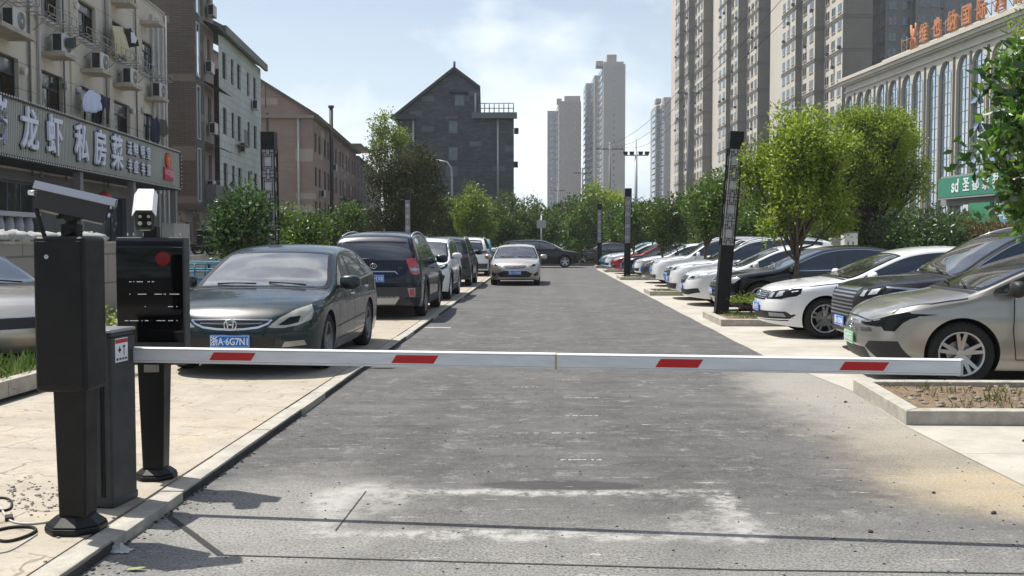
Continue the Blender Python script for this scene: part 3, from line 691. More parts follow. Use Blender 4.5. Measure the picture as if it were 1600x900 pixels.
        for p in V2:
            h = c.hit(axis, p.x, p.y, sx)
            if h is None: vs.append((0, 0, 0)); ns.append((0, 0, 1)); ok.append(False)
            else: vs.append(tuple(h[0]+h[1]*off)); ns.append(tuple(h[1])); ok.append(True)
        F2 = [f for f in F2 if all(ok[i] for i in f)]
        if not F2: return None
        d = {'front': Vector((0, 1, 0)), 'rear': Vector((0, -1, 0)), 'side': Vector((sx, 0, 0)), 'top': Vector((0, 0, 1))}[axis]
        ff = []
        for f in F2:
            n = (Vector(vs[f[1]])-Vector(vs[f[0]])).cross(Vector(vs[f[2]])-Vector(vs[f[0]]))
            ff.append(tuple(f) if n.dot(d) >= 0 else tuple(reversed(f)))
        if th:   # a real edge: walls back into the body
            ec = {}
            for f in ff:
                for i in range(len(f)): e = (f[i], f[(i+1) % len(f)]); ec[e] = 1
            nb = len(vs); base = list(vs)
            vs += [tuple(Vector(base[i])-Vector(ns[i])*(off+th)) for i in range(nb)]; ns += ns[:nb]
            ff += [(e[1], e[0], e[0]+nb, e[1]+nb) for e in list(ec) if (e[1], e[0]) not in ec]
        me = bpy.data.meshes.new(name); me.from_pydata(vs, [], ff); me.materials.append(m)
        me.polygons.foreach_set('use_smooth', [True]*len(me.polygons))
        me.normals_split_custom_set_from_vertices(ns); me.update()
        return link(name, me, parent or c.root)
    def line(c, name, pts, axis, m, w=0.008, off=0.0025, sx=1, parent=None):
        P2 = [Vector(p) for p in pts]; dens = []
        for a, b in zip(P2, P2[1:]):
            n = max(1, int((b-a).length/0.05)); dens += [a+(b-a)*(i/n) for i in range(n)]
        dens.append(P2[-1]); vs = []; ns = []; fs = []; ok = []
        for i, p in enumerate(dens):
            t = (dens[min(i+1, len(dens)-1)]-dens[max(i-1, 0)]).normalized(); nn = Vector((-t.y, t.x))*w/2
            for q in (p+nn, p-nn):
                h = c.hit(axis, q.x, q.y, sx)
                ok.append(h is not None); vs.append(tuple(h[0]+h[1]*off) if h else (0, 0, 0)); ns.append(tuple(h[1]) if h else (0, 0, 1))
        for i in range(len(dens)-1):
            f = (2*i, 2*i+1, 2*i+3, 2*i+2)
            if all(ok[j] for j in f) and (Vector(vs[f[0]])-Vector(vs[f[2]])).length < 0.3: fs.append(f)
        return vs, ns, fs
    def lines(c, name, sets, m, parent=None, off=None):
        V3 = []; N3 = []; F3 = []
        for (pts, axis, w, sx) in sets:
            v, n, f = c.line(name, pts, axis, m, w, sx=sx, off=(0.0095 if axis in ('front', 'rear') else 0.004) if off is None else off); f = [q if (Vector(v[q[1]])-Vector(v[q[0]])).cross(Vector(v[q[2]])-Vector(v[q[1]])).dot(Vector(n[q[0]])) > 0 else tuple(reversed(q)) for q in f]; b = len(V3); V3 += v; N3 += n; F3 += [tuple(b+i for i in q) for q in f]
        me = bpy.data.meshes.new(name); me.from_pydata(V3, [], F3); me.materials.append(m); me.polygons.foreach_set('use_smooth', [True]*len(F3))
        me.normals_split_custom_set_from_vertices(N3); return link(name, me, parent or c.root)
    def edge(c, y):      # half width of the glasshouse edge
        return c.sect(y)[7]
    def glass(c, ws=None, rear_axis='top'):
        P = c.P; yc, yw = P['cowl'], P['head']
        A = []
        n = 14; bow = 0.10
        for i in range(n+1):      # right edge upward
            y = yc+(yw-yc)*i/n; A.append((c.edge(y)-0.045-0.02*(i == 0), y))
        w0 = A[0][0]
        bot = [(w0*(1-2*i/10), yc+bow*(1-(1-2*i/10)**2)) for i in range(1, 10)]
        w1 = A[-1][0]
        topl = [(-w1*(1-2*i/10), yw+0.03*(1-(1-2*i/10)**2)) for i in range(1, 10)]
        poly = [(x, y) for x, y in A]+[(-x, y) for x, y in topl]+[(-x, y) for x, y in reversed(A)]+[(-x, y) for x, y in bot]
        see = ws is not None
        c.ws = c.patch('windscreen', poly, 'top', (WSTRA if ws is WSCRA else WSTR) if see else GLASSC, 0.004, 0.08)
        if see:
            k = len(poly); cx = 0; cy = (yc+yw)/2; ins = [(x*0.93, cy+(y-cy)*0.90) for x, y in poly]
            vs = []; ns = []; fs = []
            for q in list(poly)+ins:
                h = c.hit('top', q[0], q[1]); vs.append(tuple(h[0]+h[1]*0.006) if h else (q[0], q[1], 1.0)); ns.append(tuple(h[1]) if h else (0, 0, 1))
            for i in range(k): fs.append((i, (i+1) % k, k+(i+1) % k, k+i))
            me = bpy.data.meshes.new('black_border'); me.from_pydata(vs, [], fs); me.materials.append(FRIT); link('black_border', me, c.ws)
            c.cut(lambda p: abs(p.x) < 1 and PIP(ins, p.x, p.y) and p.z > c.belt(p.y)-0.1)
            c.interior()
        # black cowl
        cw = [(w0*(1-2*i/10)*1.02, yc+0.015+bow*(1-(1-2*i/10)**2)) for i in range(11)]+[(w0*(1-2*i/10)*1.02, yc+0.08+bow*(1-(1-2*i/10)**2)) for i in range(10, -1, -1)]
        c.patch('cowl', cw, 'top', PLAST, 0.003, 0.08)
        if P.get('rearglass'):
            ax, pl = P['rearglass']; c.patch('rear_window', pl+[(-x, b) for x, b in reversed(pl)], ax, GLASSC, 0.004, 0.08)
        else:
            y0, y1 = P['rg']; A = [(c.edge(y0+(y1-y0)*i/10)-0.05, y0+(y1-y0)*i/10) for i in range(11)]
            c.patch('rear_window', A+[(-x, y) for x, y in reversed(A)], 'top', GLASSC, 0.004, 0.08)
        # side glass: from the belt to the cant rail, divided by the pillars
        lo = lambda y: c.sect(y)[3]+0.035
        hi = lambda y: c.sect(y)[4]-P.get('rail', 0.035)
        for sx in (1, -1):
            ys = []; y = c.P['cowl']
            while y > -c.L/2:
                if hi(y)-lo(y) > 0.012: ys.append(y)
                y -= 0.04
            ya = ys[0]; ye = max(min(ys), P['glass_end'])
            seg = P['pillars']; cuts = [ya]+[s for s in seg]+[ye]; names = ['front_side_window', 'rear_side_window', 'quarter_window', 'quarter_window']
            fr = [(y, hi(y)+0.012) for y in lin(ya, ye, 26)]+[(y, lo(y)-0.012) for y in lin(ye-P.get('gslant', 0.0), ya+0.03, 26)]
            c.patch('window_surround', fr, 'side', P.get('surround', PLAST), 0.0025, 0.07, sx)
            for i in range(len(cuts)-1):
                a = cuts[i]-(0.03 if i else 0.03); b = cuts[i+1]+(0.03 if i < len(cuts)-2 else 0.0)
                if a-b < 0.06: continue
                last = i == len(cuts)-2; sl = P.get('gslant', 0.0) if last else 0
                tp = [(y, hi(y)) for y in lin(a, b, max(3, int((a-b)/0.06)))]; bt = [(y, lo(y)) for y in lin(b-sl, a, max(3, int((a-b)/0.06)))]
                c.patch(names[i], tp+bt, 'side', P.get('sideglass', GLASSC), 0.0045, 0.07, sx)
            if P.get('chrome'):
                st = [([(y, lo(y)-0.022) for y in lin(ya+0.02, ye-P.get('gslant', 0.0), 24)], 'side', 0.022, sx)]
                if P['chrome'] > 1: st.append(([(y, hi(y)+0.02) for y in lin(ya, ye, 24)], 'side', 0.02, sx))
                v = c.lines('window_trim', st, CHROME)
        c.lo, c.hi = lo, hi
    def cut(c, test):
        me = c.bodyo.data; bm = bmesh.new(); bm.from_mesh(me)
        dead = [f for f in bm.faces if test(f.calc_center_median()) and all(test(v.co) for v in f.verts)]
        bmesh.ops.delete(bm, geom=dead, context='FACES'); bm.to_mesh(me); bm.free()
    def interior(c):
        yc = c.P['cowl']; zb = c.belt(yc); b = MB(); w = c.W/2-0.14
        b.add([(-w, yc+0.02, zb-0.03), (w, yc+0.02, zb-0.03), (w, yc-0.45, zb+0.0), (-w, yc-0.45, zb+0.0), (-w, yc-0.50, zb-0.30), (w, yc-0.50, zb-0.30)], [(0, 1, 2, 3), (3, 2, 5, 4)])
        b.box(-w, w, yc-2.9, yc-0.2, c.gc+0.13, c.gc+0.15); b.build('dashboard', TRIM, c.root)
        for sx in (-1, 1):
            b = MB(); ys = yc-1.28
            b.frust((sx*0.37, ys), c.gc+0.35, zb+0.20, 0.50, 0.16, 0.42, 0.12, oy=-0.14); b.frust((sx*0.37, ys-0.17), zb+0.22, zb+0.38, 0.26, 0.10, 0.22, 0.08); b.box(sx*0.37-0.03, sx*0.37+0.03, ys-0.19, ys-0.15, zb+0.18, zb+0.24)
            b.box(sx*0.37-0.25, sx*0.37+0.25, ys, ys+0.5, c.gc+0.25, c.gc+0.42); b.build('front_seat', SEATC, c.root, bevel=0.03)
        b = MB(); b.frust((0, yc-2.2), c.gc+0.35, zb+0.16, 1.25, 0.16, 1.2, 0.12, oy=-0.15)
        for sx in (-1, 1): b.box(sx*0.36-0.13, sx*0.36+0.13, yc-2.42, yc-2.34, zb+0.16, zb+0.30)
        b.build('rear_bench', SEATC, c.root, bevel=0.03)
        b = MB(); b.tube([(-0.37+0.18*math.cos(2*PI*i/20), yc-0.62-0.07*math.sin(2*PI*i/20), zb+0.0+0.165*math.sin(2*PI*i/20)) for i in range(20)], 0.016, 6, closed=True); b.box(-0.53, -0.21, yc-0.63, yc-0.60, zb-0.02, zb+0.02); b.build('steering_wheel', TRIM, c.root)
        yw = c.P['head']; zt = c.top(yw); b = MB(); b.box(-0.11, 0.11, yw+0.02, yw+0.04, zt-0.16, zt-0.10); b.tube([(0, yw+0.03, zt-0.10), (0, yw+0.02, zt-0.02)], 0.012, 6); b.build('inner_mirror', TRIM, c.root)
    def doors(c):
        P = c.P; st = []; d0, d1, d2 = P['doors']
        zs = c.gc+0.12
        for sx in (1, -1):
            st += [([(d0-0.02, zs), (d0+0.02, 0.6), (d0, c.belt(d0)-0.01)], 'side', 0.009, sx),
                   ([(d1, zs), (d1, c.belt(d1)-0.005)], 'side', 0.009, sx),
                   ([(d2+0.25, zs), (d2+0.10, c.R+0.25), (d2-0.02, 0.78), (d2-0.04, c.belt(d2))], 'side', 0.009, sx),
                   ([(d0-0.02, zs), (d2+0.25, zs)], 'side', 0.007, sx)]
            for yy, nm in ((d1+0.16, 'door_handle'), (d2+0.20, 'door_handle')):
                zz = c.belt(yy)-P.get('hdrop', 0.12); h = c.hit('side', yy, zz, sx)
                if h:
                    m = MB(); p = h[0]
                    m.tube([(p.x-sx*0.005, p.y-0.09, p.z), (p.x+sx*0.028, p.y-0.07, p.z+0.004), (p.x+sx*0.034, p.y, p.z+0.006), (p.x+sx*0.028, p.y+0.07, p.z+0.004), (p.x-sx*0.005, p.y+0.09, p.z)], 0.013, 8)
                    m.build('door_handle', P.get('handle', P['paint']), c.root)
        # bonnet and bumper joints
        yc = P['cowl']+0.12; hb = P.get('hoodline', c.L/2-0.28)
        for sx in (1, -1):
            st.append(([(sx*(c.edge(yc)+0.01), yc), (sx*(c.edge((yc+hb)/2)+0.0), (yc+hb)/2), (sx*c.edge(hb)*0.98, hb)], 'top', 0.009, 1))
        c.lines('panel_gaps', st, SEAM)
    def wheels(c, spokes=5, style=0, rimmat=None, tw=0.22):
        rr = c.R*0.70; t, r = wheel_meshes(c.R, tw, rr, spokes, rimmat, style)
        for ys in (c.yf, c.yr):
            for sx in (1, -1):
                w = bpy.data.objects.new('wheel', None); COL.objects.link(w); w.parent = c.root; KIDS.setdefault(c.root.name, []).append(w)
                w.location = (sx*(c.W/2-tw/2-0.015), ys, c.R); w.rotation_euler = (0, 0, 0 if sx > 0 else PI)
                key = c.root.name
                if not hasattr(c, '_wm'): c._wm = (t.build('tyre', RUBBER, w), r.build('rim', [rimmat or ALLOY, DARKIN, SILVERTRIM], w))
                else:
                    for k in c._wm: q = k.copy(); COL.objects.link(q); q.parent = w; KIDS.setdefault(w.name, []).append(q)
    def mirrors(c, m=None, mid=None):
        P = c.P; y = P.get('mirror_y', P['cowl']-0.32); z = c.belt(y)+0.06
        for sx in (1, -1):
            x0 = c.sect(y)[6]*1.0; b = MB()
            # tapered shell
            pr = [(0.0, 0.060, 0.060), (0.05, 0.085, 0.082), (0.15, 0.095, 0.090), (0.22, 0.08, 0.075), (0.25, 0.035, 0.035)]
            vs = []; fs = []; n = 12
            for (dx, hy, hz) in pr:
                for j in range(n):
                    a = 2*PI*j/n; ca, sa = math.cos(a), math.sin(a)
                    vs.append((sx*(x0+0.02+dx), y+hy*0.75*(abs(ca)**0.6)*(1 if ca > 0 else -0.75)-0.01, z+0.015+hz*(abs(sa)**0.7)*(1 if sa > 0 else -1)))
            for i in range(len(pr)-1):
                for j in range(n): fs.append((i*n+j, i*n+(j+1) % n, (i+1)*n+(j+1) % n, (i+1)*n+j))
            fs += [tuple(range(n)), tuple(range(len(vs)-n, len(vs)))]
            b.add(vs, fs, 0, True)
            o = b.build('door_mirror', m or P['paint'], c.root)
            k = MB(); k.box(min(sx*(x0-0.03), sx*(x0+0.07)), max(sx*(x0-0.03), sx*(x0+0.07)), y-0.03, y+0.04, z-0.055, z-0.015); k.build('mirror_foot', PLAST, o, bevel=0.006)
    def plate(c, axis, z, txt, m=None, txtm=None, wide=0.44, x0=0.0):
        h = c.hit(axis, x0, z); h2 = c.hit(axis, x0+0.15, z)
        if not h: return
        s = 1 if axis == 'front' else -1; y = (max(h[0].y, h2[0].y) if s > 0 else min(h[0].y, h2[0].y))+s*0.012
        b = MB(); b.box(x0-wide/2, x0+wide/2, min(y, y+s*0.012), max(y, y+s*0.012), z-0.07, z+0.07)
        o = b.build('licence_plate', m or PLBLUE, c.root, bevel=0.004)
        right = (-1, 0, 0) if s > 0 else (1, 0, 0)
        if txt: text_obj('plate_characters', txt, 0.108, (x0, y+s*0.0145, z-0.004), right, (0, 0, 1), txtm or PLWHITE, o, ext=0.001, sx=0.80, bold=0.0022)
        # thin border
        k = MB(); yb = y+s*0.0135
        for (a0, a1, b0, b1) in ((-wide/2+0.008, wide/2-0.008, 0.058, 0.062), (-wide/2+0.008, wide/2-0.008, -0.062, -0.058), (-wide/2+0.008, -wide/2+0.012, -0.058, 0.058), (wide/2-0.012, wide/2-0.008, -0.058, 0.058)):
            k.box(x0+a0, x0+a1, min(yb, yb-s*0.003), max(yb, yb-s*0.003), z+b0, z+b1)
        k.build('plate_border', txtm or PLWHITE, o); return o
    def lampset(c, poly, axis, name, m=None, inner=None, off=0.005):
        """a pair of lamps, right one outlined, left mirrored"""
        for s in (1, -1):
            if axis == 'side': o = c.patch(name, poly, 'side', m or LENSD, off, 0.04, s, th=0.01)
            else: o = c.patch(name, [(s*x, b) for x, b in poly], axis, m or LENSD, off, 0.04, th=0.01)
            for (pl, mm) in (inner or []):
                if axis == 'side': c.patch('lamp_reflector', pl, 'side', mm, off+0.003, 0.04, s, parent=o)
                else: c.patch('lamp_reflector', [(s*x, b) for x, b in pl], axis, mm, off+0.003, 0.04, parent=o)
    def cladding(c, m=SILL, h=0.16, arch=0.07):
        for sx in (1, -1):
            z0 = c.gc+0.01
            c.patch('sill_cladding', [(c.yf-c.R-0.02, z0), (c.yf-c.R-0.02, z0+h), (c.yr+c.R+0.02, z0+h), (c.yr+c.R+0.02, z0)], 'side', m, 0.012, 0.07, sx, th=0.02)
            for ys in (c.yf, c.yr):
                ri = c.R+0.047; ro = ri+arch; a0 = math.asin(min(0.9, (z0-c.R)/ro)) if z0 < c.R else 0
                A = [a0+(PI-2*a0)*i/20 for i in range(21)]
                pl = [(ys+ro*math.cos(a), c.R+ro*math.sin(a)) for a in A]+[(ys+ri*math.cos(a), c.R+ri*math.sin(a)) for a in reversed(A)]
                c.patch('arch_cladding', pl, 'side', m, 0.014, 0.07, sx, th=0.03)
    def wipers(c):
        yc = c.P['cowl']; w = MB()
        for x0, x1 in ((0.05, 0.55), (-0.55, -0.08)):
            a = c.hit('top', x0, yc+0.04); b = c.hit('top', x1, yc-0.06)
            if a and b: w.tube([a[0]+a[1]*0.03, (a[0]+b[0])/2+a[1]*0.03, b[0]+b[1]*0.015], 0.010, 6)
        w.build('wiper', PLAST, c.root)
    def roof_rails(c, y0, y1, m=None):
        for sx in (1, -1):
            pts = []
            for y in lin(y0, y1, 12):
                x = c.edge(y)-0.03; h = c.hit('top', sx*x, y); e = min(1, 6*min(abs(y-y0), abs(y-y1))/abs(y0-y1))
                if h: pts.append((h[0].x, h[0].y, h[0].z+0.004+0.034*e))
            b = MB(); b.tube(pts, 0.017, 8); b.build('roof_rail', m or SILVERTRIM, c.root)
def lin(a, b, n): return [a+(b-a)*i/(n-1) for i in range(n)]
PRB = pchip([(0.10, 0.90), (0.20, 0.945), (0.30, 0.975), (0.45, 0.992), (0.62, 0.998), (0.74, 1.0), (0.79, 0.985), (0.90, 0.968), (1.05, 0.94), (1.25, 0.90), (1.5, 0.86)])

def sedan(L=4.7, W=1.81, H=1.46, wb=2.7, fo=0.93, R_=0.325, paintm=None, hood=0.0, **k):
    h = L/2; s = H-1.46
    P = dict(L=L, W=W, wb=wb, fo=fo, R=R_, paint=paintm,
        top=[(h, 0.62+hood), (h-0.05, 0.70+hood), (h-0.14, 0.765+hood), (h-0.45, 0.845+hood), (h-0.85, 0.905+hood), (h-1.18, 0.95+hood), (h-1.32, 0.985+hood), (h-1.75, 1.18+hood*.5+s*.4), (h-2.10, 1.335+s), (h-2.3, 1.395+s), (h-2.65, 1.445+s), (h-3.0, 1.46+s), (h-3.4, 1.43+s), (h-3.75, 1.345+s), (h-4.15, 1.18+s*.5), (-h+0.36, 1.085), (-h+0.12, 1.06), (-h+0.04, 1.03), (-h, 0.93)],
        belt=[(h, 0.72), (h-1.2, 0.90), (h-2.4, 0.935), (h-4.0, 1.0), (-h, 1.0)],
        cowl=h-1.26, head=h-2.22, rg=(h-3.5, h-4.22), glass_end=h-3.92, pillars=[h-2.52, h-3.46], doors=(h-1.50, h-2.50, h-3.62), gslant=-0.02)
    P.update(k); return P
def suv(L=4.6, W=1.86, H=1.68, wb=2.68, fo=0.92, R_=0.355, paintm=None, **k):
    h = L/2; s = H-1.68
    P = dict(L=L, W=W, wb=wb, fo=fo, R=R_, paint=paintm, gc=0.22, nx=3.6, af=0.70, ar=0.36, tumble=0.33,
        top=[(h, 0.76), (h-0.05, 0.86), (h-0.15, 0.93), (h-0.45, 0.99), (h-0.85, 1.04), (h-1.10, 1.08), (h-1.22, 1.13), (h-1.60, 1.36+s*.5), (h-1.90, 1.53+s), (h-2.1, 1.60+s), (h-2.5, 1.66+s), (h-3.0, 1.68+s), (h-3.7, 1.655+s), (-h+0.50, 1.61+s), (-h+0.33, 1.555+s), (-h+0.25, 1.46+s), (-h+0.10, 1.14+s*.6), (-h+0.05, 1.0), (-h, 0.80)],
        belt=[(h, 0.86), (h-1.2, 1.02), (h-2.4, 1.06), (h-4.0, 1.13), (-h, 1.13)],
        nosef=[(0.15, -0.10), (0.35, -0.02), (0.5, 0), (0.75, -0.02), (0.95, -0.08), (1.2, -0.12)],
        noser=[(0.2, -0.06), (0.4, 0), (0.6, 0), (0.9, -0.03), (1.1, -0.05), (1.6, -0.10)],
        cowl=h-1.16, head=h-2.0, rearglass=('rear', [(0.60, 1.12), (0.52, 1.50+s)]), glass_end=-h+0.55, pillars=[h-2.42, h-3.40], doors=(h-1.42, h-2.40, h-3.50), gslant=-0.12)
    P.update(k); return P
# ------------------------------------------------------------------ buildings
def wall(mb, U0, U1, Z0, Z1, ops, n=0.0, dep=0.18, m=0):
    """wall sheet with real openings and reveals, in facade coordinates"""
    us = sorted(set([U0, U1]+[v for o in ops for v in (max(U0, o[0]), min(U1, o[1]))])); zs = sorted(set([Z0, Z1]+[v for o in ops for v in (o[2], o[3])]))
    for a, b in zip(us, us[1:]):
        if b-a < 1e-6: continue
        run = None
        for c, d in zip(zs, zs[1:]):
            mu, mz = (a+b)/2, (c+d)/2
            if any(o[0] < mu < o[1] and o[2] < mz < o[3] for o in ops):
                if run: mb.quad((a, n, run[0]), (b, n, run[0]), (b, n, run[1]), (a, n, run[1]), m); run = None
            else: run = (run[0], d) if run else (c, d)
        if run: mb.quad((a, n, run[0]), (b, n, run[0]), (b, n, run[1]), (a, n, run[1]), m)
    for (a, b, c, d) in [o[:4] for o in ops]:
        k = n-dep
        mb.quad((a, n, c), (a, k, c), (a, k, d), (a, n, d), m); mb.quad((b, n, c), (b, k, c), (b, k, d), (b, n, d), m)
        mb.quad((a, n, c), (b, n, c), (b, k, c), (a, k, c), m); mb.quad((a, n, d), (b, n, d), (b, k, d), (a, k, d), m)
def window(T, root, rel, a, b, c, d, n=-0.16, fm=WFRAME, gm=None, cols=2, trans=0.0, open_=False, split=True, name='window'):
    """frame as the part, glass as its sub-part"""
    f = MB(T); t = 0.05; gm = gm or GLASSB
    f.box(a, b, n, n+0.05, c, c+t); f.box(a, b, n, n+0.05, d-t, d); f.box(a, a+t, n, n+0.05, c+t, d-t); f.box(b-t, b, n, n+0.05, c+t, d-t)
    zt = d-(d-c)*trans if trans else d
    if trans: f.box(a+t, b-t, n+0.001, n+0.049, zt-t/2, zt+t/2)
    for i in range(1, cols): u = a+(b-a)*i/cols; f.box(u-t/2, u+t/2, n+0.002, n+0.048, c+t, (zt-t/2 if trans else d-t))
    if not split:
        f.box(a+t*.5, b-t*.5, n+0.005, n+0.015, c+t*.5, d-t*.5, 1); return f.build(name, [fm, gm], root, rel=rel)
    o = f.build(name, fm, root, rel=rel)
    g = MB(T)
    if open_: # one leaf slid open: dark room behind
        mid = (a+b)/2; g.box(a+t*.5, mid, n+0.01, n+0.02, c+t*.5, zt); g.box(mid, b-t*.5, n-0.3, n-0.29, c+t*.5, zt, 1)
        if trans: g.box(a+t*.5, b-t*.5, n+0.01, n+0.02, zt, d-t*.5)
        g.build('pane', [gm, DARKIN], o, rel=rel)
    else:
        g.box(a+t*.5, b-t*.5, n+0.01, n+0.02, c+t*.5, d-t*.5); g.build('pane', gm, o, rel=rel)
    return o
ACW = mat('ac_casing', (0.52, 0.52, 0.49), 0.5, var=0.15, vscale=3); ACD = mat('ac_fins', (0.03, 0.03, 0.03), 0.8)
def ac_unit(T, u, n, z, label, name='air_conditioner', small=False):
    """outdoor unit: grille face looks out of the wall"""
    o = Vector(T(u, n, z)); ex = (Vector(T(u+1, n, z))-o); ey = (Vector(T(u, n+1, z))-o)
    r = thing(name, label, 'air conditioner', o, 0, 'outdoor air conditioner units')
    X = lambda x, y, zz: tuple(ex*x+ey*y+Vector((0, 0, zz)))
    b = MB(X); b.box(-0.40, 0.40, -0.15, 0.15, 0.04, 0.60); b.build('casing', ACW, r, bevel=0.01)
    b = MB(X); b.box(-0.405, -0.401, -0.12, 0.12, 0.08, 0.56); b.build('side_fins', ACD, r)
    if not small:
        b = MB(X); b.cyl((0.09, 0.151, 0.32), (0.09, 0.160, 0.32), 0.235, n=24); f = b.build('fan_ring', mat('ac_fan_back', (0.09, 0.10, 0.10), 0.6), r)
        b = MB(X)
        for q in (0.07, 0.13, 0.19, 0.23): b.tube([(0.09+q*math.cos(2*PI*i/24), 0.166, 0.32+q*math.sin(2*PI*i/24)) for i in range(24)], 0.006, 4, closed=True)
        b.cyl((0.09, 0.16, 0.32), (0.09, 0.172, 0.32), 0.045, n=12); b.build('fan_grille', ACW, f)
        b = MB(X)
        for sx in (-0.3, 0.3): b.box(sx-0.03, sx+0.03, -0.14, 0.14, 0.0, 0.04)
        b.build('foot', IRON, r)
    return r
# ======== restaurant building on the left
FR = Fac((0, 27), (282, 45)); T = FR.T; o0 = Vector(T(0, 0, 0))
rb = thing('restaurant_building', 'beige four storey building with air conditioners and laundry above the lobster restaurant sign', 'building', o0)
UE = FR.uz(262, 377)[0]; US = -16.0
b = MB(T)
r2 = [(-7.0, -5.2), (-3.7, -1.95), (-0.45, 1.40), (2.96, 4.63), (6.15, 8.35), (9.41, 11.20), (12.87, 15.3)]
r3 = [(-6.6, -5.0), (-3.4, -1.8), (-0.3, 1.3), (3.04, 4.50), (6.06, 7.66), (9.35, 10.9), (12.86, 14.5)]
ops = [(a, z, 5.15, 6.55) for a, z in r2]+[(a, z, 8.12, 9.32) for a, z in r3]
wall(b, US, UE, 3.5, 10.9, ops); b.quad((UE, 0, 1.1), (UE, -11, 1.1), (UE, -11, 10.9), (UE, 0, 10.9)); b.quad((US, 0, 0), (US, -11, 0), (US, -11, 10.9), (US, 0, 10.9)); b.quad((US, -11, 1.1), (UE, -11, 1.1), (UE, -11, 10.9), (US, -11, 10.9))
b.quad((US, 0, 10.9), (UE, 0, 10.9), (UE, -11, 10.9), (US, -11, 10.9))
b.build('upper_wall', WALLBEIGE, rb, rel=o0)
b = MB(T); b.box(US, UE+0.02, -0.12, 0.03, 10.9, 11.02); b.build('parapet_cap', CONC, rb, rel=o0)
for i, (a, z) in enumerate(r2): window(T, rb, o0, a, z, 5.15, 6.55, cols=2 if z-a < 2 else 3, trans=0.32, open_=i in (2, 3, 5))
for i, (a, z) in enumerate(r3): window(T, rb, o0, a, z, 8.12, 9.32, cols=2, trans=0.28, open_=i in (3, 4))
# shallow pilaster strips between the bays
b = MB(T)
for u in (-4.6, -1.2, 2.2, 5.35, 8.95, 12.1): b = MB(T); b.box(u-0.14, u+0.14, 0.001, 0.06, 5.05, 10.9); b.build('pilaster', WALLBEIGE, rb, rel=o0)
# eyebrow ledges, each with its unit
lab = ['on the ledge at the left picture edge', 'on the second ledge above the 龙 sign character', 'above the white shirt', 'below the cream curtain', 'on the last ledge before the brown brick wall']
for i, (p0, p1, zt) in enumerate(((-45, 57, 7.05), (60, 120, 7.05), (123, 177, 7.1), (173, 222, 7.12), (223, 263, 7.15), (170, 217, 9.98), (218, 258, 10.0), (105, 160, 9.95))):
    u0 = FR.uz(p0, 90, 0.0)[0]+0.1; u1 = FR.uz(p1, 90, 0.72)[0]
    b = MB(T); b.box(u0, min(u1, UE), 0, 0.72, zt-0.13, zt); b.build('ledge', mat('ledge_render', (0.42, 0.38, 0.31), 0.9, var=0.3, vscale=3), rb, rel=o0, bevel=0.01)
    if i < 5: ac_unit(T, (u0+u1)/2+(0.25 if i else 0.5), 0.38, zt, 'grey white air conditioner '+lab[i])
    if i == 5: ac_unit(T, (u0+u1)/2+0.2, 0.38, zt, 'air conditioner cut by the top edge, above the cream curtain')
# clothes racks
for i, (p0, p1) in enumerate(((-30, 48), (62, 115), (122, 170), (177, 218), (222, 258))):
    u0 = FR.uz(p0, 40, 0.35)[0]; u1 = FR.uz(p1, 40, 0.35)[0]; z = 7.98; b = MB(T); rr = 0.014
    for n_ in (0.04, 0.24, 0.42, 0.60): b.tube([(u0, n_, z), (u1, n_, z)], rr, 5)
    for k in range(7): u = u0+(u1-u0)*k/6; b.tube([(u, 0.02, z), (u, 0.60, z)], rr*0.8, 5); b.tube([(u, 0.60, z), (u, 0.60, z+0.22)], rr*0.8, 5)
    b.tube([(u0, 0.60, z+0.22), (u1, 0.60, z+0.22)], rr, 5)
    for k in (0.1, 0.5, 0.9): u = u0+(u1-u0)*k; b.tube([(u, 0.02, z-0.5), (u, 0.58, z)], rr, 5)
    b.build('clothes_rack', mat('galvanised_rack', (0.30, 0.30, 0.29), 0.6, 0.3), rb, rel=o0)
# down pipes, lamps
for (px, rr, mm) in ((47, 0.03, IRON), (100, 0.03, IRON), (166, 0.035, IRON), (213, 0.03, IRON), (62, 0.045, PVC), (259, 0.055, PVC)):
    u = FR.uz(px, 100, 0.08)[0]; b = MB(T); b.tube([(u, 0.08, 3.4), (u, 0.08, 10.85)], rr, 8, 0); b.build('down_pipe', mm, rb, rel=o0)
for (px, py) in ((38, 110), (104, 134), (123, 141), (208, 173), (119, 8), (225, 172)):
    u, z = FR.uz(px, py, 0.1); b = MB(T); b.cyl((u, 0.0, z), (u, 0.16, z-0.02), 0.09, 0.12, n=12); b.build('vent_hood', mat('vent_white', (0.55, 0.55, 0.53), 0.5), rb, rel=o0)
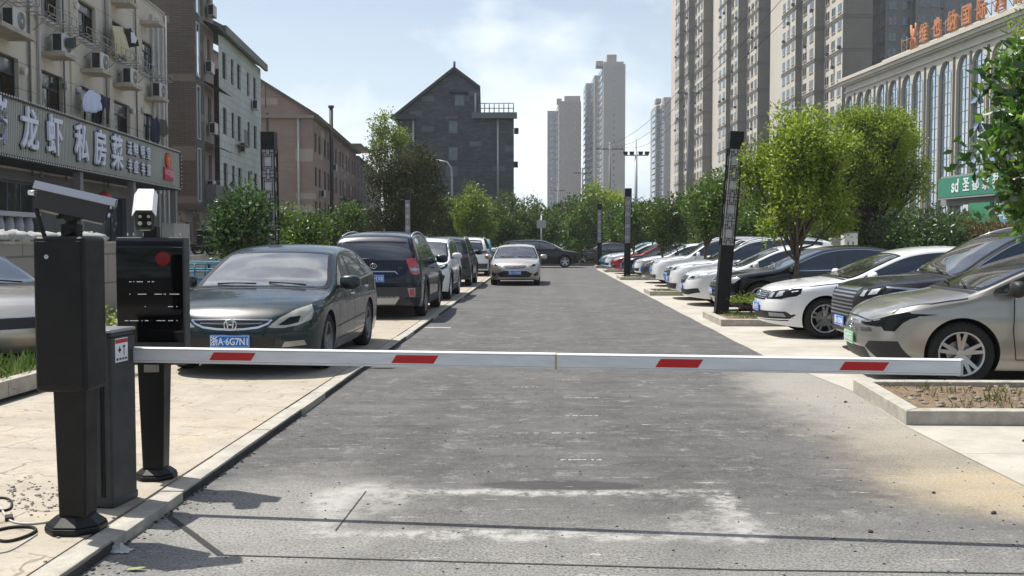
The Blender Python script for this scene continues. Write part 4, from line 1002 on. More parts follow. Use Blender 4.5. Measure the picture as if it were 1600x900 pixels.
# laundry: each piece hangs on its own
def cloth(label, name, cat, pts, n, m, seed=1, amp=0.05):
    """outline from the photo carried onto the hanging plane, given folds and thickness"""
    uz = [FR.uz(px, py, n) for px, py in pts]; cu = sum(p[0] for p in uz)/len(uz); ztop = max(p[1] for p in uz)
    o = Vector(T(cu, n, ztop)); us = [p[0] for p in uz]; zs = [p[1] for p in uz]
    out = [Vector(p) for p in uz]; dens = []
    for a, c2 in zip(out, out[1:]+out[:1]):
        k = max(1, int((c2-a).length/0.1)); dens += [a+(c2-a)*(i/k) for i in range(k)]
    pts2 = list(dens); r_ = random.Random(seed)
    def inside(q):
        r0 = False
        for a, c2 in zip(dens, dens[1:]+dens[:1]):
            if (a.y > q.y) != (c2.y > q.y) and q.x < (c2.x-a.x)*(q.y-a.y)/(c2.y-a.y)+a.x: r0 = not r0
        return r0
    for i in range(int((max(us)-min(us))/0.09)+1):
        for j in range(int((max(zs)-min(zs))/0.09)+1):
            q = Vector((min(us)+i*0.09+0.03, min(zs)+j*0.09+0.03))
            if inside(q) and min((q-d_).length for d_ in dens) > 0.04: pts2.append(q)
    k = len(dens); V2, E2, F2, *_ = geometry.delaunay_2d_cdt(pts2, [(i, (i+1) % k) for i in range(k)], [], 1, 1e-6)
    ph = r_.uniform(0, 6); f = lambda u, z: amp*math.sin((u-cu)*11+ph+0.8*math.sin(z*3))*(0.3+min(1, (ztop-z)*1.5))
    nv = len(V2); vs = [(p.x, n+f(p.x, p.y)+0.008, p.y) for p in V2]+[(p.x, n+f(p.x, p.y)-0.008, p.y) for p in V2]
    fs = [tuple(q) for q in F2]+[tuple(i+nv for i in reversed(q)) for q in F2]
    ec = {}
    for q in F2:
        for i in range(3): ec[(q[i], q[(i+1) % 3])] = 1
    fs += [(e[1], e[0], e[0]+nv, e[1]+nv) for e in ec if (e[1], e[0]) not in ec]
    b = MB(T); b.add(vs, fs, 0, True); ob = b.build(name, m, None, rel=o); ob.location = o; return tag(ob, label, cat, None)
CL = lambda nm, c_: mat(nm, c_, 0.95, var=0.12, vscale=8)
cloth('pale blue shirt hanging spread out in front of the window above the sign', 'shirt', 'shirt', [(139, 140), (143, 141), (146, 142), (154, 146), (158, 153), (155, 157), (158, 171), (151, 176), (141, 177), (134, 174), (133, 169), (131, 178), (128, 176), (131, 161), (133, 146)], 0.42, CL('cloth_pale_blue', (0.55, 0.60, 0.78)), 2)
cloth('pair of dark blue trousers hanging right beside the pale blue shirt', 'trousers', 'trousers', [(157, 149), (171, 153), (171, 194), (166, 193), (163, 165), (160, 192), (156, 191)], 0.36, CL('cloth_dark_blue', (0.02, 0.025, 0.05)), 3)
cloth('dark dress hanging below the left side of the pale blue shirt', 'dress', 'clothes', [(145, 176), (156, 175), (158, 196), (146, 195)], 0.30, CL('cloth_black', (0.012, 0.012, 0.014)), 4)
cloth('cream curtain hanging out over the clothes rack', 'curtain', 'curtain', [(175, 40), (192, 42), (196, 55), (200, 90), (190, 87), (183, 85), (176, 88), (174, 60)], 0.40, CL('cloth_cream', (0.52, 0.48, 0.34)), 5, 0.08)
cloth('black jacket hanging between the cream curtain and a white shirt', 'jacket', 'jacket', [(196, 45), (205, 44), (207, 56), (214, 62), (215, 72), (199, 75), (197, 60)], 0.36, CL('cloth_black', (0.012, 0.012, 0.014)), 6)
cloth('small white shirt hanging at the right end of the upper rack', 'small_shirt', 'shirt', [(205, 50), (210, 51), (214, 60), (213, 68), (206, 67)], 0.46, CL('cloth_white', (0.62, 0.64, 0.70)), 7)
cloth('dark green bag hanging from the corner of the second clothes rack', 'cloth_bag', 'bag', [(104, 60), (119, 58), (120, 73), (111, 76), (105, 73)], 0.62, CL('cloth_green', (0.03, 0.045, 0.04)), 8)
cloth('dark trousers in the window right above the end of the sign', 'trousers', 'trousers', [(236, 184), (247, 187), (247, 222), (235, 219)], 0.25, CL('cloth_dark_blue', (0.02, 0.025, 0.05)), 9)
cloth('olive jacket hanging at the last window before the white down pipe', 'jacket', 'jacket', [(250, 186), (259, 188), (262, 208), (257, 214), (251, 210)], 0.35, CL('cloth_olive', (0.07, 0.075, 0.06)), 10)
# shop sign
rs = thing('shop_sign', 'long grey ribbed shop sign with white Chinese characters and rows of small bulbs', 'sign', T(0, 1.2, 3.6)); os_ = Vector(T(0, 1.2, 3.6))
s0, s1 = -16.0, 13.55; b = MB(T); b.box(s0, s1, 0.05, 1.14, 3.62, 5.02); b.build('sign_box', mat('sign_box_dark', (0.12, 0.12, 0.115), 0.7), rs, rel=os_)
b = MB(T); u = s0
while u < s1-0.05: b.box(u, u+0.062, 1.14, 1.185, 3.64, 5.0); u += 0.105
b.box(s0, s1, 1.14, 1.155, 3.64, 5.0); b.build('ribbed_panel', mat('sign_rib_grey', (0.37, 0.375, 0.34), 0.6, var=0.15, vscale=1.5), rs, rel=os_)
b = MB(T); b.box(s0, s1+0.04, 0.04, 1.22, 5.0, 5.06); b.box(s0, s1+0.04, 0.04, 1.22, 3.56, 3.64); b.box(s1, s1+0.04, 0.05, 1.20, 3.64, 5.0); b.build('sign_edge', mat('edge_dark', (0.03, 0.03, 0.03), 0.6), rs, rel=os_)
b = MB(T); u = s0
BG = mat('bulb_glass', (0.75, 0.73, 0.68), 0.3); nb = 0; bulb = None
while u < s1:
    for z in (5.06, 3.60):
        if u > -2.6 and nb < 100:
            if bulb is None: k = MB(); k.sphere((0, 0, 0), 0.024, n=6); bulb = k.build('bulb', BG, rs); q = bulb
            else: q = bulb.copy(); COL.objects.link(q)
            q.location = Vector(T(u, 1.235, z))-os_; nb += 1
        else: b.sphere((u, 1.235, z), 0.024, n=6)
    u += 0.15
for k in range(9): b.sphere((s1+0.03, 1.235, 3.7+k*0.15), 0.022, n=6)
tag(b.build('bulb_string', BG, rs, rel=os_), kind='stuff')
right = Vector((FR.d[0], FR.d[1], 0)); SIGNW = mat('sign_letter_white', (0.66, 0.68, 0.80), 0.4); LETB = mat('letter_back', (0.04, 0.04, 0.045), 0.6)
def sign_char(ch, px, z, size, sx=1.0, m=None, ext=0.03, bold=0.02, n=1.26, px_is_u=False):
    u = px if px_is_u else FR.uz(px, 230, 1.26)[0]
    text_obj('sign_character', ch, size, T(u, n, z), right, (0, 0, 1), m or SIGNW, rs, rel=os_, ext=ext, bold=bold, sx=sx)
    text_obj('character_back', ch, size*1.04, T(u+0.03, n-0.05, z-0.015), right, (0, 0, 1), LETB, rs, rel=os_, ext=0.012, bold=bold*1.6, sx=sx)
sign_char('烧', -34, 4.33, 1.18, 0.92); sign_char('烤', -3, 4.33, 1.18, 0.92)
for ch, px in (('龙', 47), ('虾', 86), ('私', 128), ('房', 157), ('菜', 183)): sign_char(ch, px, 4.30, 1.12, 0.95)
for ch, px, z in (('活', 203, 4.60), ('鲜', 212, 4.60), ('明', 223, 4.60), ('堂', 232, 4.60), ('丰', 203, 4.02), ('盛', 212, 4.02), ('丰', 223, 4.02), ('宴', 232, 4.02)): sign_char(ch, px, z, 0.46, 0.95, bold=0.004, ext=0.02)
u, z = FR.uz(262, 251, 1.22); b = MB(T); b.cyl((u, 1.19, z), (u, 1.27, z), 0.30, n=20); b.build('round_emblem', mat('emblem_red', (0.50, 0.07, 0.02), 0.5), rs, rel=os_)
b = MB(T); b.box(u-0.04, u+0.04, 1.27, 1.285, z-0.2, z+0.2); b.box(u-0.16, u+0.16, 1.27, 1.285, z+0.03, z+0.1); b.build('emblem_mark', mat('emblem_gold', (0.65, 0.35, 0.10), 0.5), rs, rel=os_)
u2, z2 = FR.uz(263, 272, 1.22); b = MB(T); b.box(u2-0.62, u2+0.55, 1.19, 1.26, z2-0.24, z2+0.22); b.build('red_panel', mat('panel_pink_red', (0.42, 0.03, 0.08), 0.5), rs, rel=os_)
sign_char('中华餐饮', u2-0.03, z2, 0.30, 0.95, mat('pink_letters', (0.75, 0.35, 0.42), 0.5), 0.01, 0.003, 1.275, True)
# ground floor shop front below the sign
b = MB(T); wall(b, US, UE, 1.1, 3.5, [(-9.5, -5.6, 1.5, 3.2), (-4.6, -0.6, 1.5, 3.2), (0.0, 2.6, 1.5, 3.2), (8.2, 10.6, 1.12, 3.1)], dep=0.25)
b.build('shop_wall', mat('shop_wall_grey', (0.16, 0.155, 0.15), 0.7, var=0.2, vscale=1.0), rb, rel=o0)
for a, z in ((-9.5, -5.6), (-4.6, -0.6), (0.0, 2.6)): window(T, rb, o0, a, z, 1.5, 3.2, n=-0.2, cols=3, name='shop_window', fm=mat('blue_grey_frame', (0.12, 0.14, 0.18), 0.5))
window(T, rb, o0, 8.2, 10.6, 1.12, 3.1, n=-0.2, cols=2, name='shop_door', fm=mat('blue_frame', (0.03, 0.06, 0.16), 0.5))
for u in (2.9, 7.9, 13.2): b = MB(T); b.box(u-0.12, u+0.12, 0.9, 1.12, 1.1, 3.56); b.build('shop_column', mat('column_grey', (0.22, 0.21, 0.20), 0.7), rb, rel=o0)
for u in (13.9, 14.6, 15.3): b = MB(T); b.tube([(u, 0.25, 0.6), (u, 0.25, 3.6), (u, 0.1, 4.2), (u, 0.1, 10.5)], 0.06, 8); b.build('drain_pipe', PVC, rb, rel=o0)
# red lantern
u, z = FR.uz(163, 310, 0.9); ol = Vector(T(u, 0.9, z)); r = thing('red_lantern', 'red paper lantern hanging under the shop sign', 'lantern', ol); b = MB(); b.sphere((0, 0, 0), 0.24, 0.24, 0.20, 16); b.build('shade', mat('lantern_red', (0.45, 0.015, 0.02), 0.6), r); b = MB(); b.tube([(0, 0, 0.19), (0, 0, 0.75)], 0.012, 6); b.cyl((0, 0, 0.17), (0, 0, 0.21), 0.09, n=12); b.build('cord', PLBLACK, r)
# raised terrace with tiled parapet
rt = thing('restaurant_terrace', 'raised terrace with tiled parapet wall in front of the restaurant', 'terrace', T(0, 4.5, 0.09)); ot = Vector(T(0, 4.5, 0.09))
b = MB(T); b.box(-16, 24, 0.01, 4.5, 0.05, 1.1); b.build('terrace_floor', PLAZA, rt, rel=ot)
pu = FR.uz(172, 377, 4.6)[0]; b = MB(T); b.box(-16, pu, 4.501, 4.75, 0.06, 1.50); b.build('parapet', TILEPAV, rt, rel=ot); b = MB(T); b.box(-16, pu+0.02, 4.47, 4.78, 1.50, 1.55); b.build('coping', CONC, rt, rel=ot)
b = MB(T); b.box(pu, 24, 4.501, 4.62, 0.06, 1.16); b.build('retaining_wall', mat('retaining_grey', (0.28, 0.28, 0.26), 0.9, var=0.25, vscale=1.5), rt, rel=ot)
ua = FR.uz(266, 377, 4.6)[0]; ub = FR.uz(291, 377, 4.6)[0]; b = MB(T); b.box(ua, ub, 4.40, 4.70, 0.06, 2.02); b.build('gate_pier', mat('pier_grey', (0.26, 0.26, 0.245), 0.9, var=0.2, vscale=2), rt, rel=ot)
# balustrade
u1 = FR.uz(54, 377, 4.3)[0]; b = MB(T); b.box(u1-6.5, u1, 4.18, 4.42, 1.98, 2.06); bl = tag(b.build('stone_balustrade', mat('balustrade_white_shaded', (0.34, 0.34, 0.38), 0.6), None, rel=T(0, 4.3, 1.1)), 'pale stone balustrade on the terrace parapet at the left edge', 'balustrade'); bl.location = T(0, 4.3, 1.1)  # white stone toned down to grey: its shade is put into the colour
for k in range(16): 
    u = u1-0.25-k*0.4; b = MB(T); b.tube([(u, 4.3, 1.1), (u, 4.3, 1.4), (u, 4.3, 1.6), (u, 4.3, 1.8), (u, 4.3, 1.98)], [0.07, 0.10, 0.06, 0.09, 0.06], 8); b.build('baluster', MATS['balustrade_white_shaded'], bl, rel=T(0, 4.3, 1.1))
ROCK = mat('pale_rock', (0.42, 0.42, 0.40), 0.9, var=0.3, vscale=5, bump=0.5, bscale=20)
rr = random.Random(12)
for k in range(20):
    px = rr.uniform(0, 158); u = FR.uz(px, 377, 4.63)[0]; o = Vector(T(u, 4.63, 1.62)); s_ = rr.uniform(0.10, 0.2)
    b = MB(); b.sphere((0, 0, 0), s_*1.4, s_*0.8, s_*0.62, 8, 0, 0.18, rr); st = b.build('pale_stone', ROCK); st.location = o; tag(st, 'pale rounded garden stone lying on the terrace parapet', 'stone', 'garden stones on the parapet')

# ======== brown brick building and the tiled one beyond
zc = lambda px, py, d: V(px, py, d)[2]
FB = Fac((308, 47.5), (345, 53.2)); T2 = FB.T; o2 = Vector(T2(0, 0, 0)); LB = FB.L
r = thing('brick_building', 'dark brown brick stairwell block rising out of the picture beside the restaurant', 'building', o2)
b = MB(T2); b.box(0, 2.0, -3.6, 0, 3.0, 19); b.build('brick_tower', BRICKBR, r, rel=o2)
b = MB(T2); b.box(0.3, 2.0, -3.2, -0.6, 0.09, 3.0); b.build('ground_floor', RENDER, r, rel=o2)
b = MB(T2); ops = [(0.25, 0.95, 3.4+2.9*k, 5.9+2.9*k) for k in range(5)]
for k, o_ in enumerate(ops): window(T2, r, o2, *o_, n=0.004, fm=WFRAMEL, gm=GLASSBL, cols=1, split=True, name='stair_window')
b = MB(T2); wops = [(2.5, 3.3, 4.4+2.9*k, 5.9+2.9*k) for k in range(5)]+[(4.2, 5.0, 4.4+2.9*k, 5.9+2.9*k) for k in range(5)]
wall(b, 2.0, LB, 3.2, 19, wops, n=-0.25); b.quad((2.0, -0.25, 19), (LB, -0.25, 19), (LB, -9, 19), (2.0, -9, 19)); b.quad((2.0, -0.3, 0.1), (LB, -0.3, 0.1), (LB, -0.3, 3.2), (2.0, -0.3, 3.2)); b.quad((LB, -0.25, 0.1), (LB, -9, 0.1), (LB, -9, 19), (LB, -0.25, 19)); b.quad((0, -3.6, 0.1), (0, -9, 0.1), (0, -9, 19), (0, -3.6, 19)); b.build('rear_wall', RENDER, r, rel=o2)
for o_ in wops: window(T2, r, o2, *o_, n=-0.41, cols=1)
AWN = mat('dark_awning', (0.05, 0.052, 0.055), 0.7)
for k in range(5):
    z = 6.1+2.9*k
    b = MB(T2); b.add([(2.3, -0.2, z+0.35), (LB-0.2, -0.2, z+0.35), (LB-0.2, 0.65, z), (2.3, 0.65, z), (2.3, -0.2, z+0.32), (LB-0.2, -0.2, z+0.32), (LB-0.2, 0.65, z-0.03), (2.3, 0.65, z-0.03)], [(0, 1, 2, 3), (7, 6, 5, 4), (0, 4, 5, 1), (1, 5, 6, 2), (2, 6, 7, 3), (3, 7, 4, 0)]); b.build('awning', AWN, r, rel=o2)
    ac_unit(T2, 3.3+0.7*(k % 2), 0.05, 3.95+2.9*k, ['air conditioner under the lowest awning beside the brown brick block', 'air conditioner under the second lowest awning of the brown block', 'air conditioner at mid height beside the brown brick block', 'air conditioner high up beside the brown brick block', 'topmost air conditioner beside the brown brick block'][k], small=True)
b = MB(T2); b.box(2.1, LB, 0.0, 0.5, 3.2, 4.3); bb = b.build('balcony_cage', IRON, r, rel=o2)

FT = Fac((345, 53.2), (410, 64.9)); T3 = FT.T; o3 = Vector(T3(0, 0, 0)); LT = FT.L
r = thing('tiled_building', 'pale green tiled apartment block with sloping eave between the brown and pink buildings', 'building', o3)
cols_ = [0.9, 3.0, 4.6, 7.4, 9.3, 11.0]; ops = [(c_, c_+(0.75 if i % 2 else 0.95), 4.3+2.9*k, 5.7+2.9*k) for k in range(3) for i, c_ in enumerate(cols_) if c_ < LT-1]
b = MB(T3); wall(b, 0.02, LT, 0.09, 12.35, ops, dep=0.15); b.quad((LT, 0, 0.09), (LT, -10, 0.09), (LT, -10, 12.35), (LT, 0, 12.35)); b.quad((0.02, -9, 0.09), (LT, -10, 0.09), (LT, -10, 12.35), (0.02, -9, 12.35)); b.build('wall', TILEGN, r, rel=o3)
for o_ in ops: window(T3, r, o3, *o_, n=-0.13, cols=2, split=False)
b = MB(T3); b.add([(0, 0.32, 12.35), (LT+0.2, 0.32, 12.35), (LT+0.4, -5, 15.0), (0, -5, 15.0), (0, 0.32, 12.62), (LT+0.2, 0.32, 12.62), (LT+0.4, -5, 15.3), (0, -5, 15.3), (0, -10.5, 12.35), (LT+0.4, -10.5, 12.35)], [(0, 1, 2, 3), (4, 5, 6, 7), (0, 1, 5, 4), (0, 3, 7, 4), (1, 2, 6, 5), (6, 7, 8, 9)]); b.box(0, LT+0.2, 0.24, 0.42, 12.25, 12.65); b.build('roof', mat('eave_grey', (0.22, 0.22, 0.21), 0.8, var=0.2, vscale=1), r, rel=o3)
for (u, z) in ((1.2, 3.7), (5.0, 6.5), (8.8, 9.4)):
    ac_unit(T3, u, 0.25, z, {3.7: 'air conditioner low on the green tiled facade', 6.5: 'air conditioner midway up the green tiled facade', 9.4: 'air conditioner near the eave of the green tiled facade'}[z], small=True)
b = MB(T3); 
for u0 in (3.8,): 
    for k in range(9): b.box(u0+k*0.18, u0+k*0.18+0.02, 0.5, 0.52, 6.9, 7.7)
    b.box(u0, u0+1.5, 0.0, 0.53, 6.86, 6.9); b.box(u0, u0+1.5, 0.5, 0.53, 7.7, 7.73)
b.build('balcony_cage', IRON, r, rel=o3)

# ======== pink gabled block
FP = Fac((490, 79), (557, 111)); T4 = FP.T; o4 = Vector(T4(0, 0, 0)); LP = FP.L
r = thing('pink_building', 'pinkish brown gabled apartment block with long facade and dark flue pipe', 'building', o4)
ze = 11.3; W2 = 9.0; zr = ze+W2*0.62
b = MB(T4)
cw = [1.0, 3.2, 6.4, 8.6, 11.8, 14.0, 17.2, 19.4, 22.6, 24.8, 28.0, 30.2]
ops = [(c_, c_+1.25, 3.2+2.65*k, 4.7+2.65*k) for k in range(3) for c_ in cw if c_ < LP-1.5]
wall(b, 0, LP, 0.05, ze, ops, dep=0.15)
b.add([(0, 0, 0.05), (0, -2*W2, 0.05), (0, -2*W2, ze), (0, -W2, zr), (0, 0, ze)], [(0, 1, 2, 3, 4)]); b.add([(LP, 0, 0.05), (LP, -2*W2, 0.05), (LP, -2*W2, ze), (LP, -W2, zr), (LP, 0, ze)], [(0, 1, 2, 3, 4)])
b.build('wall', BRICKPK, r, rel=o4)
b = MB(T4); e = 0.5; zq = ze-e*0.62
for sg in (0, 1):
    n0 = e if sg == 0 else -2*W2-e
    b.add([(-0.3, n0, zq), (LP+0.3, n0, zq), (LP+0.3, -W2, zr), (-0.3, -W2, zr), (-0.3, n0, zq+0.22), (LP+0.3, n0, zq+0.22), (LP+0.3, -W2, zr+0.22), (-0.3, -W2, zr+0.22)], [(0, 1, 2, 3), (4, 5, 6, 7), (0, 1, 5, 4), (0, 3, 7, 4), (1, 2, 6, 5)])
b.build('roof', mat('roof_grey_brown', (0.12, 0.105, 0.09), 0.9, var=0.3, vscale=1), r, rel=o4)
b = MB(T4); b.box(-0.32, 0.0, -4.2, 0.15, ze-0.35, ze-0.1); b.box(0, LP, 0.001, 0.5, ze-0.35, ze-0.12); b.build('eave', mat('eave_band', (0.30, 0.23, 0.20), 0.8), r, rel=o4)
for o_ in ops: window(T4, r, o4, *o_, n=-0.13, cols=2, split=False)
b = MB(); p = Vector(V(468, 377, 78.9)); b.tube([(p.x, p.y-0.12, 0.5), (p.x, p.y-0.12, ze-0.35)], 0.09, 8); b.build('down_pipe', PVC, r, rel=o4)
uf = FP.uz(519, 377, 0.5)[0]; b = MB(T4); b.tube([(uf, 0.5, 2.5), (uf, 0.5, 12.7)], 0.16, 10, 0); b.cyl((uf, 0.5, 12.7), (uf, 0.5, 12.9), 0.24, n=10); b.build('flue_pipe', mat('flue_black', (0.02, 0.02, 0.02), 0.6), r, rel=o4)
for k, px in enumerate((499, 506, 525, 535, 545)):
    u = FP.uz(px, 377, 0.3)[0]; ac_unit(T4, u, 0.28, 2.4+2.65*(k % 3+0), 'small air conditioner on the pink facade, %s from its near corner' % ['first', 'second', 'third', 'fourth', 'fifth'][k], small=True)
for (px, py, w_) in ((405, 150, 1.0), (409, 195, 1.0)):
    p = Vector(V(px, py, 78.9)); b = MB(); b.box(p.x-0.5, p.x+0.55, p.y-0.06, p.y-0.02, p.z-0.9, p.z+0.9); b.build('gable_window', mat('greenish_glass', (0.06, 0.09, 0.07), 0.2), r, rel=o4)
# lower block behind
FQ = Fac((557, 111), (596, 150)); T5 = FQ.T; o5 = Vector(T5(0, 0, 0))
r = thing('far_block', 'grey block with rooftop panels beyond the end of the pink facade', 'building', o5)
ops = [(c_, c_+1.3, 3.0+2.8*k, 4.4+2.8*k) for k in range(3) for c_ in (2, 6, 10, 16, 22, 28, 34)]
b = MB(T5); wall(b, 0.3, FQ.L, 0, 10.8, ops); b.quad((0.3, 0, 0), (0.3, -14, 0), (0.3, -14, 10.8), (0.3, 0, 10.8)); b.quad((0.3, 0.3, 10.8), (FQ.L, 0.3, 10.8), (FQ.L, -14, 10.8), (0.3, -14, 10.8)); b.build('wall', mat('far_render', (0.26, 0.24, 0.22), 0.9), r, rel=o5)
for o_ in ops: window(T5, r, o5, *o_, split=False)
for k in range(3): b = MB(T5); b.box(2+k*7, 7+k*7, -3, 0.4, 12.2+k*0.3, 12.28+k*0.3); b.box(2.2+k*7, 2.3+k*7, -2, -1.9, 10.8, 12.2+k*0.3); b.box(6.6+k*7, 6.7+k*7, -2, -1.9, 10.8, 12.2+k*0.3); b.build('roof_panel', IRON, r, rel=o5)

# ======== dark gabled block in the middle
d_ = 105.0
r = thing('gabled_building', 'dark grey tiled gable building with small roof terrace, in the middle of the view', 'building', V(715, 377, d_)[:2]+(0,)); og = Vector(r.location)
P2 = lambda px, py: (V(px, py, d_)[0], V(px, py, d_)[2])
y0 = V(715, 377, d_)[1]; prof = [(P2(622, 400)[0], 0), (P2(803, 400)[0], 0), P2(803, 184), P2(750, 184), P2(750, 140), P2(710, 110), P2(622, 180)]
n = len(prof); b = MB(); vs = [(x, y0, z) for x, z in prof]+[(x+(-1.5), y0+26, z) for x, z in prof]
b.add(vs, [tuple(range(n))]+[(i, (i+1) % n, n+(i+1) % n, n+i) for i in range(n)]+[tuple(range(2*n-1, n-1, -1))]); b.build('wall', BRICKGY, r, rel=og)
ROOFD = mat('roof_dark', (0.06, 0.062, 0.065), 0.85)
def slope(p0, p1, th=0.35, oh=0.5):
    (x0, z0_), (x1, z1) = P2(*p0), P2(*p1); m = MB(); q = []
    for yy in (y0-oh, y0+26): q += [(x0-1.5*(yy > y0+1), yy, z0_+0.02), (x1-1.5*(yy > y0+1), yy, z1+0.02), (x1-1.5*(yy > y0+1), yy, z1+th), (x0-1.5*(yy > y0+1), yy, z0_+th)]
    m.add(q, [(0, 1, 2, 3), (4, 7, 6, 5), (0, 4, 5, 1), (1, 5, 6, 2), (2, 6, 7, 3), (3, 7, 4, 0)]); m.build('roof', ROOFD, r, rel=og)
slope((614, 186), (710, 110)); slope((710, 110), (751, 141))
def band(pxa, pxb, pya, pyb, prj, m, name): 
    (xa, za), (xb, zb_) = P2(pxa, pyb), P2(pxb, pya); k = MB(); k.box(xa, xb, y0-prj, y0-0.003, za, zb_); k.build(name, m, r, rel=og)
band(612, 650, 179, 187, 0.6, ROOFD, 'cornice'); band(738, 808, 177, 186, 0.7, mat('cornice_grey', (0.16, 0.165, 0.17), 0.8), 'cornice')
for (px, py, w_, h_) in ((718, 157, 15, 17), (708, 198, 14, 20), (708, 240, 14, 21)):
    (xa, za), (xb, zb_) = P2(px-w_/2, py+h_/2), P2(px+w_/2, py-h_/2); k = lambda u, n_, z: (u, y0-n_, z); window(k, r, og, xa, xb, za, zb_, n=0.004, fm=mat('frame_greenish', (0.13, 0.16, 0.14), 0.5), gm=glass_mat('dull_glass', (0.05, 0.06, 0.055), 0.02, 0.1), cols=2, trans=0.3, split=True)
band(703, 731, 144, 146, 0.7, ROOFD, 'window_canopy'); band(701, 716, 186, 188, 0.3, ROOFD, 'window_canopy')
for px, py0, py1 in ((646, 187, 300), (778, 187, 320), (743, 146, 178)):
    (x_, z0_), (x2, z1) = P2(px, py1), P2(px, py0); k = MB(); k.tube([(x_, y0-0.12, z0_), (x_, y0-0.12, z1)], 0.10, 8); k.build('down_pipe', PVC, r, rel=og)
b = MB(); xs = [P2(750+7.5*i, 177)[0] for i in range(8)]; zb_ = P2(750, 178)[1]
for x_ in xs: b.tube([(x_, y0-0.4, zb_), (x_, y0-0.4, zb_+1.0)], 0.05, 6)
for q in (0.5, 1.0): b.tube([(xs[0], y0-0.4, zb_+q), (xs[-1], y0-0.4, zb_+q)], 0.04, 6)
b.build('terrace_railing', IRON, r, rel=og)
x_, z_ = P2(710, 110); b = MB(); b.tube([(x_, y0, z_), (x_, y0, z_+0.9)], 0.12, 8); b.build('ridge_finial', ROOFD, r, rel=og)
for q, (px, py) in enumerate(((807, 203), (806, 256))):
    (x_, z_) = P2(px-4, py); b = MB(); b.box(x_, x_+0.45, y0+1.0, y0+1.4, z_-0.3, z_+0.3); ob = b.build('wall_air_conditioner', ACD, r, rel=og)

# ======== high-rise towers
TWL = mat('tower_beige_lit', (0.52, 0.48, 0.405), 0.9, var=0.15, vscale=0.05); TWD = brick_mat('tower_tile_shaded', (0.165, 0.147, 0.118), (0.172, 0.153, 0.123), (0.13, 0.115, 0.09), 1.6, 0.9, mort=0.03)  # sunlit faces pale, faces towards us dark: light and shade put into the colour
TWB = mat('tower_band', (0.13, 0.115, 0.095), 0.9); TWG = glass_mat('tower_glass', (0.022, 0.025, 0.027), 0.03, 0.1)
FARL = mat('far_tower_render', (0.36, 0.325, 0.285), 0.9); FARG = glass_mat('far_tower_glass', (0.09, 0.11, 0.13), 0.12, 0.1)
def tower(name, label, pts, h, fh=3.0, per=2, back=22, litm=None, camm=None, win=True, plain=None, wcols=None, group=None, roofs=None, fs=1, maxw=100, side_win=True):
    """pts: photo columns and distances of a stepped front; alternate runs look along the street (lit) and at us"""
    P = [Vector(V(px, 377, d)[:2]) for px, d in pts]; o = Vector((P[0].x, P[0].y, 0)); r = thing(name, label, 'building', o, 0, group)
    end = P[-1]; foot = P+[Vector((end.x+1, end.y+back)), Vector((P[0].x+0.5, P[0].y+back*0.6))]
    b = MB(); n = len(foot)
    for i in range(n):
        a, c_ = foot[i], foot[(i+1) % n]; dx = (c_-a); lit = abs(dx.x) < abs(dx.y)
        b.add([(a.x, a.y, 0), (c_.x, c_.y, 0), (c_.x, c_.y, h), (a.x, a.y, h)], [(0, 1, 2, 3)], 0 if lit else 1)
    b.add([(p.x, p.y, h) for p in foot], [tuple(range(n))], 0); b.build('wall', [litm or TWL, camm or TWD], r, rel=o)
    # floor bands
    b = MB(); nf = int(h/fh)
    if per:
        for k in range(1, nf//per+1):
            z = k*per*fh; b = MB()
            for a, c_ in zip(P, P[1:]):
                t = (c_-a).normalized(); nn = Vector((t.y, -t.x))
                if nn.dot(Vector((-0.4, -1))) < 0: nn = -nn
                for z0_, z1 in ((z-0.42, z-0.22), (z+0.02, z+0.2)):
                    q = [a, c_, c_+nn*0.14, a+nn*0.14]; vs = [(p.x, p.y, z0_) for p in q]+[(p.x, p.y, z1) for p in q]
                    b.add(vs, [(0, 1, 2, 3), (4, 5, 6, 7), (0, 4, 5, 1), (2, 6, 7, 3), (0, 3, 7, 4), (1, 2, 6, 5)])
            b.build('floor_band', TWB, r, rel=o)
    cnt = 0; rest = MB()
    if win:
        proto = {}
        todo = []
        for i, (a, c_) in enumerate(zip(P, P[1:])):
            dx = c_-a; lit = abs(dx.x) < abs(dx.y); L_ = dx.length
            if not lit and not (plain and i in plain): continue
            t = dx.normalized(); nn = Vector((t.y, -t.x))
            if nn.dot(Vector((-0.8, -1))) < 0: nn = -nn
            wc = (wcols or {}).get(i) or max(1, int(L_/3.2))
            for k in range(nf):
                for j in range(wc): todo.append((k, a+t*(L_*(j+0.5)/wc), t, nn, (L_/wc)))
        todo.sort(key=lambda q: abs(q[0]*fh-h*0.35))
        for (k, p, t, nn, pitch) in todo:
            w_ = min(pitch*0.58, 2.4); z = k*fh+0.85; hh = 1.55
            tgt = MB() if cnt < maxw else rest
            q = lambda u, n_, zz: (p.x+t.x*u+nn.x*n_, p.y+t.y*u+nn.y*n_, zz)
            tgt.T = q; tgt.box(-w_/2, w_/2, -0.3, 0.05, z, z+hh, 0); tgt.box(-w_/2-0.08, w_/2+0.08, -0.3, 0.16, z-0.12, z, 1)
            tgt.box(-0.05, 0.05, 0.05, 0.09, z, z+hh, 1)
            if (k*k*7+k*3+int(p.y*3)) % 7 == 0: tgt.box(w_*0.1, w_*0.1+0.7, 0.05, 0.55, z-0.6, z-0.05, 2)
            if cnt < maxw: tgt.build('window', [TWG, litm or TWL, ACD], r, rel=o)
            cnt += 1
        if rest.v: tag(rest.build('upper_windows', [TWG, litm or TWL, ACD], r, rel=o), kind='stuff')
    return r, P, o
def steps(px0, d0, seq):
    """seq of (kind, px): 'l' runs along the sight line side, 'c' faces us"""
    pts = [(px0, d0)]; d = d0
    for k, px in seq:
        if k == 'l':
            x = (pts[-1][0]-800)*d; d = x/(px-800)
        pts.append((px, d))
    return pts
GT = None
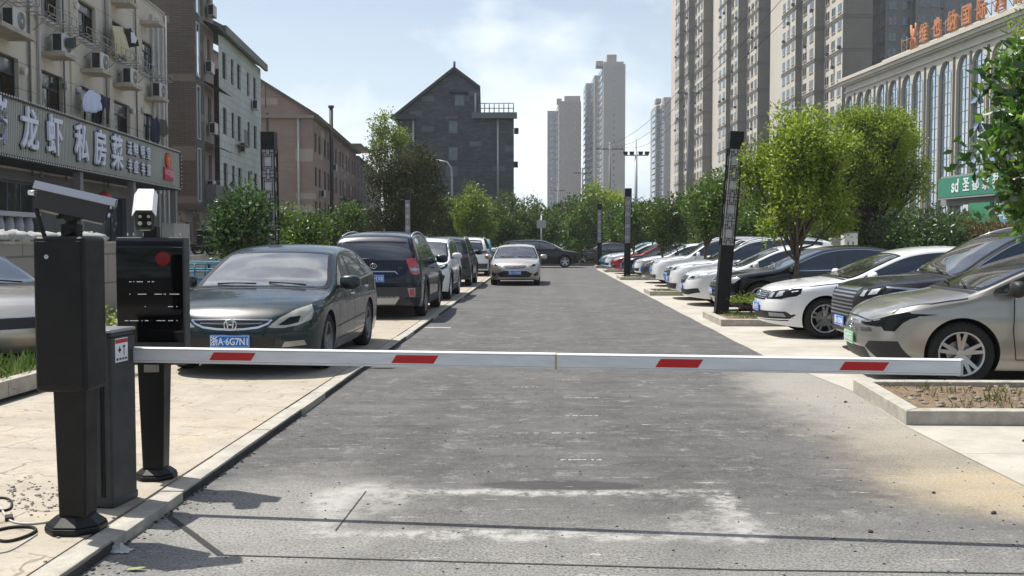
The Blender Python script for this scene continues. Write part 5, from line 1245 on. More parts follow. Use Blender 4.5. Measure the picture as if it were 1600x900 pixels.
tower('apartment_tower', 'beige high-rise with stepped front nearest the sky gap, left of the near towers', steps(1053, 300, [('l', 1059), ('c', 1067), ('l', 1073), ('c', 1083), ('l', 1096), ('c', 1120)]), 92, 3.0, 2)
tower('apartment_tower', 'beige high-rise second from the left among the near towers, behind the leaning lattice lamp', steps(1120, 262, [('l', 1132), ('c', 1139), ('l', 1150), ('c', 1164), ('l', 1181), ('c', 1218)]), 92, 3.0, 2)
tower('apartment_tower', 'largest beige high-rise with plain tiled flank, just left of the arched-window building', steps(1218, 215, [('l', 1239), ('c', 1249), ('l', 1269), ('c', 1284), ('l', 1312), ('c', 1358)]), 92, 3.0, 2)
tower('glazed_tower', 'darker high-rise with wide glazed balconies behind the rooftop letters', [(1357, 205), (1378, 198), (1420, 198), (1424, 196), (1462, 196), (1466, 198), (1530, 198)], 92, 3.0, 0, plain={1, 3, 5}, wcols={1: 2, 3: 2, 5: 3}, litm=mat('tower_grey_dark', (0.16, 0.155, 0.14), 0.9), camm=mat('tower_grey_dark', (0.16, 0.155, 0.14), 0.9))
def far_tower(label, pts, tp, tops):
    d = pts[-1][1]; h = V(0, tp, d)[2]
    r, P, o = tower('distant_tower', label, pts, h, 3.0, 0, litm=FARL, camm=FARL, win=False)
    b = MB(); strips = MB(); nf = int(h/3)
    for i, (a, c_) in enumerate(zip(P, P[1:])):
        dx = c_-a; L_ = dx.length; t = dx.normalized(); nn = Vector((t.y, -t.x)); lit = abs(dx.x) < abs(dx.y)
        if nn.dot(Vector((-0.8, -1))) < 0: nn = -nn
        strips.T = lambda u, n_, z, a=a, t=t, nn=nn: (a.x+t.x*u+nn.x*n_, a.y+t.y*u+nn.y*n_, z)
        for k in range(nf):
            if lit or i == 1: strips.box(L_*0.12, L_*0.88, -0.3, 0.25, k*3+0.5, k*3+2.5)
            else: strips.box(L_*0.44, L_*0.52, -0.3, 0.05, k*3+0.9, k*3+2.2)
    strips.build('window_bands', FARG, r, rel=o)
    for (pa, pb, py) in tops:
        pa_, pb_ = V(pa, py, d), V(pb, py, d); b = MB(); b.box(pa_[0], pb_[0], pa_[1]+2, pa_[1]+10, h-0.5, pa_[2]); b.build('roof_house', FARL, r, rel=o)
far_tower('lower of the two distant grey high-rises, seen in the sky gap', steps(855, 545, [('c', 858), ('c', 868), ('l', 873), ('c', 878), ('c', 889), ('c', 907)]), 158, ((882, 907, 149), (870, 878, 153)))
far_tower('tallest distant high-rise with a small roof house, in the sky gap', steps(911, 540, [('l', 915), ('c', 922), ('l', 928), ('c', 933), ('l', 942), ('c', 976)]), 100, ((944, 975, 95), (949, 964, 84), (932, 943, 94)))
far_tower('distant high-rise directly left of the near beige towers', steps(1018, 540, [('l', 1024), ('c', 1030), ('l', 1037), ('c', 1054)]), 158, ((1038, 1052, 151), (1026, 1034, 153)))

# ======== hotel with arched windows on the right
FH = Fac((1318, 135), (1640, 89)); T6 = FH.T; o6 = Vector(T6(0, 0, 0)); LH = FH.L
HST = mat('hotel_stone', (0.56, 0.51, 0.43), 0.85, var=0.12, vscale=0.4); HDK = mat('hotel_recess', (0.06, 0.055, 0.05), 0.8)
r = thing('hotel_building', 'cream building with tall arched blue windows in pairs under a heavy cornice', 'building', o6)
ztop = 22.8; arches = []
for px in (1325.4, 1342.8, 1355.3, 1375, 1393.4, 1414.6, 1431.6, 1455.4, 1474.7, 1502.2, 1526): arches.append(FH.uz(px, 250)[0])
step = arches[-1]-arches[-3]; k = arches[-1]
arches += [arches[-2]+step*(i+1) for i in range(2)]+[arches[-1]+step*(i+1) for i in range(2)]; arches = sorted(a for a in arches if a < LH-1)
aw = 1.27; za0, za1 = 2.2, 20.4
b = MB(T6); wall(b, 0, LH, 0, ztop, [(u-aw, u+aw, za0, za1) for u in arches], dep=0.35)
b.quad((0, 0, 0), (0, -16, 0), (0, -16, ztop), (0, 0, ztop)); b.quad((LH, 0, 0), (LH, -16, 0), (LH, -16, ztop), (LH, 0, ztop)); b.quad((0, 0, ztop), (LH, 0, ztop), (LH, -16, ztop), (0, -16, ztop))
for u in arches: # spandrels turning the square head into an arch
    for sg in (-1, 1):
        m_ = 8; pts = [(u+sg*aw*math.cos(PI/2*i/m_), za1-aw+aw*math.sin(PI/2*i/m_)) for i in range(m_+1)]
        vs = [(p[0], 0.0, p[1]) for p in pts]+[(u+sg*aw, 0.0, za1)]
        b.add(vs, [(i, i+1, m_+1) for i in range(m_)])
        b.add([(p[0], nn_, p[1]) for p in pts for nn_ in (0, -0.3)], [(2*i, 2*i+1, 2*i+3, 2*i+2) for i in range(m_)])
b.build('wall', HST, r, rel=o6)
for u in arches:
    f = MB(T6); t = 0.06; n_ = -0.3
    f.box(u-0.03, u+0.03, n_, n_+0.06, za0, za1)
    for kk in range(16): z = za0+kk*1.14; f.box(u-aw, u+aw, n_, n_+0.05, z, z+t)
    for sg in (-1, 1): f.box(u+sg*(aw-0.03)-0.03, u+sg*(aw-0.03)+0.03, n_+0.001, n_+0.06, za0, za1)
    fo = f.build('arched_window', mat('hotel_frame', (0.16, 0.17, 0.18), 0.5), r, rel=o6)
    g_ = MB(T6); g_.box(u-aw, u+aw, n_-0.02, n_+0.01, za0, za1); g_.build('pane', GLASSBL, fo, rel=o6)
    if int(u) % 2: 
        q = MB(T6)
        for z in (9.2, 12.4, 15.2):
            q.add([(u-aw+0.1, n_+0.06, z+0.9), (u-0.1, n_+0.06, z+0.9), (u-0.1, n_+0.50, z), (u-aw+0.1, n_+0.50, z), (u-aw+0.1, n_+0.03, z+0.9), (u-0.1, n_+0.03, z+0.9), (u-0.1, n_+0.46, z), (u-aw+0.1, n_+0.46, z)], [(0, 1, 2, 3), (7, 6, 5, 4), (0, 4, 5, 1), (1, 5, 6, 2), (2, 6, 7, 3), (3, 7, 4, 0)])
        q.build('open_vent', [GLASSBL], fo, rel=o6)
    for sg in (-1, 1):   # slim raised stone edge round each opening
        e_ = MB(T6); e_.box(u+sg*(aw+0.03)-0.03, u+sg*(aw+0.03)+0.03, 0.001, 0.08, za0-0.4, za1-aw); e_.build('window_jamb', HST, r, rel=o6)
gaps = [(arches[i]+arches[i+1])/2 for i in range(len(arches)-1) if arches[i+1]-arches[i] > 2.95]
b = MB(T6)
for u in gaps: b.box(u-0.22, u+0.22, 0.002, 0.05, 2.0, 20.5)
b.build('dark_slot', HDK, r, rel=o6)
b = MB(T6)
for z0_, z1, pj in ((20.85, 21.05, 0.2), (21.7, 21.9, 0.4), (21.9, 22.3, 0.65), (22.3, 22.7, 0.85)): b.box(-pj*0.6, LH, -0.2 if z0_ > 21 else 0.001, pj, z0_, z1)
b.build('cornice', HST, r, rel=o6)
us = FH.uz(1372, 250)[0]; b = MB(T6); b.box(us, LH, -2.2, -0.5, 22.7, 23.2); b.box(us-0.2, LH, -2.3, -0.4, 23.2, 23.35); 
b.build('roof_parapet', HST, r, rel=o6)
b = MB(T6); ug = FH.uz(1470, 295, 0.3)[0]
b.box(ug, LH, 0.01, 0.3, 5.2, 8.3); b.build('podium', mat('podium_grey', (0.25, 0.25, 0.25), 0.8), r, rel=o6)
# rooftop letters on a steel frame
rl = thing('rooftop_letters', 'row of orange Chinese letters on a steel frame along the cream building roof', 'sign', T6(us+8, -0.2, 22.7)); ol = Vector(rl.location); rt_ = Vector((FH.d[0], FH.d[1], 0))
ORG = mat('letter_orange', (0.42, 0.17, 0.07), 0.5)
chars = [('人', 1428), ('维', 1444), ('也', 1465), ('纳', 1488), ('国', 1510), ('际', 1534), ('酒', 1562), ('店', 1594)]
for i, (ch, px) in enumerate(chars):
    u = FH.uz(px, 100, -0.3)[0]
    if i == 0:
        b = MB(T6); z = 24.3
        b.tube([(u-0.6, -0.2, z-1.5), (u-0.5, -0.2, z-0.2), (u+0.5, -0.2, z+0.5), (u+0.6, -0.2, z+1.6)], 0.13, 6); b.tube([(u+0.6, -0.2, z-1.5), (u+0.5, -0.2, z-0.2), (u-0.5, -0.2, z+0.5), (u-0.6, -0.2, z+1.6)], 0.13, 6)
        b.tube([(u, -0.2, z-1.2), (u, -0.2, z+1.1)], 0.12, 6); b.build('round_emblem', ORG, rl, rel=ol)
    else: text_obj('roof_letter', ch, 2.15, T6(u, -0.2, 24.25), rt_, (0, 0, 1), ORG, rl, rel=ol, ext=0.12, bold=0.035, sx=0.85)
b = MB(T6)
for z in (22.8, 23.3, 24.6): b.tube([(us+5, -0.45, z), (LH, -0.45, z)], 0.05, 5)
u = us+5
while u < LH: b.tube([(u, -0.45, 22.7), (u, -0.45, 24.9)], 0.05, 5); b.tube([(u, -0.45, 24.7), (u, -1.8, 22.7)], 0.04, 5); u += 1.3
b.build('steel_frame', mat('rusty_frame', (0.28, 0.17, 0.10), 0.8), rl, rel=ol)
# green shop sign
ug0 = FH.uz(1466, 295, 1.2)[0]; ug1 = FH.uz(1640, 280, 1.2)[0]
rg = thing('green_shop_sign', 'green shop sign board with white lettering under the arched windows', 'sign', T6(ug0, 1.2, 6.0)); og2 = Vector(rg.location)
b = MB(T6); b.box(ug0, ug1, 0.3, 1.2, 6.05, 8.0); b.build('board', mat('board_green', (0.02, 0.20, 0.12), 0.5), rg, rel=og2)
b = MB(T6); b.box(ug0-0.1, ug1, 0.3, 1.16, 5.85, 6.05); b.build('board_edge', mat('edge_grey', (0.3, 0.3, 0.3), 0.5), rg, rel=og2)
for ch, px, sz in (('sd', 1492, 1.9), ('圣', 1509, 1.5), ('都', 1524, 1.5), ('家', 1540, 1.5), ('装', 1556, 1.5)):
    u = FH.uz(px, 290, 1.25)[0]; text_obj('sign_letter', ch, sz, T6(u, 1.22, 7.05), rt_, (0, 0, 1), PLWHITE, rg, rel=og2, ext=0.03, bold=0.02, sx=0.9)
for (pa, pb, z0_, z1, c_, nm, lb) in ((1504, 1512, 2.6, 5.1, (0.6, 0.62, 0.6), 'white_billboard', 'white panel with green letters below the green shop sign'), (1513, 1546, 2.6, 5.2, (0.03, 0.22, 0.10), 'green_billboard', 'plain green billboard below the green shop sign'), (1562, 1592, 2.8, 5.0, (0.10, 0.30, 0.42), 'blue_billboard', 'light blue and white billboard behind the tree leaves at the right edge')):
    ua_, ub_ = FH.uz(pa, 350, 2.0)[0], FH.uz(pb, 350, 2.0)[0]; b = MB(T6); o_ = Vector(T6(ua_, 2.0, z0_)); b.box(ua_, ub_, 1.7, 2.0, z0_, z1); 
    for uu in (ua_+0.1, ub_-0.2): b.box(uu, uu+0.1, 1.8, 1.9, 0.0, z0_)
    ob = b.build(nm, mat('bb_'+nm, c_, 0.5), None, rel=o_); ob.location = o_; tag(ob, lb, 'billboard')
    if nm.startswith('blue'): text_obj('billboard_letter', '中国移动', 1.0, T6((ua_+ub_)/2, 2.02, 3.9), rt_, (0, 0, 1), PLWHITE, ob, rel=o_, ext=0.01)
# ------------------------------------------------------------------ the parked cars
def bars(c, zs, x0, m=CHROME, w=0.014, axis='front', curve=0.0, name='grille_bars', parent=None):
    c.lines(name, [([(x, z+curve*(x/x0)**2) for x in lin(-x0, x0, 13)], axis, w, 1) for z in zs], m, parent)
def emblem(c, x, z, r, kind='ring', axis='front', m=CHROME):
    h = c.hit(axis, x, z)
    if not h: return
    p, n = h; s = 1 if axis == 'front' else -1; b = MB(); y = p.y+s*0.012
    k = 20; ring = [(x+r*math.cos(2*PI*i/k), y, z+r*(0.85 if kind == 'H' else 0.8 if kind == 'oval' else 1)*math.sin(2*PI*i/k)) for i in range(k)]
    if kind == 'wing': b.tube([(x-r*1.3, y, z+0.01), (x-r*0.4, y, z-r*0.3), (x, y, z+r*0.4), (x+r*0.4, y, z-r*0.3), (x+r*1.3, y, z+0.01)], r*0.12, 6)
    else: b.tube(ring, r*0.13, 6, closed=True)
    if kind == 'H':
        for q in (-1, 1): b.tube([(x+q*r*0.55, y, z+r*0.62), (x+q*r*0.36, y, z-r*0.6)], r*0.15, 6)
        b.tube([(x-r*0.42, y, z), (x+r*0.42, y, z)], r*0.13, 6)
    elif kind == 'VW':
        b.tube([(x-r*.6, y, z+r*.65), (x-r*.1, y, z-r*.05), (x, y, z+r*.2), (x+r*.1, y, z-r*.05), (x+r*.6, y, z+r*.65)], r*0.1, 5)
        b.tube([(x-r*.85, y, z+r*.25), (x-r*.42, y, z-r*.8), (x, y, z+r*.05), (x+r*.42, y, z-r*.8), (x+r*.85, y, z+r*.25)], r*0.1, 5)
    elif kind == 'oval': b.tube([(x-r*.35, y, z-r*.5), (x-r*.15, y, z+r*.5), (x, y, z), (x+r*.15, y, z+r*.5), (x+r*.35, y, z-r*.5)], r*0.12, 5)
    elif kind == 'star':
        for a in (90, 210, 330): b.tube([(x, y, z), (x+r*math.cos(R(a)), y, z+r*math.sin(R(a)))], r*0.12, 5)
    elif kind == 'solid': b.sphere((x, y, z), r*0.7, 0.012, r*0.7)
    b.build('emblem', m, c.root)
def mir(pl): return pl+[(-x, z) for x, z in reversed(pl) if x > 1e-6]
def finish(c, ws=None, spokes=5, style=0, rim=None, tw=0.22, wip=True):
    c.glass(ws); c.doors(); c.wheels(spokes, style, rim, tw); c.mirrors(c.P.get('mirm'))
    if wip: c.wipers()
def tails(c, poly, m=REDL, inner=None, name='tail_light'): c.lampset(poly, 'rear', name, m, inner)
def lower(c, poly, m=PLAST, name='air_intake', axis='front', th=0.01): return c.patch(name, mir(poly), axis, m, 0.004, 0.05, th=th)

# paint
P_ACC = paint('dusty_dark_green_paint', (0.007, 0.020, 0.023), 0.26, 0.0, dust=0.09, dcol=(0.09, 0.14, 0.15), coat=0.6, spec=0.3)
P_WHITE = paint('white_paint_clean', (0.76, 0.77, 0.78), 0.25, dust=0.10)
P_WHITE2 = paint('pearl_white_paint', (0.70, 0.71, 0.72), 0.25, dust=0.22)
P_SILVER = paint('champagne_silver_paint', (0.37, 0.355, 0.33), 0.31, 0.7, dust=0.08)
P_GOLD = paint('pale_champagne_paint', (0.46, 0.42, 0.37), 0.32, 0.6, dust=0.15)
P_NAVY = paint('blue_black_paint', (0.005, 0.008, 0.017), 0.2, 0.0, dust=0.03, coat=0.45, spec=0.25)
P_BLACK = paint('black_paint', (0.004, 0.005, 0.006), 0.2, 0.0, dust=0.02, coat=0.5, spec=0.25)
P_BLACKD = paint('dusty_black_paint', (0.010, 0.011, 0.013), 0.25, 0.0, dust=0.12, dcol=(0.2, 0.19, 0.18), coat=0.5, spec=0.25)
P_DGREEN = paint('black_green_paint', (0.005, 0.010, 0.010), 0.25, 0.0, dust=0.05, coat=0.45, spec=0.25)
P_GREY = paint('graphite_paint', (0.12, 0.125, 0.13), 0.3, 0.7, dust=0.12)
P_RED = paint('deep_red_paint', (0.28, 0.012, 0.016), 0.25, 0.2, dust=0.10)
P_TEAL = paint('teal_blue_paint', (0.10, 0.28, 0.33), 0.3, 0.4, dust=0.12)

# -- the dusty dark saloon facing the barrier
c = Car('saloon_car', 'dusty dark green saloon facing the barrier, nearest of the left row', 'car', -3.30, 13.02, 0.1, -PI/2,
        sedan(4.80, 1.82, 1.455, 2.74, 0.93, 0.325, P_ACC, chrome=1, af=0.85, crown=0.07, nx=2.8, handle=CHROME))
finish(c, WSCRA, 5, 0, ALLOYD)
hl = [(0.40, 0.555), (0.52, 0.655), (0.66, 0.735), (0.80, 0.785), (0.83, 0.72), (0.815, 0.625), (0.70, 0.570), (0.55, 0.545)]
c.lampset(hl, 'front', 'headlight', LENSY, [([(0.50, 0.575), (0.62, 0.66), (0.72, 0.67), (0.70, 0.60), (0.60, 0.575)], LENSD), ([(0.76, 0.63), (0.79, 0.72), (0.80, 0.70), (0.79, 0.64)], LENSY)])
gr = lower(c, [(0, 0.625), (0.20, 0.625), (0.40, 0.628), (0.36, 0.57), (0.18, 0.545), (0, 0.54)], PLAST, 'grille')
c.lines('grille_surround', [([(-0.44, 0.635), (-0.40, 0.595), (-0.30, 0.555), (-0.15, 0.537), (0, 0.532), (0.15, 0.537), (0.30, 0.555), (0.40, 0.595), (0.44, 0.635)], 'front', 0.022, 1), ([(-0.42, 0.632), (0, 0.636), (0.42, 0.632)], 'front', 0.010, 1)], CHROME)
bars(c, [0.592], 0.34, SILVERTRIM, 0.007, curve=0.008)
emblem(c, 0, 0.583, 0.068, 'H')
lower(c, [(0, 0.30), (0.42, 0.30), (0.48, 0.24), (0, 0.24)]); lower(c, [(0, 0.45), (0.5, 0.455), (0.46, 0.345), (0, 0.345)])
for s in (1, -1): c.patch('fog_light', [(s*0.54, 0.335), (s*0.57, 0.395), (s*0.75, 0.40), (s*0.77, 0.345)], 'front', LENSY, 0.006, 0.04, th=0.01)
c.plate('front', 0.405, '浙A·6G7N1')
c.lines('bumper_groove', [([(-0.8, 0.50), (-0.5, 0.495), (0, 0.49), (0.5, 0.495), (0.8, 0.50)], 'front', 0.006, 1), ([(c.yf-0.40, 0.46), (c.yr+0.42, 0.50)], 'side', 0.010, 1), ([(c.yf-0.40, 0.46), (c.yr+0.42, 0.50)], 'side', 0.010, -1)], SEAM)
tails(c, [(0.42, 0.80), (0.80, 0.88), (0.80, 0.76), (0.44, 0.72)])

# -- dark SUV seen from behind
c = Car('suv_car', 'blue-black SUV with tall red tail lamps, parked behind the dark green saloon', 'SUV', -3.14, 21.1, 0.1, PI/2,
        suv(4.68, 1.84, 1.70, 2.7, 0.92, 0.36, P_NAVY, rearglass=('rear', [(0.70, 1.13), (0.73, 1.20), (0.62, 1.545), (0.3, 1.57)]), chrome=1))
finish(c, None, 5, 0, ALLOYD, wip=False); c.cladding(); c.roof_rails(0.9, -1.85)
tails(c, [(0.62, 1.16), (0.84, 1.18), (0.90, 1.05), (0.90, 0.86), (0.74, 0.86), (0.68, 0.98)], REDL, [([(0.72, 0.93), (0.86, 0.93), (0.86, 0.98), (0.72, 0.98)], LENS)])
tails(c, [(0.70, 1.58), (0.74, 1.58), (0.86, 1.18), (0.80, 1.17)], REDL, name='pillar_light')
c.patch('number_recess', mir([(0, 0.90), (0.46, 0.90), (0.40, 0.68), (0, 0.68)]), 'rear', P_NAVY, 0.003)
c.lines('tailgate_trim', [([(-0.42, 0.915), (0.42, 0.915), (0.47, 0.87)], 'rear', 0.022, 1)], CHROME)
lower(c, [(0, 0.62), (0.92, 0.62), (0.92, 0.42), (0, 0.42)], SILL, 'bumper', 'rear'); lower(c, [(0, 0.44), (0.52, 0.44), (0.42, 0.28), (0, 0.28)], SILVERTRIM, 'skid_plate', 'rear')
tails(c, [(0.66, 0.60), (0.80, 0.60), (0.80, 0.44), (0.70, 0.44)], SILVERTRIM, [([(0.68, 0.585), (0.785, 0.585), (0.785, 0.455), (0.71, 0.455)], REDL)], 'fog_light')
c.plate('rear', 0.785, '浙A·L91X8'); emblem(c, 0, 1.02, 0.06, 'oval', 'rear')
b = MB(); b.tube([(0.02, -c.L/2-0.02, 1.10), (0.02, -c.L/2-0.06, 1.16), (-0.35, -c.L/2+0.02, 1.15)], [0.03, 0.022, 0.010], 8); b.build('rear_wiper', PLAST, c.root)
text_obj('model_badge', 'GDI', 0.05, (0.52, -c.L/2+0.02-0.0, 0.98), (1, 0, 0), (0, 0, 1), CHROME, c.root, ext=0.01)

# -- white crossover facing us
c = Car('crossover_car', 'white crossover facing us with big triangular bumper intakes, between two dark SUVs', 'car', -3.18, 26.95, 0.1, -PI/2,
        suv(4.49, 1.85, 1.60, 2.68, 0.90, 0.345, P_WHITE2, gc=0.2))
finish(c, WSCR, 5, 1); c.cladding(); c.roof_rails(0.6, -1.7)
c.lampset([(0.46, 0.80), (0.62, 0.88), (0.86, 0.92), (0.88, 0.84), (0.74, 0.78), (0.50, 0.755)], 'front', 'headlight', LENSD, [([(0.52, 0.80), (0.66, 0.86), (0.82, 0.885), (0.80, 0.85), (0.64, 0.80)], LENS)])
lower(c, [(0, 0.82), (0.30, 0.82), (0.42, 0.76), (0.46, 0.60), (0.34, 0.42), (0, 0.42)], PLAST, 'grille')
c.lines('grille_surround', [([(-0.31, 0.83), (0.31, 0.83), (0.43, 0.765), (0.475, 0.60), (0.35, 0.41), (-0.35, 0.41), (-0.475, 0.60), (-0.43, 0.765), (-0.31, 0.83)], 'front', 0.022, 1)], SILVERTRIM)
bars(c, [0.48, 0.55, 0.62, 0.69, 0.76], 0.36, SILVERTRIM, 0.008)
for s in (1, -1): c.patch('air_intake', [(s*0.52, 0.44), (s*0.76, 0.66), (s*0.82, 0.62), (s*0.74, 0.40)], 'front', PLAST, 0.006, 0.04, th=0.01)
lower(c, [(0, 0.34), (0.6, 0.34), (0.55, 0.27), (0, 0.27)], PLAST); c.plate('front', 0.52, '浙A·D82K6')

# -- second dark SUV from behind
c = Car('suv_car', 'black-green SUV with a dark red light bar, parked beyond the white crossover', 'SUV', -3.2, 34.55, 0.1, PI/2,
        suv(4.60, 1.87, 1.67, 2.7, 0.90, 0.355, P_DGREEN, rearglass=('rear', [(0.66, 1.12), (0.68, 1.2), (0.60, 1.50), (0.3, 1.53)])))
finish(c, None, 5, 0, wip=False); c.cladding(); c.roof_rails(0.8, -1.8)
tails(c, [(0.10, 1.06), (0.84, 1.08), (0.90, 0.98), (0.62, 0.95), (0.10, 1.0)], REDD); lower(c, [(0, 0.60), (0.9, 0.60), (0.9, 0.36), (0, 0.36)], SILL, 'bumper', 'rear'); c.plate('rear', 0.80, '浙A·B35P2'); emblem(c, 0, 0.92, 0.05, 'oval', 'rear')

# -- white SUV further on
c = Car('suv_car', 'white SUV seen from behind with a black tail panel in the left row', 'SUV', -3.15, 44.4, 0.1, PI/2,
        suv(4.68, 1.88, 1.69, 2.7, 0.92, 0.36, P_WHITE, rearglass=('rear', [(0.70, 1.13), (0.72, 1.2), (0.62, 1.53), (0.3, 1.56)])))
finish(c, None, 5, 0, wip=False); c.cladding(); c.roof_rails(0.8, -1.8)
tails(c, [(0, 1.06), (0.84, 1.10), (0.90, 0.98), (0.70, 0.96), (0, 1.0)], REDD); lower(c, [(0, 0.55), (0.9, 0.55), (0.9, 0.32), (0, 0.32)], SILL, 'bumper', 'rear'); c.plate('rear', 0.80, '浙A·F70Q3')
c = Car('hatchback_car', 'pale blue small car glimpsed just beyond the white SUV of the left row', 'car', -3.2, 50.4, 0.1, PI/2, suv(4.4, 1.80, 1.66, 2.6, 0.85, 0.34, P_TEAL)); finish(c, None, 5, 0, wip=False); tails(c, [(0.6, 1.0), (0.84, 1.02), (0.84, 0.8), (0.66, 0.8)])
# -- car on the plaza at the far left
c = Car('saloon_car', 'grey silver saloon parked on the plaza at the left edge', 'car', -7.55, 12.5, 0.09, R(-38), sedan(4.7, 1.82, 1.46, 2.7, 0.93, 0.325, P_SILVER, chrome=1))
finish(c, None, 5, 0); c.lampset([(0.50, 0.62), (0.6, 0.72), (0.86, 0.78), (0.88, 0.68), (0.6, 0.6)], 'front', 'headlight', LENS)
lower(c, [(0, 0.62), (0.42, 0.62), (0.38, 0.50), (0, 0.50)], PLAST, 'grille')

# -- champagne saloon driving towards us
c = Car('saloon_car', 'champagne coloured saloon standing in the middle of the lane facing the barrier', 'car', -0.97, 37.85, 0, R(-90),
        sedan(4.57, 1.775, 1.445, 2.7, 0.90, 0.32, P_GOLD, hood=0.02, chrome=1, tumble=0.44))
finish(c, WSCR, 5, 0)
c.lampset([(0.46, 0.70), (0.60, 0.79), (0.78, 0.87), (0.845, 0.83), (0.82, 0.72), (0.66, 0.655), (0.50, 0.655)], 'front', 'headlight', LENS, [([(0.54, 0.68), (0.64, 0.75), (0.72, 0.75), (0.70, 0.68)], LENSD)])
lower(c, [(0, 0.70), (0.32, 0.70), (0.42, 0.685), (0.30, 0.60), (0, 0.585)], PLAST, 'grille'); bars(c, [0.70, 0.645, 0.59], 0.36, CHROME, 0.016, curve=0.012); emblem(c, 0, 0.655, 0.06, 'oval')
lower(c, [(0, 0.52), (0.40, 0.52), (0.62, 0.42), (0.50, 0.30), (0, 0.30)]); 
for s in (1, -1): c.patch('air_intake', [(s*0.64, 0.40), (s*0.80, 0.50), (s*0.82, 0.38), (s*0.70, 0.33)], 'front', PLAST, 0.006, 0.04, th=0.01)
c.plate('front', 0.455, '浙A·X3K68', wide=0.44)
# -- dark SUV crossing the end of the lane
c = Car('suv_car', 'black SUV standing crosswise at the far end of the lane, nose to the right', 'SUV', -0.15, 60.8, 0, 0.0, suv(4.75, 1.88, 1.66, 2.78, 0.93, 0.36, P_BLACK, tumble=0.38))
finish(c, None, 5, 1, wip=False); c.lampset([(0.5, 0.82), (0.86, 0.88), (0.88, 0.78), (0.6, 0.75)], 'front', 'headlight', LENSD)
# -- far car behind the brown fence
for (x, y, hd, pm, lb) in ((4.2, 71.5, R(180), P_GREY, 'grey car behind the low brown fence at the end of the lane'), (0.6, 73, R(0), P_WHITE, 'white car roof glimpsed between trunks behind the crosswise black SUV')):
    c = Car('distant_car', lb, 'car', x, y, 0, hd, sedan(4.6, 1.8, 1.5, 2.7, 0.9, 0.32, pm)); finish(c, None, 5, 0, wip=False)

# ============ right-hand row, noses to the lane
HL = PI
# nearest: silver electric saloon
c = Car('saloon_car', 'champagne silver saloon with green plate, nearest of the right row', 'car', 5.97, 11.82, 0, R(175),
        sedan(4.78, 1.88, 1.53, 2.75, 0.97, 0.345, P_SILVER, gc=0.17, chrome=1, mirm=PLAST, tumble=0.43, af=0.8, nx=3.0, cowl=1.24, head=0.12, top=[(2.39, 0.67), (2.34, 0.755), (2.24, 0.815), (1.94, 0.91), (1.60, 0.975), (1.36, 1.02), (1.22, 1.07), (0.80, 1.255), (0.40, 1.40), (0.10, 1.475), (-0.30, 1.525), (-0.70, 1.53), (-1.2, 1.48), (-1.6, 1.37), (-2.0, 1.20), (-2.2, 1.12), (-2.35, 1.06), (-2.39, 0.93)], belt=[(2.39, 0.78), (1.2, 0.965), (0, 0.985), (-1.6, 1.04), (-2.39, 1.04)], surround=PLAST, crown=0.07))
finish(c, WSCR, 5, 1, ALLOY)
hl = [(0.34, 0.655), (0.52, 0.665), (0.68, 0.70), (0.84, 0.765), (0.925, 0.81), (0.93, 0.765), (0.88, 0.67), (0.845, 0.575), (0.77, 0.575), (0.74, 0.62), (0.50, 0.62), (0.36, 0.63)]
c.lampset(hl, 'front', 'headlight', LENSD, [([(0.46, 0.638), (0.60, 0.65), (0.70, 0.672), (0.70, 0.635), (0.5, 0.63)], LENSD), ([(0.36, 0.650), (0.52, 0.66), (0.70, 0.695), (0.70, 0.687), (0.52, 0.652)], LENS)])
c.patch('headlight_wing', [(c.L/2-0.72, 0.765), (c.L/2-0.40, 0.775), (c.L/2-0.28, 0.70), (c.L/2-0.5, 0.745)], 'side', LENSD, 0.006, 0.04, 1); c.patch('headlight_wing', [(c.L/2-0.72, 0.765), (c.L/2-0.40, 0.775), (c.L/2-0.28, 0.70), (c.L/2-0.5, 0.745)], 'side', LENSD, 0.006, 0.04, -1)
c.lines('nose_trim', [([(-0.62, 0.585), (-0.30, 0.565), (-0.12, 0.57), (0, 0.60), (0.12, 0.57), (0.30, 0.565), (0.62, 0.585)], 'front', 0.026, 1)], CHROME)
emblem(c, 0, 0.60, 0.06, 'star'); c.plate('front', 0.445, '浙AD03675', PLGREEN, PLWHITE, wide=0.48)
lower(c, [(0, 0.37), (0.50, 0.37), (0.60, 0.20), (0, 0.20)], PLAST, 'grille')
for s in (1, -1): c.patch('air_intake', [(s*0.52, 0.385), (s*0.60, 0.45), (s*0.86, 0.47), (s*0.90, 0.24), (s*0.74, 0.22)], 'front', PLAST, 0.006, 0.04, th=0.012)
c.patch('side_camera', [(c.yf-0.42, 0.66), (c.yf-0.52, 0.685), (c.yf-0.62, 0.68), (c.yf-0.60, 0.655)], 'side', SILVERTRIM, 0.010, 0.04, 1, th=0.01)
c.lines('bonnet_edge', [([(-0.62, 0.67), (-0.3, 0.685), (0, 0.69), (0.3, 0.685), (0.62, 0.67)], 'front', 0.008, 1)], SEAM)
b = MB(); b.box(-0.52, -0.42, 0.70, 0.702, 1.05, 1.10); 
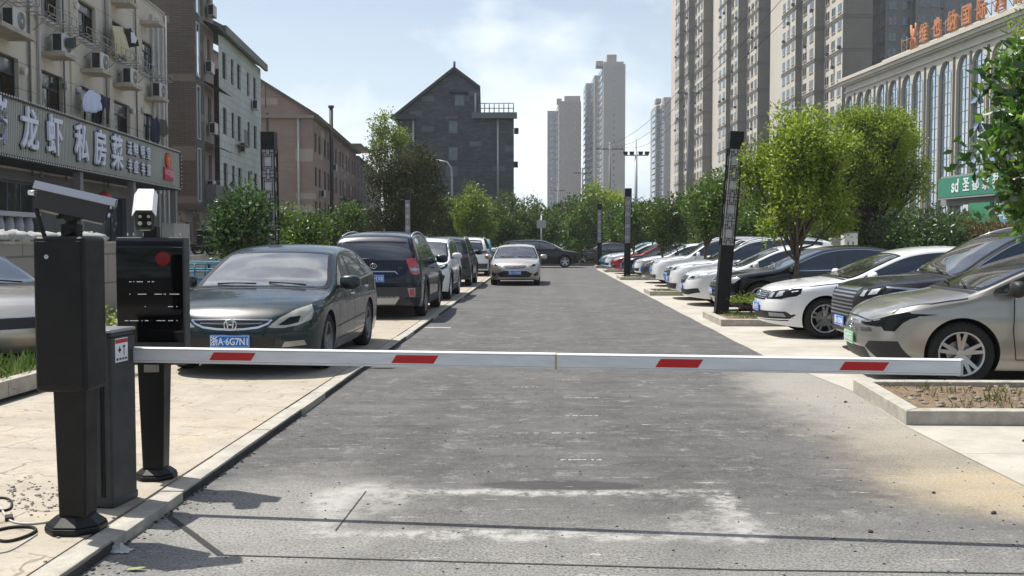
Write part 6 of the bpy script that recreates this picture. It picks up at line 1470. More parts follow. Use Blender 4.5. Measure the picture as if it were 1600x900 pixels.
# black-ish large SUV with barred grille
c = Car('suv_car', 'dusty black SUV with a tall barred grille, second car of the right row', 'SUV', 6.62, 14.55, 0, R(180),
        suv(4.85, 1.94, 1.78, 2.85, 0.93, 0.37, P_BLACKD, gc=0.22, chrome=2, tumble=0.30,
            top=[(2.425, 0.80), (2.37, 0.90), (2.27, 0.965), (1.95, 1.035), (1.5, 1.085), (1.22, 1.12), (1.10, 1.17), (0.70, 1.42), (0.30, 1.63), (0.0, 1.72), (-0.4, 1.77), (-1.0, 1.78), (-1.6, 1.74), (-2.1, 1.64), (-2.25, 1.45), (-2.38, 1.1), (-2.425, 0.8)], cowl=1.18, head=0.16))
finish(c, WSCR, 5, 1); c.roof_rails(0.2, -1.9)
lower(c, [(0, 0.90), (0.50, 0.90), (0.56, 0.84), (0.52, 0.56), (0.40, 0.50), (0, 0.50)], PLAST, 'grille')
bars(c, [0.54, 0.59, 0.64, 0.69, 0.74, 0.79, 0.84, 0.885], 0.50, ALLOY, 0.022); c.lines('grille_surround', [([(-0.52, 0.905), (0.52, 0.905)], 'front', 0.03, 1)], CHROME)
c.lampset([(0.58, 0.80), (0.60, 0.90), (0.86, 0.945), (0.90, 0.93), (0.89, 0.84), (0.76, 0.79)], 'front', 'headlight', LENSD, [([(0.63, 0.81), (0.64, 0.885), (0.72, 0.90), (0.72, 0.81)], LENS), ([(0.77, 0.83), (0.78, 0.905), (0.86, 0.92), (0.86, 0.85)], LENS)])
c.plate('front', 0.44, '浙A·82NJ6'); lower(c, [(0, 0.34), (0.7, 0.34), (0.65, 0.26), (0, 0.26)])
for s in (1, -1): c.patch('chrome_strip', [(c.L/2-0.75, 0.90), (c.L/2-0.35, 0.93), (c.L/2-0.35, 0.95), (c.L/2-0.75, 0.93)], 'side', CHROME, 0.006, 0.05, s)
# white saloon
c = Car('saloon_car', 'white saloon with slatted chrome grille, third car of the right row', 'car', 5.88, 17.2, 0, R(180),
        sedan(4.60, 1.80, 1.475, 2.65, 0.90, 0.325, P_WHITE, hood=0.03, nx=3.0, tumble=0.40, head=0.16))
finish(c, WSCR, 5, 1, ALLOY)
lower(c, [(0, 0.735), (0.42, 0.74), (0.46, 0.66), (0.40, 0.60), (0, 0.60)], PLAST, 'grille'); bars(c, [0.625, 0.655, 0.685, 0.715], 0.41, CHROME, 0.010); emblem(c, 0, 0.67, 0.065, 'VW')
c.lampset([(0.45, 0.62), (0.47, 0.735), (0.70, 0.775), (0.86, 0.80), (0.895, 0.77), (0.87, 0.68), (0.76, 0.63)], 'front', 'headlight', LENSD, [([(0.50, 0.64), (0.52, 0.72), (0.60, 0.73), (0.60, 0.645)], LENS), ([(0.66, 0.655), (0.68, 0.75), (0.76, 0.76), (0.76, 0.68)], LENS)])
lower(c, [(0, 0.42), (0.80, 0.43), (0.86, 0.38), (0.80, 0.28), (0, 0.27)]); 
for s in (1, -1): c.patch('fog_light', [(s*0.56, 0.345), (s*0.56, 0.405), (s*0.78, 0.405), (s*0.80, 0.35)], 'front', LENS, 0.012, 0.04, th=0.006)
c.lines('bumper_trim', [([(-0.84, 0.31), (0, 0.285), (0.84, 0.31)], 'front', 0.016, 1)], CHROME); c.plate('front', 0.475, '浙A·5V2E1')
# black saloon
c = Car('saloon_car', 'long glossy black saloon just beyond the first island, fourth car of the right row', 'car', 6.18, 22.6, 0, R(180),
        sedan(4.95, 1.87, 1.47, 2.92, 0.90, 0.345, P_BLACK, hood=0.03, chrome=2, tumble=0.44))
finish(c, None, 5, 0)
lower(c, [(0, 0.76), (0.30, 0.76), (0.44, 0.70), (0.40, 0.42), (0.30, 0.36), (0, 0.36)], PLAST, 'grille'); bars(c, [0.44, 0.52, 0.60, 0.68], 0.38, SILVERTRIM, 0.008)
c.lampset([(0.50, 0.64), (0.52, 0.73), (0.86, 0.79), (0.90, 0.76), (0.86, 0.67), (0.70, 0.63)], 'front', 'headlight', LENS, [([(0.56, 0.66), (0.58, 0.72), (0.74, 0.74), (0.74, 0.67)], LENSD)])
for s in (1, -1): c.patch('air_intake', [(s*0.56, 0.44), (s*0.86, 0.50), (s*0.88, 0.36), (s*0.62, 0.32)], 'front', PLAST, 0.006, 0.04, th=0.01)
c.lines('bumper_trim', [([(0.56, 0.36), (0.86, 0.40)], 'front', 0.014, 1), ([(-0.56, 0.36), (-0.86, 0.40)], 'front', 0.014, 1)], CHROME); c.plate('front', 0.47, '浙A·9T0S7')
# white saloon with black grille
c = Car('saloon_car', 'white saloon with a black mesh grille and blue plate, behind the first lattice lamp', 'car', 5.75, 25.15, 0, R(180),
        sedan(4.70, 1.82, 1.475, 2.72, 0.92, 0.33, P_WHITE, hood=0.02, tumble=0.42))
finish(c, WSCR, 5, 0)
lower(c, [(0, 0.72), (0.34, 0.73), (0.42, 0.66), (0.34, 0.56), (0, 0.53)], PLAST, 'grille'); lower(c, [(0, 0.40), (0.5, 0.40), (0.80, 0.44), (0.82, 0.34), (0.5, 0.27), (0, 0.27)])
c.lampset([(0.44, 0.66), (0.58, 0.75), (0.86, 0.83), (0.88, 0.74), (0.72, 0.65), (0.48, 0.63)], 'front', 'headlight', LENS, [([(0.54, 0.67), (0.62, 0.72), (0.72, 0.72), (0.70, 0.67)], LENSD)])
c.plate('front', 0.46, '浙A·K66U5')
c = Car('suv_car', 'white SUV with dark slanted grille, sixth car of the right row', 'SUV', 5.62, 27.75, 0, R(180), suv(4.5, 1.85, 1.68, 2.68, 0.9, 0.35, P_WHITE))
finish(c, WSCR, 5, 0); c.roof_rails(0.6, -1.7); lower(c, [(0, 0.86), (0.40, 0.86), (0.34, 0.64), (0, 0.62)], PLAST, 'grille'); bars(c, [0.70, 0.78], 0.36, SILVERTRIM, 0.010)
c.lampset([(0.44, 0.80), (0.5, 0.88), (0.86, 0.95), (0.90, 0.88), (0.7, 0.80), (0.44, 0.76)], 'front', 'headlight', LENS, [([(0.54, 0.80), (0.62, 0.86), (0.72, 0.87), (0.70, 0.80)], LENSD)])
lower(c, [(0, 0.45), (0.78, 0.45), (0.72, 0.30), (0, 0.30)]); c.plate('front', 0.55, '浙A·R19C8')
def simple(name, label, cat, x, y, P, ws=None, rail=False, hz=0.0):
    c = Car(name, label, cat, x, y, 0, R(180), P); finish(c, ws, 5, 0, wip=False)
    lower(c, [(0, 0.70+hz), (0.38, 0.70+hz), (0.34, 0.56+hz), (0, 0.56+hz)], PLAST, 'grille')
    c.lampset([(0.44, 0.64+hz), (0.5, 0.73+hz), (0.84, 0.80+hz), (0.88, 0.74+hz), (0.70, 0.63+hz)], 'front', 'headlight', LENS)
    lower(c, [(0, 0.40), (0.72, 0.42), (0.66, 0.28), (0, 0.28)]); c.plate('front', 0.47+hz*0.5, None)
    if rail: c.roof_rails(0.6, -1.7)
simple('saloon_car', 'white saloon behind the second island, seventh car of the right row', 'car', 6.25, 33.1, sedan(4.65, 1.80, 1.48, 2.7, 0.92, 0.325, P_WHITE2), WSCR)
simple('suv_car', 'tall white SUV between a white saloon and a grey saloon, mid right row', 'SUV', 6.1, 35.7, suv(4.7, 1.88, 1.72, 2.75, 0.92, 0.36, P_WHITE), WSCR, True, 0.16)
c = Car('saloon_car', 'graphite grey saloon with angular black grille, ninth car of the right row', 'car', 6.05, 38.4, 0, R(180), sedan(4.75, 1.83, 1.44, 2.72, 0.93, 0.33, P_GREY))
finish(c, WSCR, 5, 0, wip=False); lower(c, [(0, 0.68), (0.40, 0.68), (0.78, 0.60), (0.60, 0.40), (0.40, 0.30), (0, 0.30)], PLAST, 'grille'); c.lampset([(0.5, 0.70), (0.86, 0.79), (0.88, 0.74), (0.6, 0.67)], 'front', 'headlight', LENSD); c.plate('front', 0.5, None)
simple('saloon_car', 'white saloon right after the second lattice lamp of the right row', 'car', 6.2, 44.3, sedan(4.6, 1.8, 1.48, 2.7, 0.92, 0.32, P_WHITE), WSCR)
simple('saloon_car', 'dark blue saloon between two white cars far down the right row', 'car', 5.95, 46.9, sedan(4.7, 1.82, 1.46, 2.7, 0.92, 0.325, P_NAVY))
simple('hatchback_car', 'bright red car nosing towards the lane far down the right row', 'car', 5.55, 49.5, sedan(4.5, 1.8, 1.5, 2.65, 0.9, 0.32, P_RED))
simple('saloon_car', 'white saloon just beyond the red car in the right row', 'car', 5.6, 54.9, sedan(4.6, 1.8, 1.48, 2.7, 0.92, 0.32, P_WHITE2), WSCR)
simple('hatchback_car', 'teal blue small car, last but one of the right row', 'car', 5.35, 57.4, sedan(4.3, 1.78, 1.52, 2.6, 0.88, 0.32, P_TEAL))
# ------------------------------------------------------------------ barrier gate and its posts
STEELTOP = mat('brushed_cap', (0.30, 0.31, 0.33), 0.35, 0.6)
def base_plate(root, c, z, r=0.15, h=0.075):
    k = []
    for i in range(8):
        a = PI/8+i*PI/4; k.append((c[0]+r*1.06*math.cos(a), c[1]+r*1.06*math.sin(a)))
    t = [(c[0]+(x-c[0])*0.62, c[1]+(y-c[1])*0.62) for x, y in k]; b = MB()
    b.prism(k, z, z+h*0.45, 0); b.prism(k, z+h*0.45, z+h, 0, top=t)
    b.build('base_plate', BLACKP, root, bevel=0.012)
# cabinet
r = thing('barrier_gate', 'charcoal barrier cabinet with a long white boom carrying red slanted stripes across the lane', 'barrier', (-2.425, 5.57, 0.1), R(-7))
b = MB(); b.box(-0.150, 0.115, -0.13, 0.13, 0.03, 0.93); b.frust((-0.0175, 0), 0.93, 0.965, 0.265, 0.26, 0.24, 0.22); b.build('cabinet', DKGREY, r, bevel=0.012)
b = MB(); b.box(-0.155, 0.12, -0.135, 0.135, 0, 0.05); b.build('plinth', DKGREY, r, bevel=0.012)
b = MB(); b.box(-0.148, 0.055, -0.142, -0.131, 0.06, 0.86); b.build('door', DKGREY, r, bevel=0.006)
b = MB(); b.box(0.062, 0.072, -0.134, -0.1305, 0.06, 0.86); b.build('door_gap', SEAM, r)
b = MB(); b.box(-0.153, 0.118, -0.133, 0.133, 0.955, 0.972); b.build('lid', STEELTOP, r, bevel=0.005)
st = MB(); st.box(0.1155, 0.117, -0.085, 0.045, 0.79, 0.92); so = st.build('warning_sticker', PLWHITE, r)
k = MB(); k.box(0.1172, 0.1178, -0.083, 0.043, 0.893, 0.915); k.build('sticker_band', mat('sticker_red', (0.4, 0.02, 0.03), 0.5), so)
k = MB(); k.box(0.1172, 0.1178, -0.045, -0.035, 0.84, 0.875); k.box(0.1172, 0.1178, -0.055, -0.025, 0.85, 0.862); k.box(0.1172, 0.1178, 0.0, 0.008, 0.825, 0.88); k.box(0.1172, 0.1178, -0.008, 0.018, 0.868, 0.878)
for i in range(4): k.box(0.1172, 0.1178, -0.075+i*0.03, -0.055+i*0.03, 0.80, 0.812)
k.build('pictogram', PLBLACK, so)
# boom
A = Vector(V(213, 557, 5.75)); B = Vector(V(1503, 575, 5.17)); A.z = B.z = 0.912
d = (B-A); Lb = d.length; ang = math.atan2(d.y, d.x)
bw = Matrix.Translation(A) @ Matrix.Rotation(ang, 4, 'Z'); ri = Matrix.Rotation(R(7), 4, 'Z') @ Matrix.Translation((2.425, -5.57, -0.1))
def boomX(px):   # distance along the boom of a photo column
    rr = ray(px, 377); t = (A.x*d.y-A.y*d.x)/(rr[0]*d.y-rr[1]*d.x); return (Vector((rr[0]*t, rr[1]*t))-Vector((A.x, A.y))).length
def boom_piece(x0, x1, h=0.086, t=0.045, mats=WHITE, name='boom', par=None):
    m = MB(lambda x, y, z: tuple(ri @ (bw @ Vector((x, y, z))))); 
    prof = [(-t/2, -h/2+0.006), (-t/2+0.006, -h/2), (t/2-0.006, -h/2), (t/2, -h/2+0.006), (t/2, h/2-0.006), (t/2-0.006, h/2), (-t/2+0.006, h/2), (-t/2, h/2-0.006)]
    vs = [(x0, y, z) for y, z in prof]+[(x1, y, z) for y, z in prof]; n = 8
    m.add(vs, [(i, (i+1) % n, n+(i+1) % n, n+i) for i in range(n)]+[tuple(range(n)), tuple(range(n, 2*n))]); return m
BOOM = mat('boom_white', (0.72, 0.73, 0.74), 0.42, var=0.14, vscale=9, rvar=0.12, stretch=(0.6, 1, 3))
xj = boomX(870)
b = boom_piece(-0.10, xj-0.006); bo = b.build('boom', BOOM, r, bevel=0.002)
b = boom_piece(xj+0.004, Lb-0.012, 0.083); b2 = b.build('boom_extension', BOOM, bo)
b = boom_piece(Lb-0.012, Lb, 0.088, 0.048); b.build('end_cap', mat('cap_grey', (0.42, 0.42, 0.40), 0.6), b2)
b = boom_piece(xj-0.006, xj+0.004, 0.0845); b.build('joint', mat('joint_tan', (0.45, 0.36, 0.16), 0.6), bo)
# lengthwise grooves of the extrusion
b = MB(lambda x, y, z: tuple(ri @ (bw @ Vector((x, y, z)))))
for z in (0.030, -0.031): b.box(-0.1, Lb-0.02, -0.0229, -0.0224, z, z+0.0018)
b.build('boom_groove', mat('groove_grey', (0.30, 0.31, 0.33), 0.5), bo)
for a0, a1 in ((327, 400), (612, 686), (1025, 1100), (1313, 1391)):
    x0, x1 = boomX(a0), boomX(a1); sl = 0.028
    m = MB(lambda x, y, z: tuple(ri @ (bw @ Vector((x, y, z)))))
    m.add([(x0, -0.0236, -0.022), (x1-sl, -0.0236, -0.022), (x1, -0.0236, 0.022), (x0+sl, -0.0236, 0.022), (x0, -0.0226, -0.022), (x1-sl, -0.0226, -0.022), (x1, -0.0226, 0.022), (x0+sl, -0.0226, 0.022)],
          [(0, 1, 2, 3), (0, 4, 5, 1), (1, 5, 6, 2), (2, 6, 7, 3), (3, 7, 4, 0)]); m.build('red_stripe', SIGNRED, bo)
b = MB(lambda x, y, z: tuple(ri @ (bw @ Vector((x, y, z))))); b.box(-0.20, -0.04, -0.04, 0.05, -0.055, 0.055); b.build('boom_clamp', DKGREY, r, bevel=0.008)

def camera_housing(root, M, top_m, body_m, front_only=False):
    """six sided CCTV housing; local +x is where it looks"""
    def X(x, y, z): return tuple(M @ Vector((x, y, z)))
    b = MB(X); L0, L1 = -0.19, 0.19; w, h = 0.054, 0.058
    pf = [(-w*0.9, -h*1.15), (w*0.9, -h*1.15), (w*1.02, h*0.45), (w*0.62, h*0.95), (-w*0.62, h*0.95), (-w*1.02, h*0.45)]; n = 6
    vs = [(L0+0.02, y, z) for y, z in pf]+[(L1-0.03, y, z) for y, z in pf]
    b.add(vs, [(i, (i+1) % n, n+(i+1) % n, n+i) for i in range(n)]+[tuple(range(n)), tuple(range(n, 2*n))])
    body = b.build('camera_body', body_m, root, bevel=0.004)
    b = MB(X); w2, h2 = 0.064, 0.066   # sun shield: roof and sloping cheeks
    pf = [(-w2, h2*0.45), (-w2*0.66, h2), (w2*0.66, h2), (w2, h2*0.45)]
    for (a, c2) in zip(pf, pf[1:]):
        b.add([(L0, a[0], a[1]), (L1, a[0], a[1]), (L1, c2[0], c2[1]), (L0, c2[0], c2[1]), (L0, a[0]*.96, a[1]-0.004), (L1, a[0]*.96, a[1]-0.004), (L1, c2[0]*.96, c2[1]-0.004), (L0, c2[0]*.96, c2[1]-0.004)],
              [(0, 1, 2, 3), (4, 7, 6, 5), (0, 4, 5, 1), (1, 5, 6, 2), (2, 6, 7, 3), (3, 7, 4, 0)])
    b.build('sun_shield', top_m, root)
    b = MB(X); b.box(L1-0.031, L1-0.024, -w*0.62, w*0.62, -h*0.85, h*0.6); f = b.build('front_window', mat('lens_glass', (0.01, 0.012, 0.012), 0.08), root)
    for (y, z, rr) in ((-0.022, 0.02, 0.009), (0.022, 0.02, 0.009), (-0.024, -0.022, 0.012), (0.024, -0.022, 0.012)):
        b = MB(X); b.cyl((L1-0.024, y, z), (L1-0.018, y, z), rr, n=14); b.build('lamp_lens', mat('led_reflector', (0.75, 0.72, 0.68), 0.15, 0.8), f)
    for x in (-0.10, 0.10):
        b = MB(X); b.box(x-0.045, x+0.045, -0.028, 0.028, -h*1.15-0.010, -h*1.15-0.001); b.build('under_panel', mat('under_panel_beige', (0.55, 0.52, 0.43), 0.6), body)
    b = MB(X); b.cyl((L0+0.02, 0, 0.01), (L0-0.025, 0, 0.0), 0.013, n=10); b.build('cable_gland', CHROME, body)
# --- pillar 1 (nearest)
c0 = (-2.345, 5.03); z0 = 0.1
r = thing('camera_pillar', 'black number plate camera box on a square post, nearest equipment at the left edge', 'camera post', (c0[0], c0[1], z0))
base_plate(r, (0, 0), 0, 0.142, 0.08)
b = MB(); b.frust((0.01, 0), 0.06, 0.74, 0.135, 0.135, 0.165, 0.15); b.build('post', BLACKP, r, bevel=0.008)
b = MB(); b.box(-0.135, 0.12, -0.125, 0.125, 0.71, 1.475); b.build('equipment_box', BLACKP, r, bevel=0.022, seg=3)
b = MB(); b.box(-0.12, 0.105, -0.131, -0.124, 0.735, 1.45); dr = b.build('box_door', BLACKP, r, bevel=0.006)
b = MB(); b.box(-0.118, 0.02, -0.1325, -0.1308, 1.405, 1.409); b.box(-0.118, 0.10, -0.1325, -0.1308, 0.755, 0.758); b.build('door_groove', SEAM, dr)
b = MB(); b.cyl((-0.06, -0.131, 1.375), (-0.06, -0.137, 1.375), 0.011, n=14); b.build('lock', CHROME, dr)
hd = Vector((0.90, 0.28, -0.22)).normalized(); yy = Vector((0, 0, 1)).cross(hd).normalized(); zz = hd.cross(yy)
M1 = Matrix(((hd.x, yy.x, zz.x, 0.02), (hd.y, yy.y, zz.y, 0.0), (hd.z, yy.z, zz.z, 1.64), (0, 0, 0, 1)))
camera_housing(r, M1, mat('shield_blue_grey', (0.30, 0.32, 0.36), 0.35, 0.4), mat('camera_dark', (0.03, 0.032, 0.036), 0.5))
b = MB(); b.box(-0.035, 0.045, -0.035, 0.035, 1.47, 1.535); b.cyl((0.0, 0, 1.52), (0.01, 0, 1.60), 0.028, n=14); b.cyl((0.01, -0.045, 1.575), (0.01, 0.045, 1.575), 0.03, n=14); b.box(-0.06, 0.09, -0.03, 0.03, 1.56, 1.585); b.build('ball_bracket', BLACKP, r, bevel=0.004)
b = MB(); b.tube([(-0.15, -0.03, 1.68), (-0.13, -0.08, 1.60), (-0.10, -0.10, 1.52), (-0.08, -0.09, 1.455), (-0.03, -0.07, 1.455), (0.02, -0.05, 1.50)], 0.011, 8); b.build('cable', RUBBER, r)
# --- LED display pillar
c1 = (-2.37, 6.16)
r = thing('display_pillar', 'slim black post with a glossy LED display and red light, standing behind the barrier cabinet', 'display post', (c1[0], c1[1], z0), R(3))
base_plate(r, (0, 0), 0, 0.122, 0.07)
b = MB(); b.frust((0, 0), 0.06, 0.74, 0.125, 0.12, 0.165, 0.14); b.build('post', BLACKP, r, bevel=0.006)
b = MB(); b.box(-0.04, 0.05, -0.0725, -0.069, 0.66, 0.705); b.build('name_plate', mat('tag_metal', (0.35, 0.33, 0.29), 0.4, 0.6), r)
b = MB(); b.box(-0.205, 0.205, -0.055, 0.065, 0.70, 1.475); b.build('screen_case', DKGREY, r, bevel=0.012)
sc = MB(); prof = [(-0.060, 0.84), (-0.064, 1.0), (-0.066, 1.2), (-0.066, 1.40), (-0.060, 1.445), (-0.040, 1.472)]
vs = []; 
for y, z in prof: vs += [(-0.198, y, z), (0.198, y, z)]
sc.add(vs, [(2*i, 2*i+1, 2*i+3, 2*i+2) for i in range(5)], 0, True)
scr = sc.build('display_glass', mat('black_acrylic', (0.003, 0.003, 0.0035), 0.06, spec=0.3), r)
LEDW = mat('led_white', (0.9, 0.95, 1.0), emit=0.45); LEDR = mat('led_red', (0.50, 0.012, 0.012), emit=0.5)
b = MB(); rr = random.Random(3)
rows = {1.205: [(-0.12, 0.01), (-0.095, 0.006), (-0.075, 0.03), (-0.01, 0.012), (0.015, 0.012)], 1.13: [(-0.12, 0.006), (-0.07, 0.05), (0.03, 0.04), (0.085, 0.012), (0.12, 0.06)],
        1.055: [(-0.03, 0.006), (0.11, 0.03), (0.16, 0.006)], 0.97: [(-0.15, 0.02), (-0.12, 0.05), (-0.05, 0.006), (-0.03, 0.02), (0.04, 0.05), (0.11, 0.03), (0.16, 0.006)]}
for z, segs in rows.items():
    for x, wd in segs:
        q = x
        while q < x+wd: b.box(q, q+0.0034, -0.0685, -0.0665, z, z+0.0034); q += 0.0075
b.build('led_text_dots', LEDW, scr)
b = MB()
for ring in range(1, 7):
    for i in range(ring*6):
        a = 2*PI*i/(ring*6)+ring*0.3; b.box(0.083+ring*0.0066*math.cos(a)-0.0011, 0.083+ring*0.0066*math.cos(a)+0.0011, -0.0685, -0.0665, 1.345+ring*0.0066*math.sin(a)-0.0011, 1.345+ring*0.0066*math.sin(a)+0.0011)
b.build('red_led_disc', LEDR, scr)
for j in range(2):
    for i in range(4):
        b = MB(); b.cyl((-0.035+i*0.03, -0.058, 0.765-j*0.025), (-0.035+i*0.03, -0.0535, 0.765-j*0.025), 0.008, n=10); b.build('speaker_hole', mat('speaker_ring', (0.30, 0.29, 0.27), 0.5, 0.5), r)
for x in (-0.155, -0.12, -0.06, 0.16):
    b = MB(); b.cyl((x, 0.02, 1.474), (x, 0.02, 1.50), 0.005, n=8); b.build('screw', CHROME, r)
hd = Vector((0.22, -0.80, -0.42)).normalized(); yy = Vector((0, 0, 1)).cross(hd).normalized(); zz = hd.cross(yy)
M1 = Matrix(((hd.x, yy.x, zz.x, -0.04), (hd.y, yy.y, zz.y, 0.0), (hd.z, yy.z, zz.z, 1.64), (0, 0, 0, 1)))
camera_housing(r, M1 @ Matrix.Diagonal((0.8, 1.08, 1.08, 1)), mat('shield_white', (0.62, 0.63, 0.63), 0.4), mat('camera_dark', (0.03, 0.032, 0.036), 0.5))
b = MB(); b.box(-0.045, 0.035, -0.03, 0.04, 1.47, 1.54); b.cyl((-0.03, 0.01, 1.53), (-0.04, 0.01, 1.60), 0.026, n=14); b.build('ball_bracket', BLACKP, r, bevel=0.004)

# ------------------------------------------------------------------ lattice lamps
ACRYL = mat('milky_acrylic', (0.52, 0.51, 0.52), 0.5, var=0.1, vscale=3)
def lattice_lamp(x, y, z, label, lean=0.0, h=3.65, wd=0.26, rz=0.0):
    r = thing('lattice_lamp', label, 'street lamp', (x, y, z), rz, 'chinese lattice lamps along the lane'); r.rotation_euler = (0, lean, rz)
    w = wd/2; zb = h*0.375; zt = h*0.905
    b = MB(); b.box(-w, w, -w, w, 0, zb); b.build('base', BLACKP, r, bevel=0.006)
    b = MB(); b.box(-w*1.04, w*1.04, -w*1.04, w*1.04, zt, h); b.build('head', BLACKP, r, bevel=0.006)
    b = MB(); b.box(-w*0.80, w*0.80, -w*0.80, w*0.80, zb+0.001, zt-0.001); b.build('diffuser', ACRYL, r)
    b = MB(); t = 0.009
    def bar(a0, b0, a1, b1):
        for f in range(4):
            q = [(a0, -1), (a1, -1)]
            X0, X1 = sorted((a0, a1)); Z0, Z1 = sorted((b0, b1))
            xa, xb = X0-t/2, X1+t/2; za, zb2 = Z0-t/2, Z1+t/2
            M = Matrix.Rotation(f*PI/2, 4, 'Z'); b.box(xa, xb, -w*0.97, -w*0.97+0.012, za, zb2, X=M)
    for sx in (-1, 1):
        for sy in (-1, 1): b.box(sx*w*0.985-0.011, sx*w*0.985+0.011, sy*w*0.985-0.011, sy*w*0.985+0.011, zb, zt)
    n = 4; m = (zt-zb)/n
    for i in range(n):
        z0 = zb+i*m; z1 = z0+m; q = w*0.97; s = m*0.30
        bar(-q, z0, q, z0); bar(-q, z1, q, z1)
        for sg, zz0 in ((1, z0), (-1, z1)):
            e = lambda f: zz0+sg*f*s
            bar(-q*0.62, e(1), q*0.62, e(1)); bar(-q*0.62, e(1), -q*0.62, e(0.45)); bar(q*0.62, e(1), q*0.62, e(0.45))
            bar(-q, e(0.45), -q*0.30, e(0.45)); bar(q, e(0.45), q*0.30, e(0.45)); bar(-q*0.30, e(0.0), -q*0.30, e(0.75)); bar(q*0.30, e(0.0), q*0.30, e(0.75)); bar(-q*0.3, e(0.75), q*0.3, e(0.75))
            bar(0, e(0.75), 0, e(1))
        bar(-q*0.62, z0+s, -q*0.62, z1-s); bar(q*0.62, z0+s, q*0.62, z1-s)
    b.build('lattice', BLACKP, r); return r
lattice_lamp(3.60, 20.75, 0.1, 'leaning black lattice lamp on the first island, nearest one on the right', R(4.3))
lattice_lamp(3.52, 42.9, 0.1, 'upright black lattice lamp beside the white saloons, second on the right', R(0.6))
lattice_lamp(3.35, 60.7, 0.1, 'farthest lattice lamp on the right, beside the nose of the crosswise black SUV', 0)
lattice_lamp(-5.22, 19.6, 0.1, 'lattice lamp seen against the pink gable, nearest one on the left', R(-0.5))
lattice_lamp(-5.75, 43.6, 0.1, 'lattice lamp against the big dark purple tree on the left', 0)
lattice_lamp(-5.9, 65.5, 0.1, 'small distant lattice lamp in front of green trees, last on the left', 0, 3.5)
# ------------------------------------------------------------------ trees and plants
def leaf_mat(name, dark, mid, light, rough=0.42, transl=0.35, spec=0.5):
    m = bpy.data.materials.new(name); m.use_nodes = True; t = m.node_tree; b = t.nodes['Principled BSDF']; o = t.nodes['Material Output']
    at = t.nodes.new('ShaderNodeAttribute'); at.attribute_name = 'tint'
    cr = t.nodes.new('ShaderNodeValToRGB'); e = cr.color_ramp.elements; e[0].color = (*dark, 1); e[1].color = (*light, 1); k = e.new(0.5); k.color = (*mid, 1)
    t.links.new(at.outputs['Fac'], cr.inputs[0]); t.links.new(cr.outputs[0], b.inputs['Base Color'])
    b.inputs['Roughness'].default_value = rough; b.inputs['Specular IOR Level'].default_value = spec
    tr = t.nodes.new('ShaderNodeBsdfTranslucent'); mx = t.nodes.new('ShaderNodeMixShader'); mx.inputs[0].default_value = transl
    hs = t.nodes.new('ShaderNodeHueSaturation'); hs.inputs['Value'].default_value = 1.6; hs.inputs['Saturation'].default_value = 1.1
    t.links.new(cr.outputs[0], hs.inputs['Color']); t.links.new(hs.outputs[0], tr.inputs[0])
    t.links.new(b.outputs[0], mx.inputs[1]); t.links.new(tr.outputs[0], mx.inputs[2]); t.links.new(mx.outputs[0], o.inputs[0]); MATS[name] = m; return m
LF_CAM = leaf_mat('leaf_camphor', (0.065, 0.105, 0.018), (0.17, 0.235, 0.036), (0.33, 0.38, 0.09), transl=0.5, spec=0.3)
LF_DRK = leaf_mat('leaf_dark', (0.022, 0.042, 0.010), (0.05, 0.085, 0.018), (0.11, 0.16, 0.035))
LF_MID = leaf_mat('leaf_mid', (0.028, 0.060, 0.012), (0.065, 0.12, 0.022), (0.15, 0.22, 0.045))
LF_YEL = leaf_mat('leaf_yellow_green', (0.06, 0.10, 0.015), (0.14, 0.20, 0.03), (0.26, 0.32, 0.07), transl=0.4)
LF_PUR = leaf_mat('leaf_purple', (0.022, 0.028, 0.012), (0.048, 0.052, 0.020), (0.09, 0.105, 0.032), rough=0.6, transl=0.2, spec=0.2)
LF_MAG = leaf_mat('leaf_glossy', (0.018, 0.045, 0.015), (0.04, 0.085, 0.024), (0.10, 0.16, 0.045), rough=0.38, transl=0.25, spec=0.5)
LF_POM = leaf_mat('leaf_pomelo', (0.022, 0.055, 0.012), (0.06, 0.13, 0.022), (0.15, 0.24, 0.045), rough=0.3, transl=0.35, spec=0.7)
LF_RED = leaf_mat('leaf_russet', (0.06, 0.03, 0.015), (0.10, 0.06, 0.025), (0.12, 0.11, 0.03))
LF_DRY = leaf_mat('grass_dry', (0.10, 0.09, 0.03), (0.16, 0.14, 0.06), (0.08, 0.13, 0.03), transl=0.2)
LF_GRS = leaf_mat('grass_green', (0.04, 0.08, 0.015), (0.08, 0.14, 0.03), (0.17, 0.22, 0.07), transl=0.3)
BARK = mat('bark', (0.10, 0.08, 0.06), 0.95, var=0.4, vscale=14, bump=0.6, bscale=30)
BARKD = mat('bark_dark', (0.045, 0.038, 0.03), 0.95, var=0.4, vscale=14, bump=0.6, bscale=30)
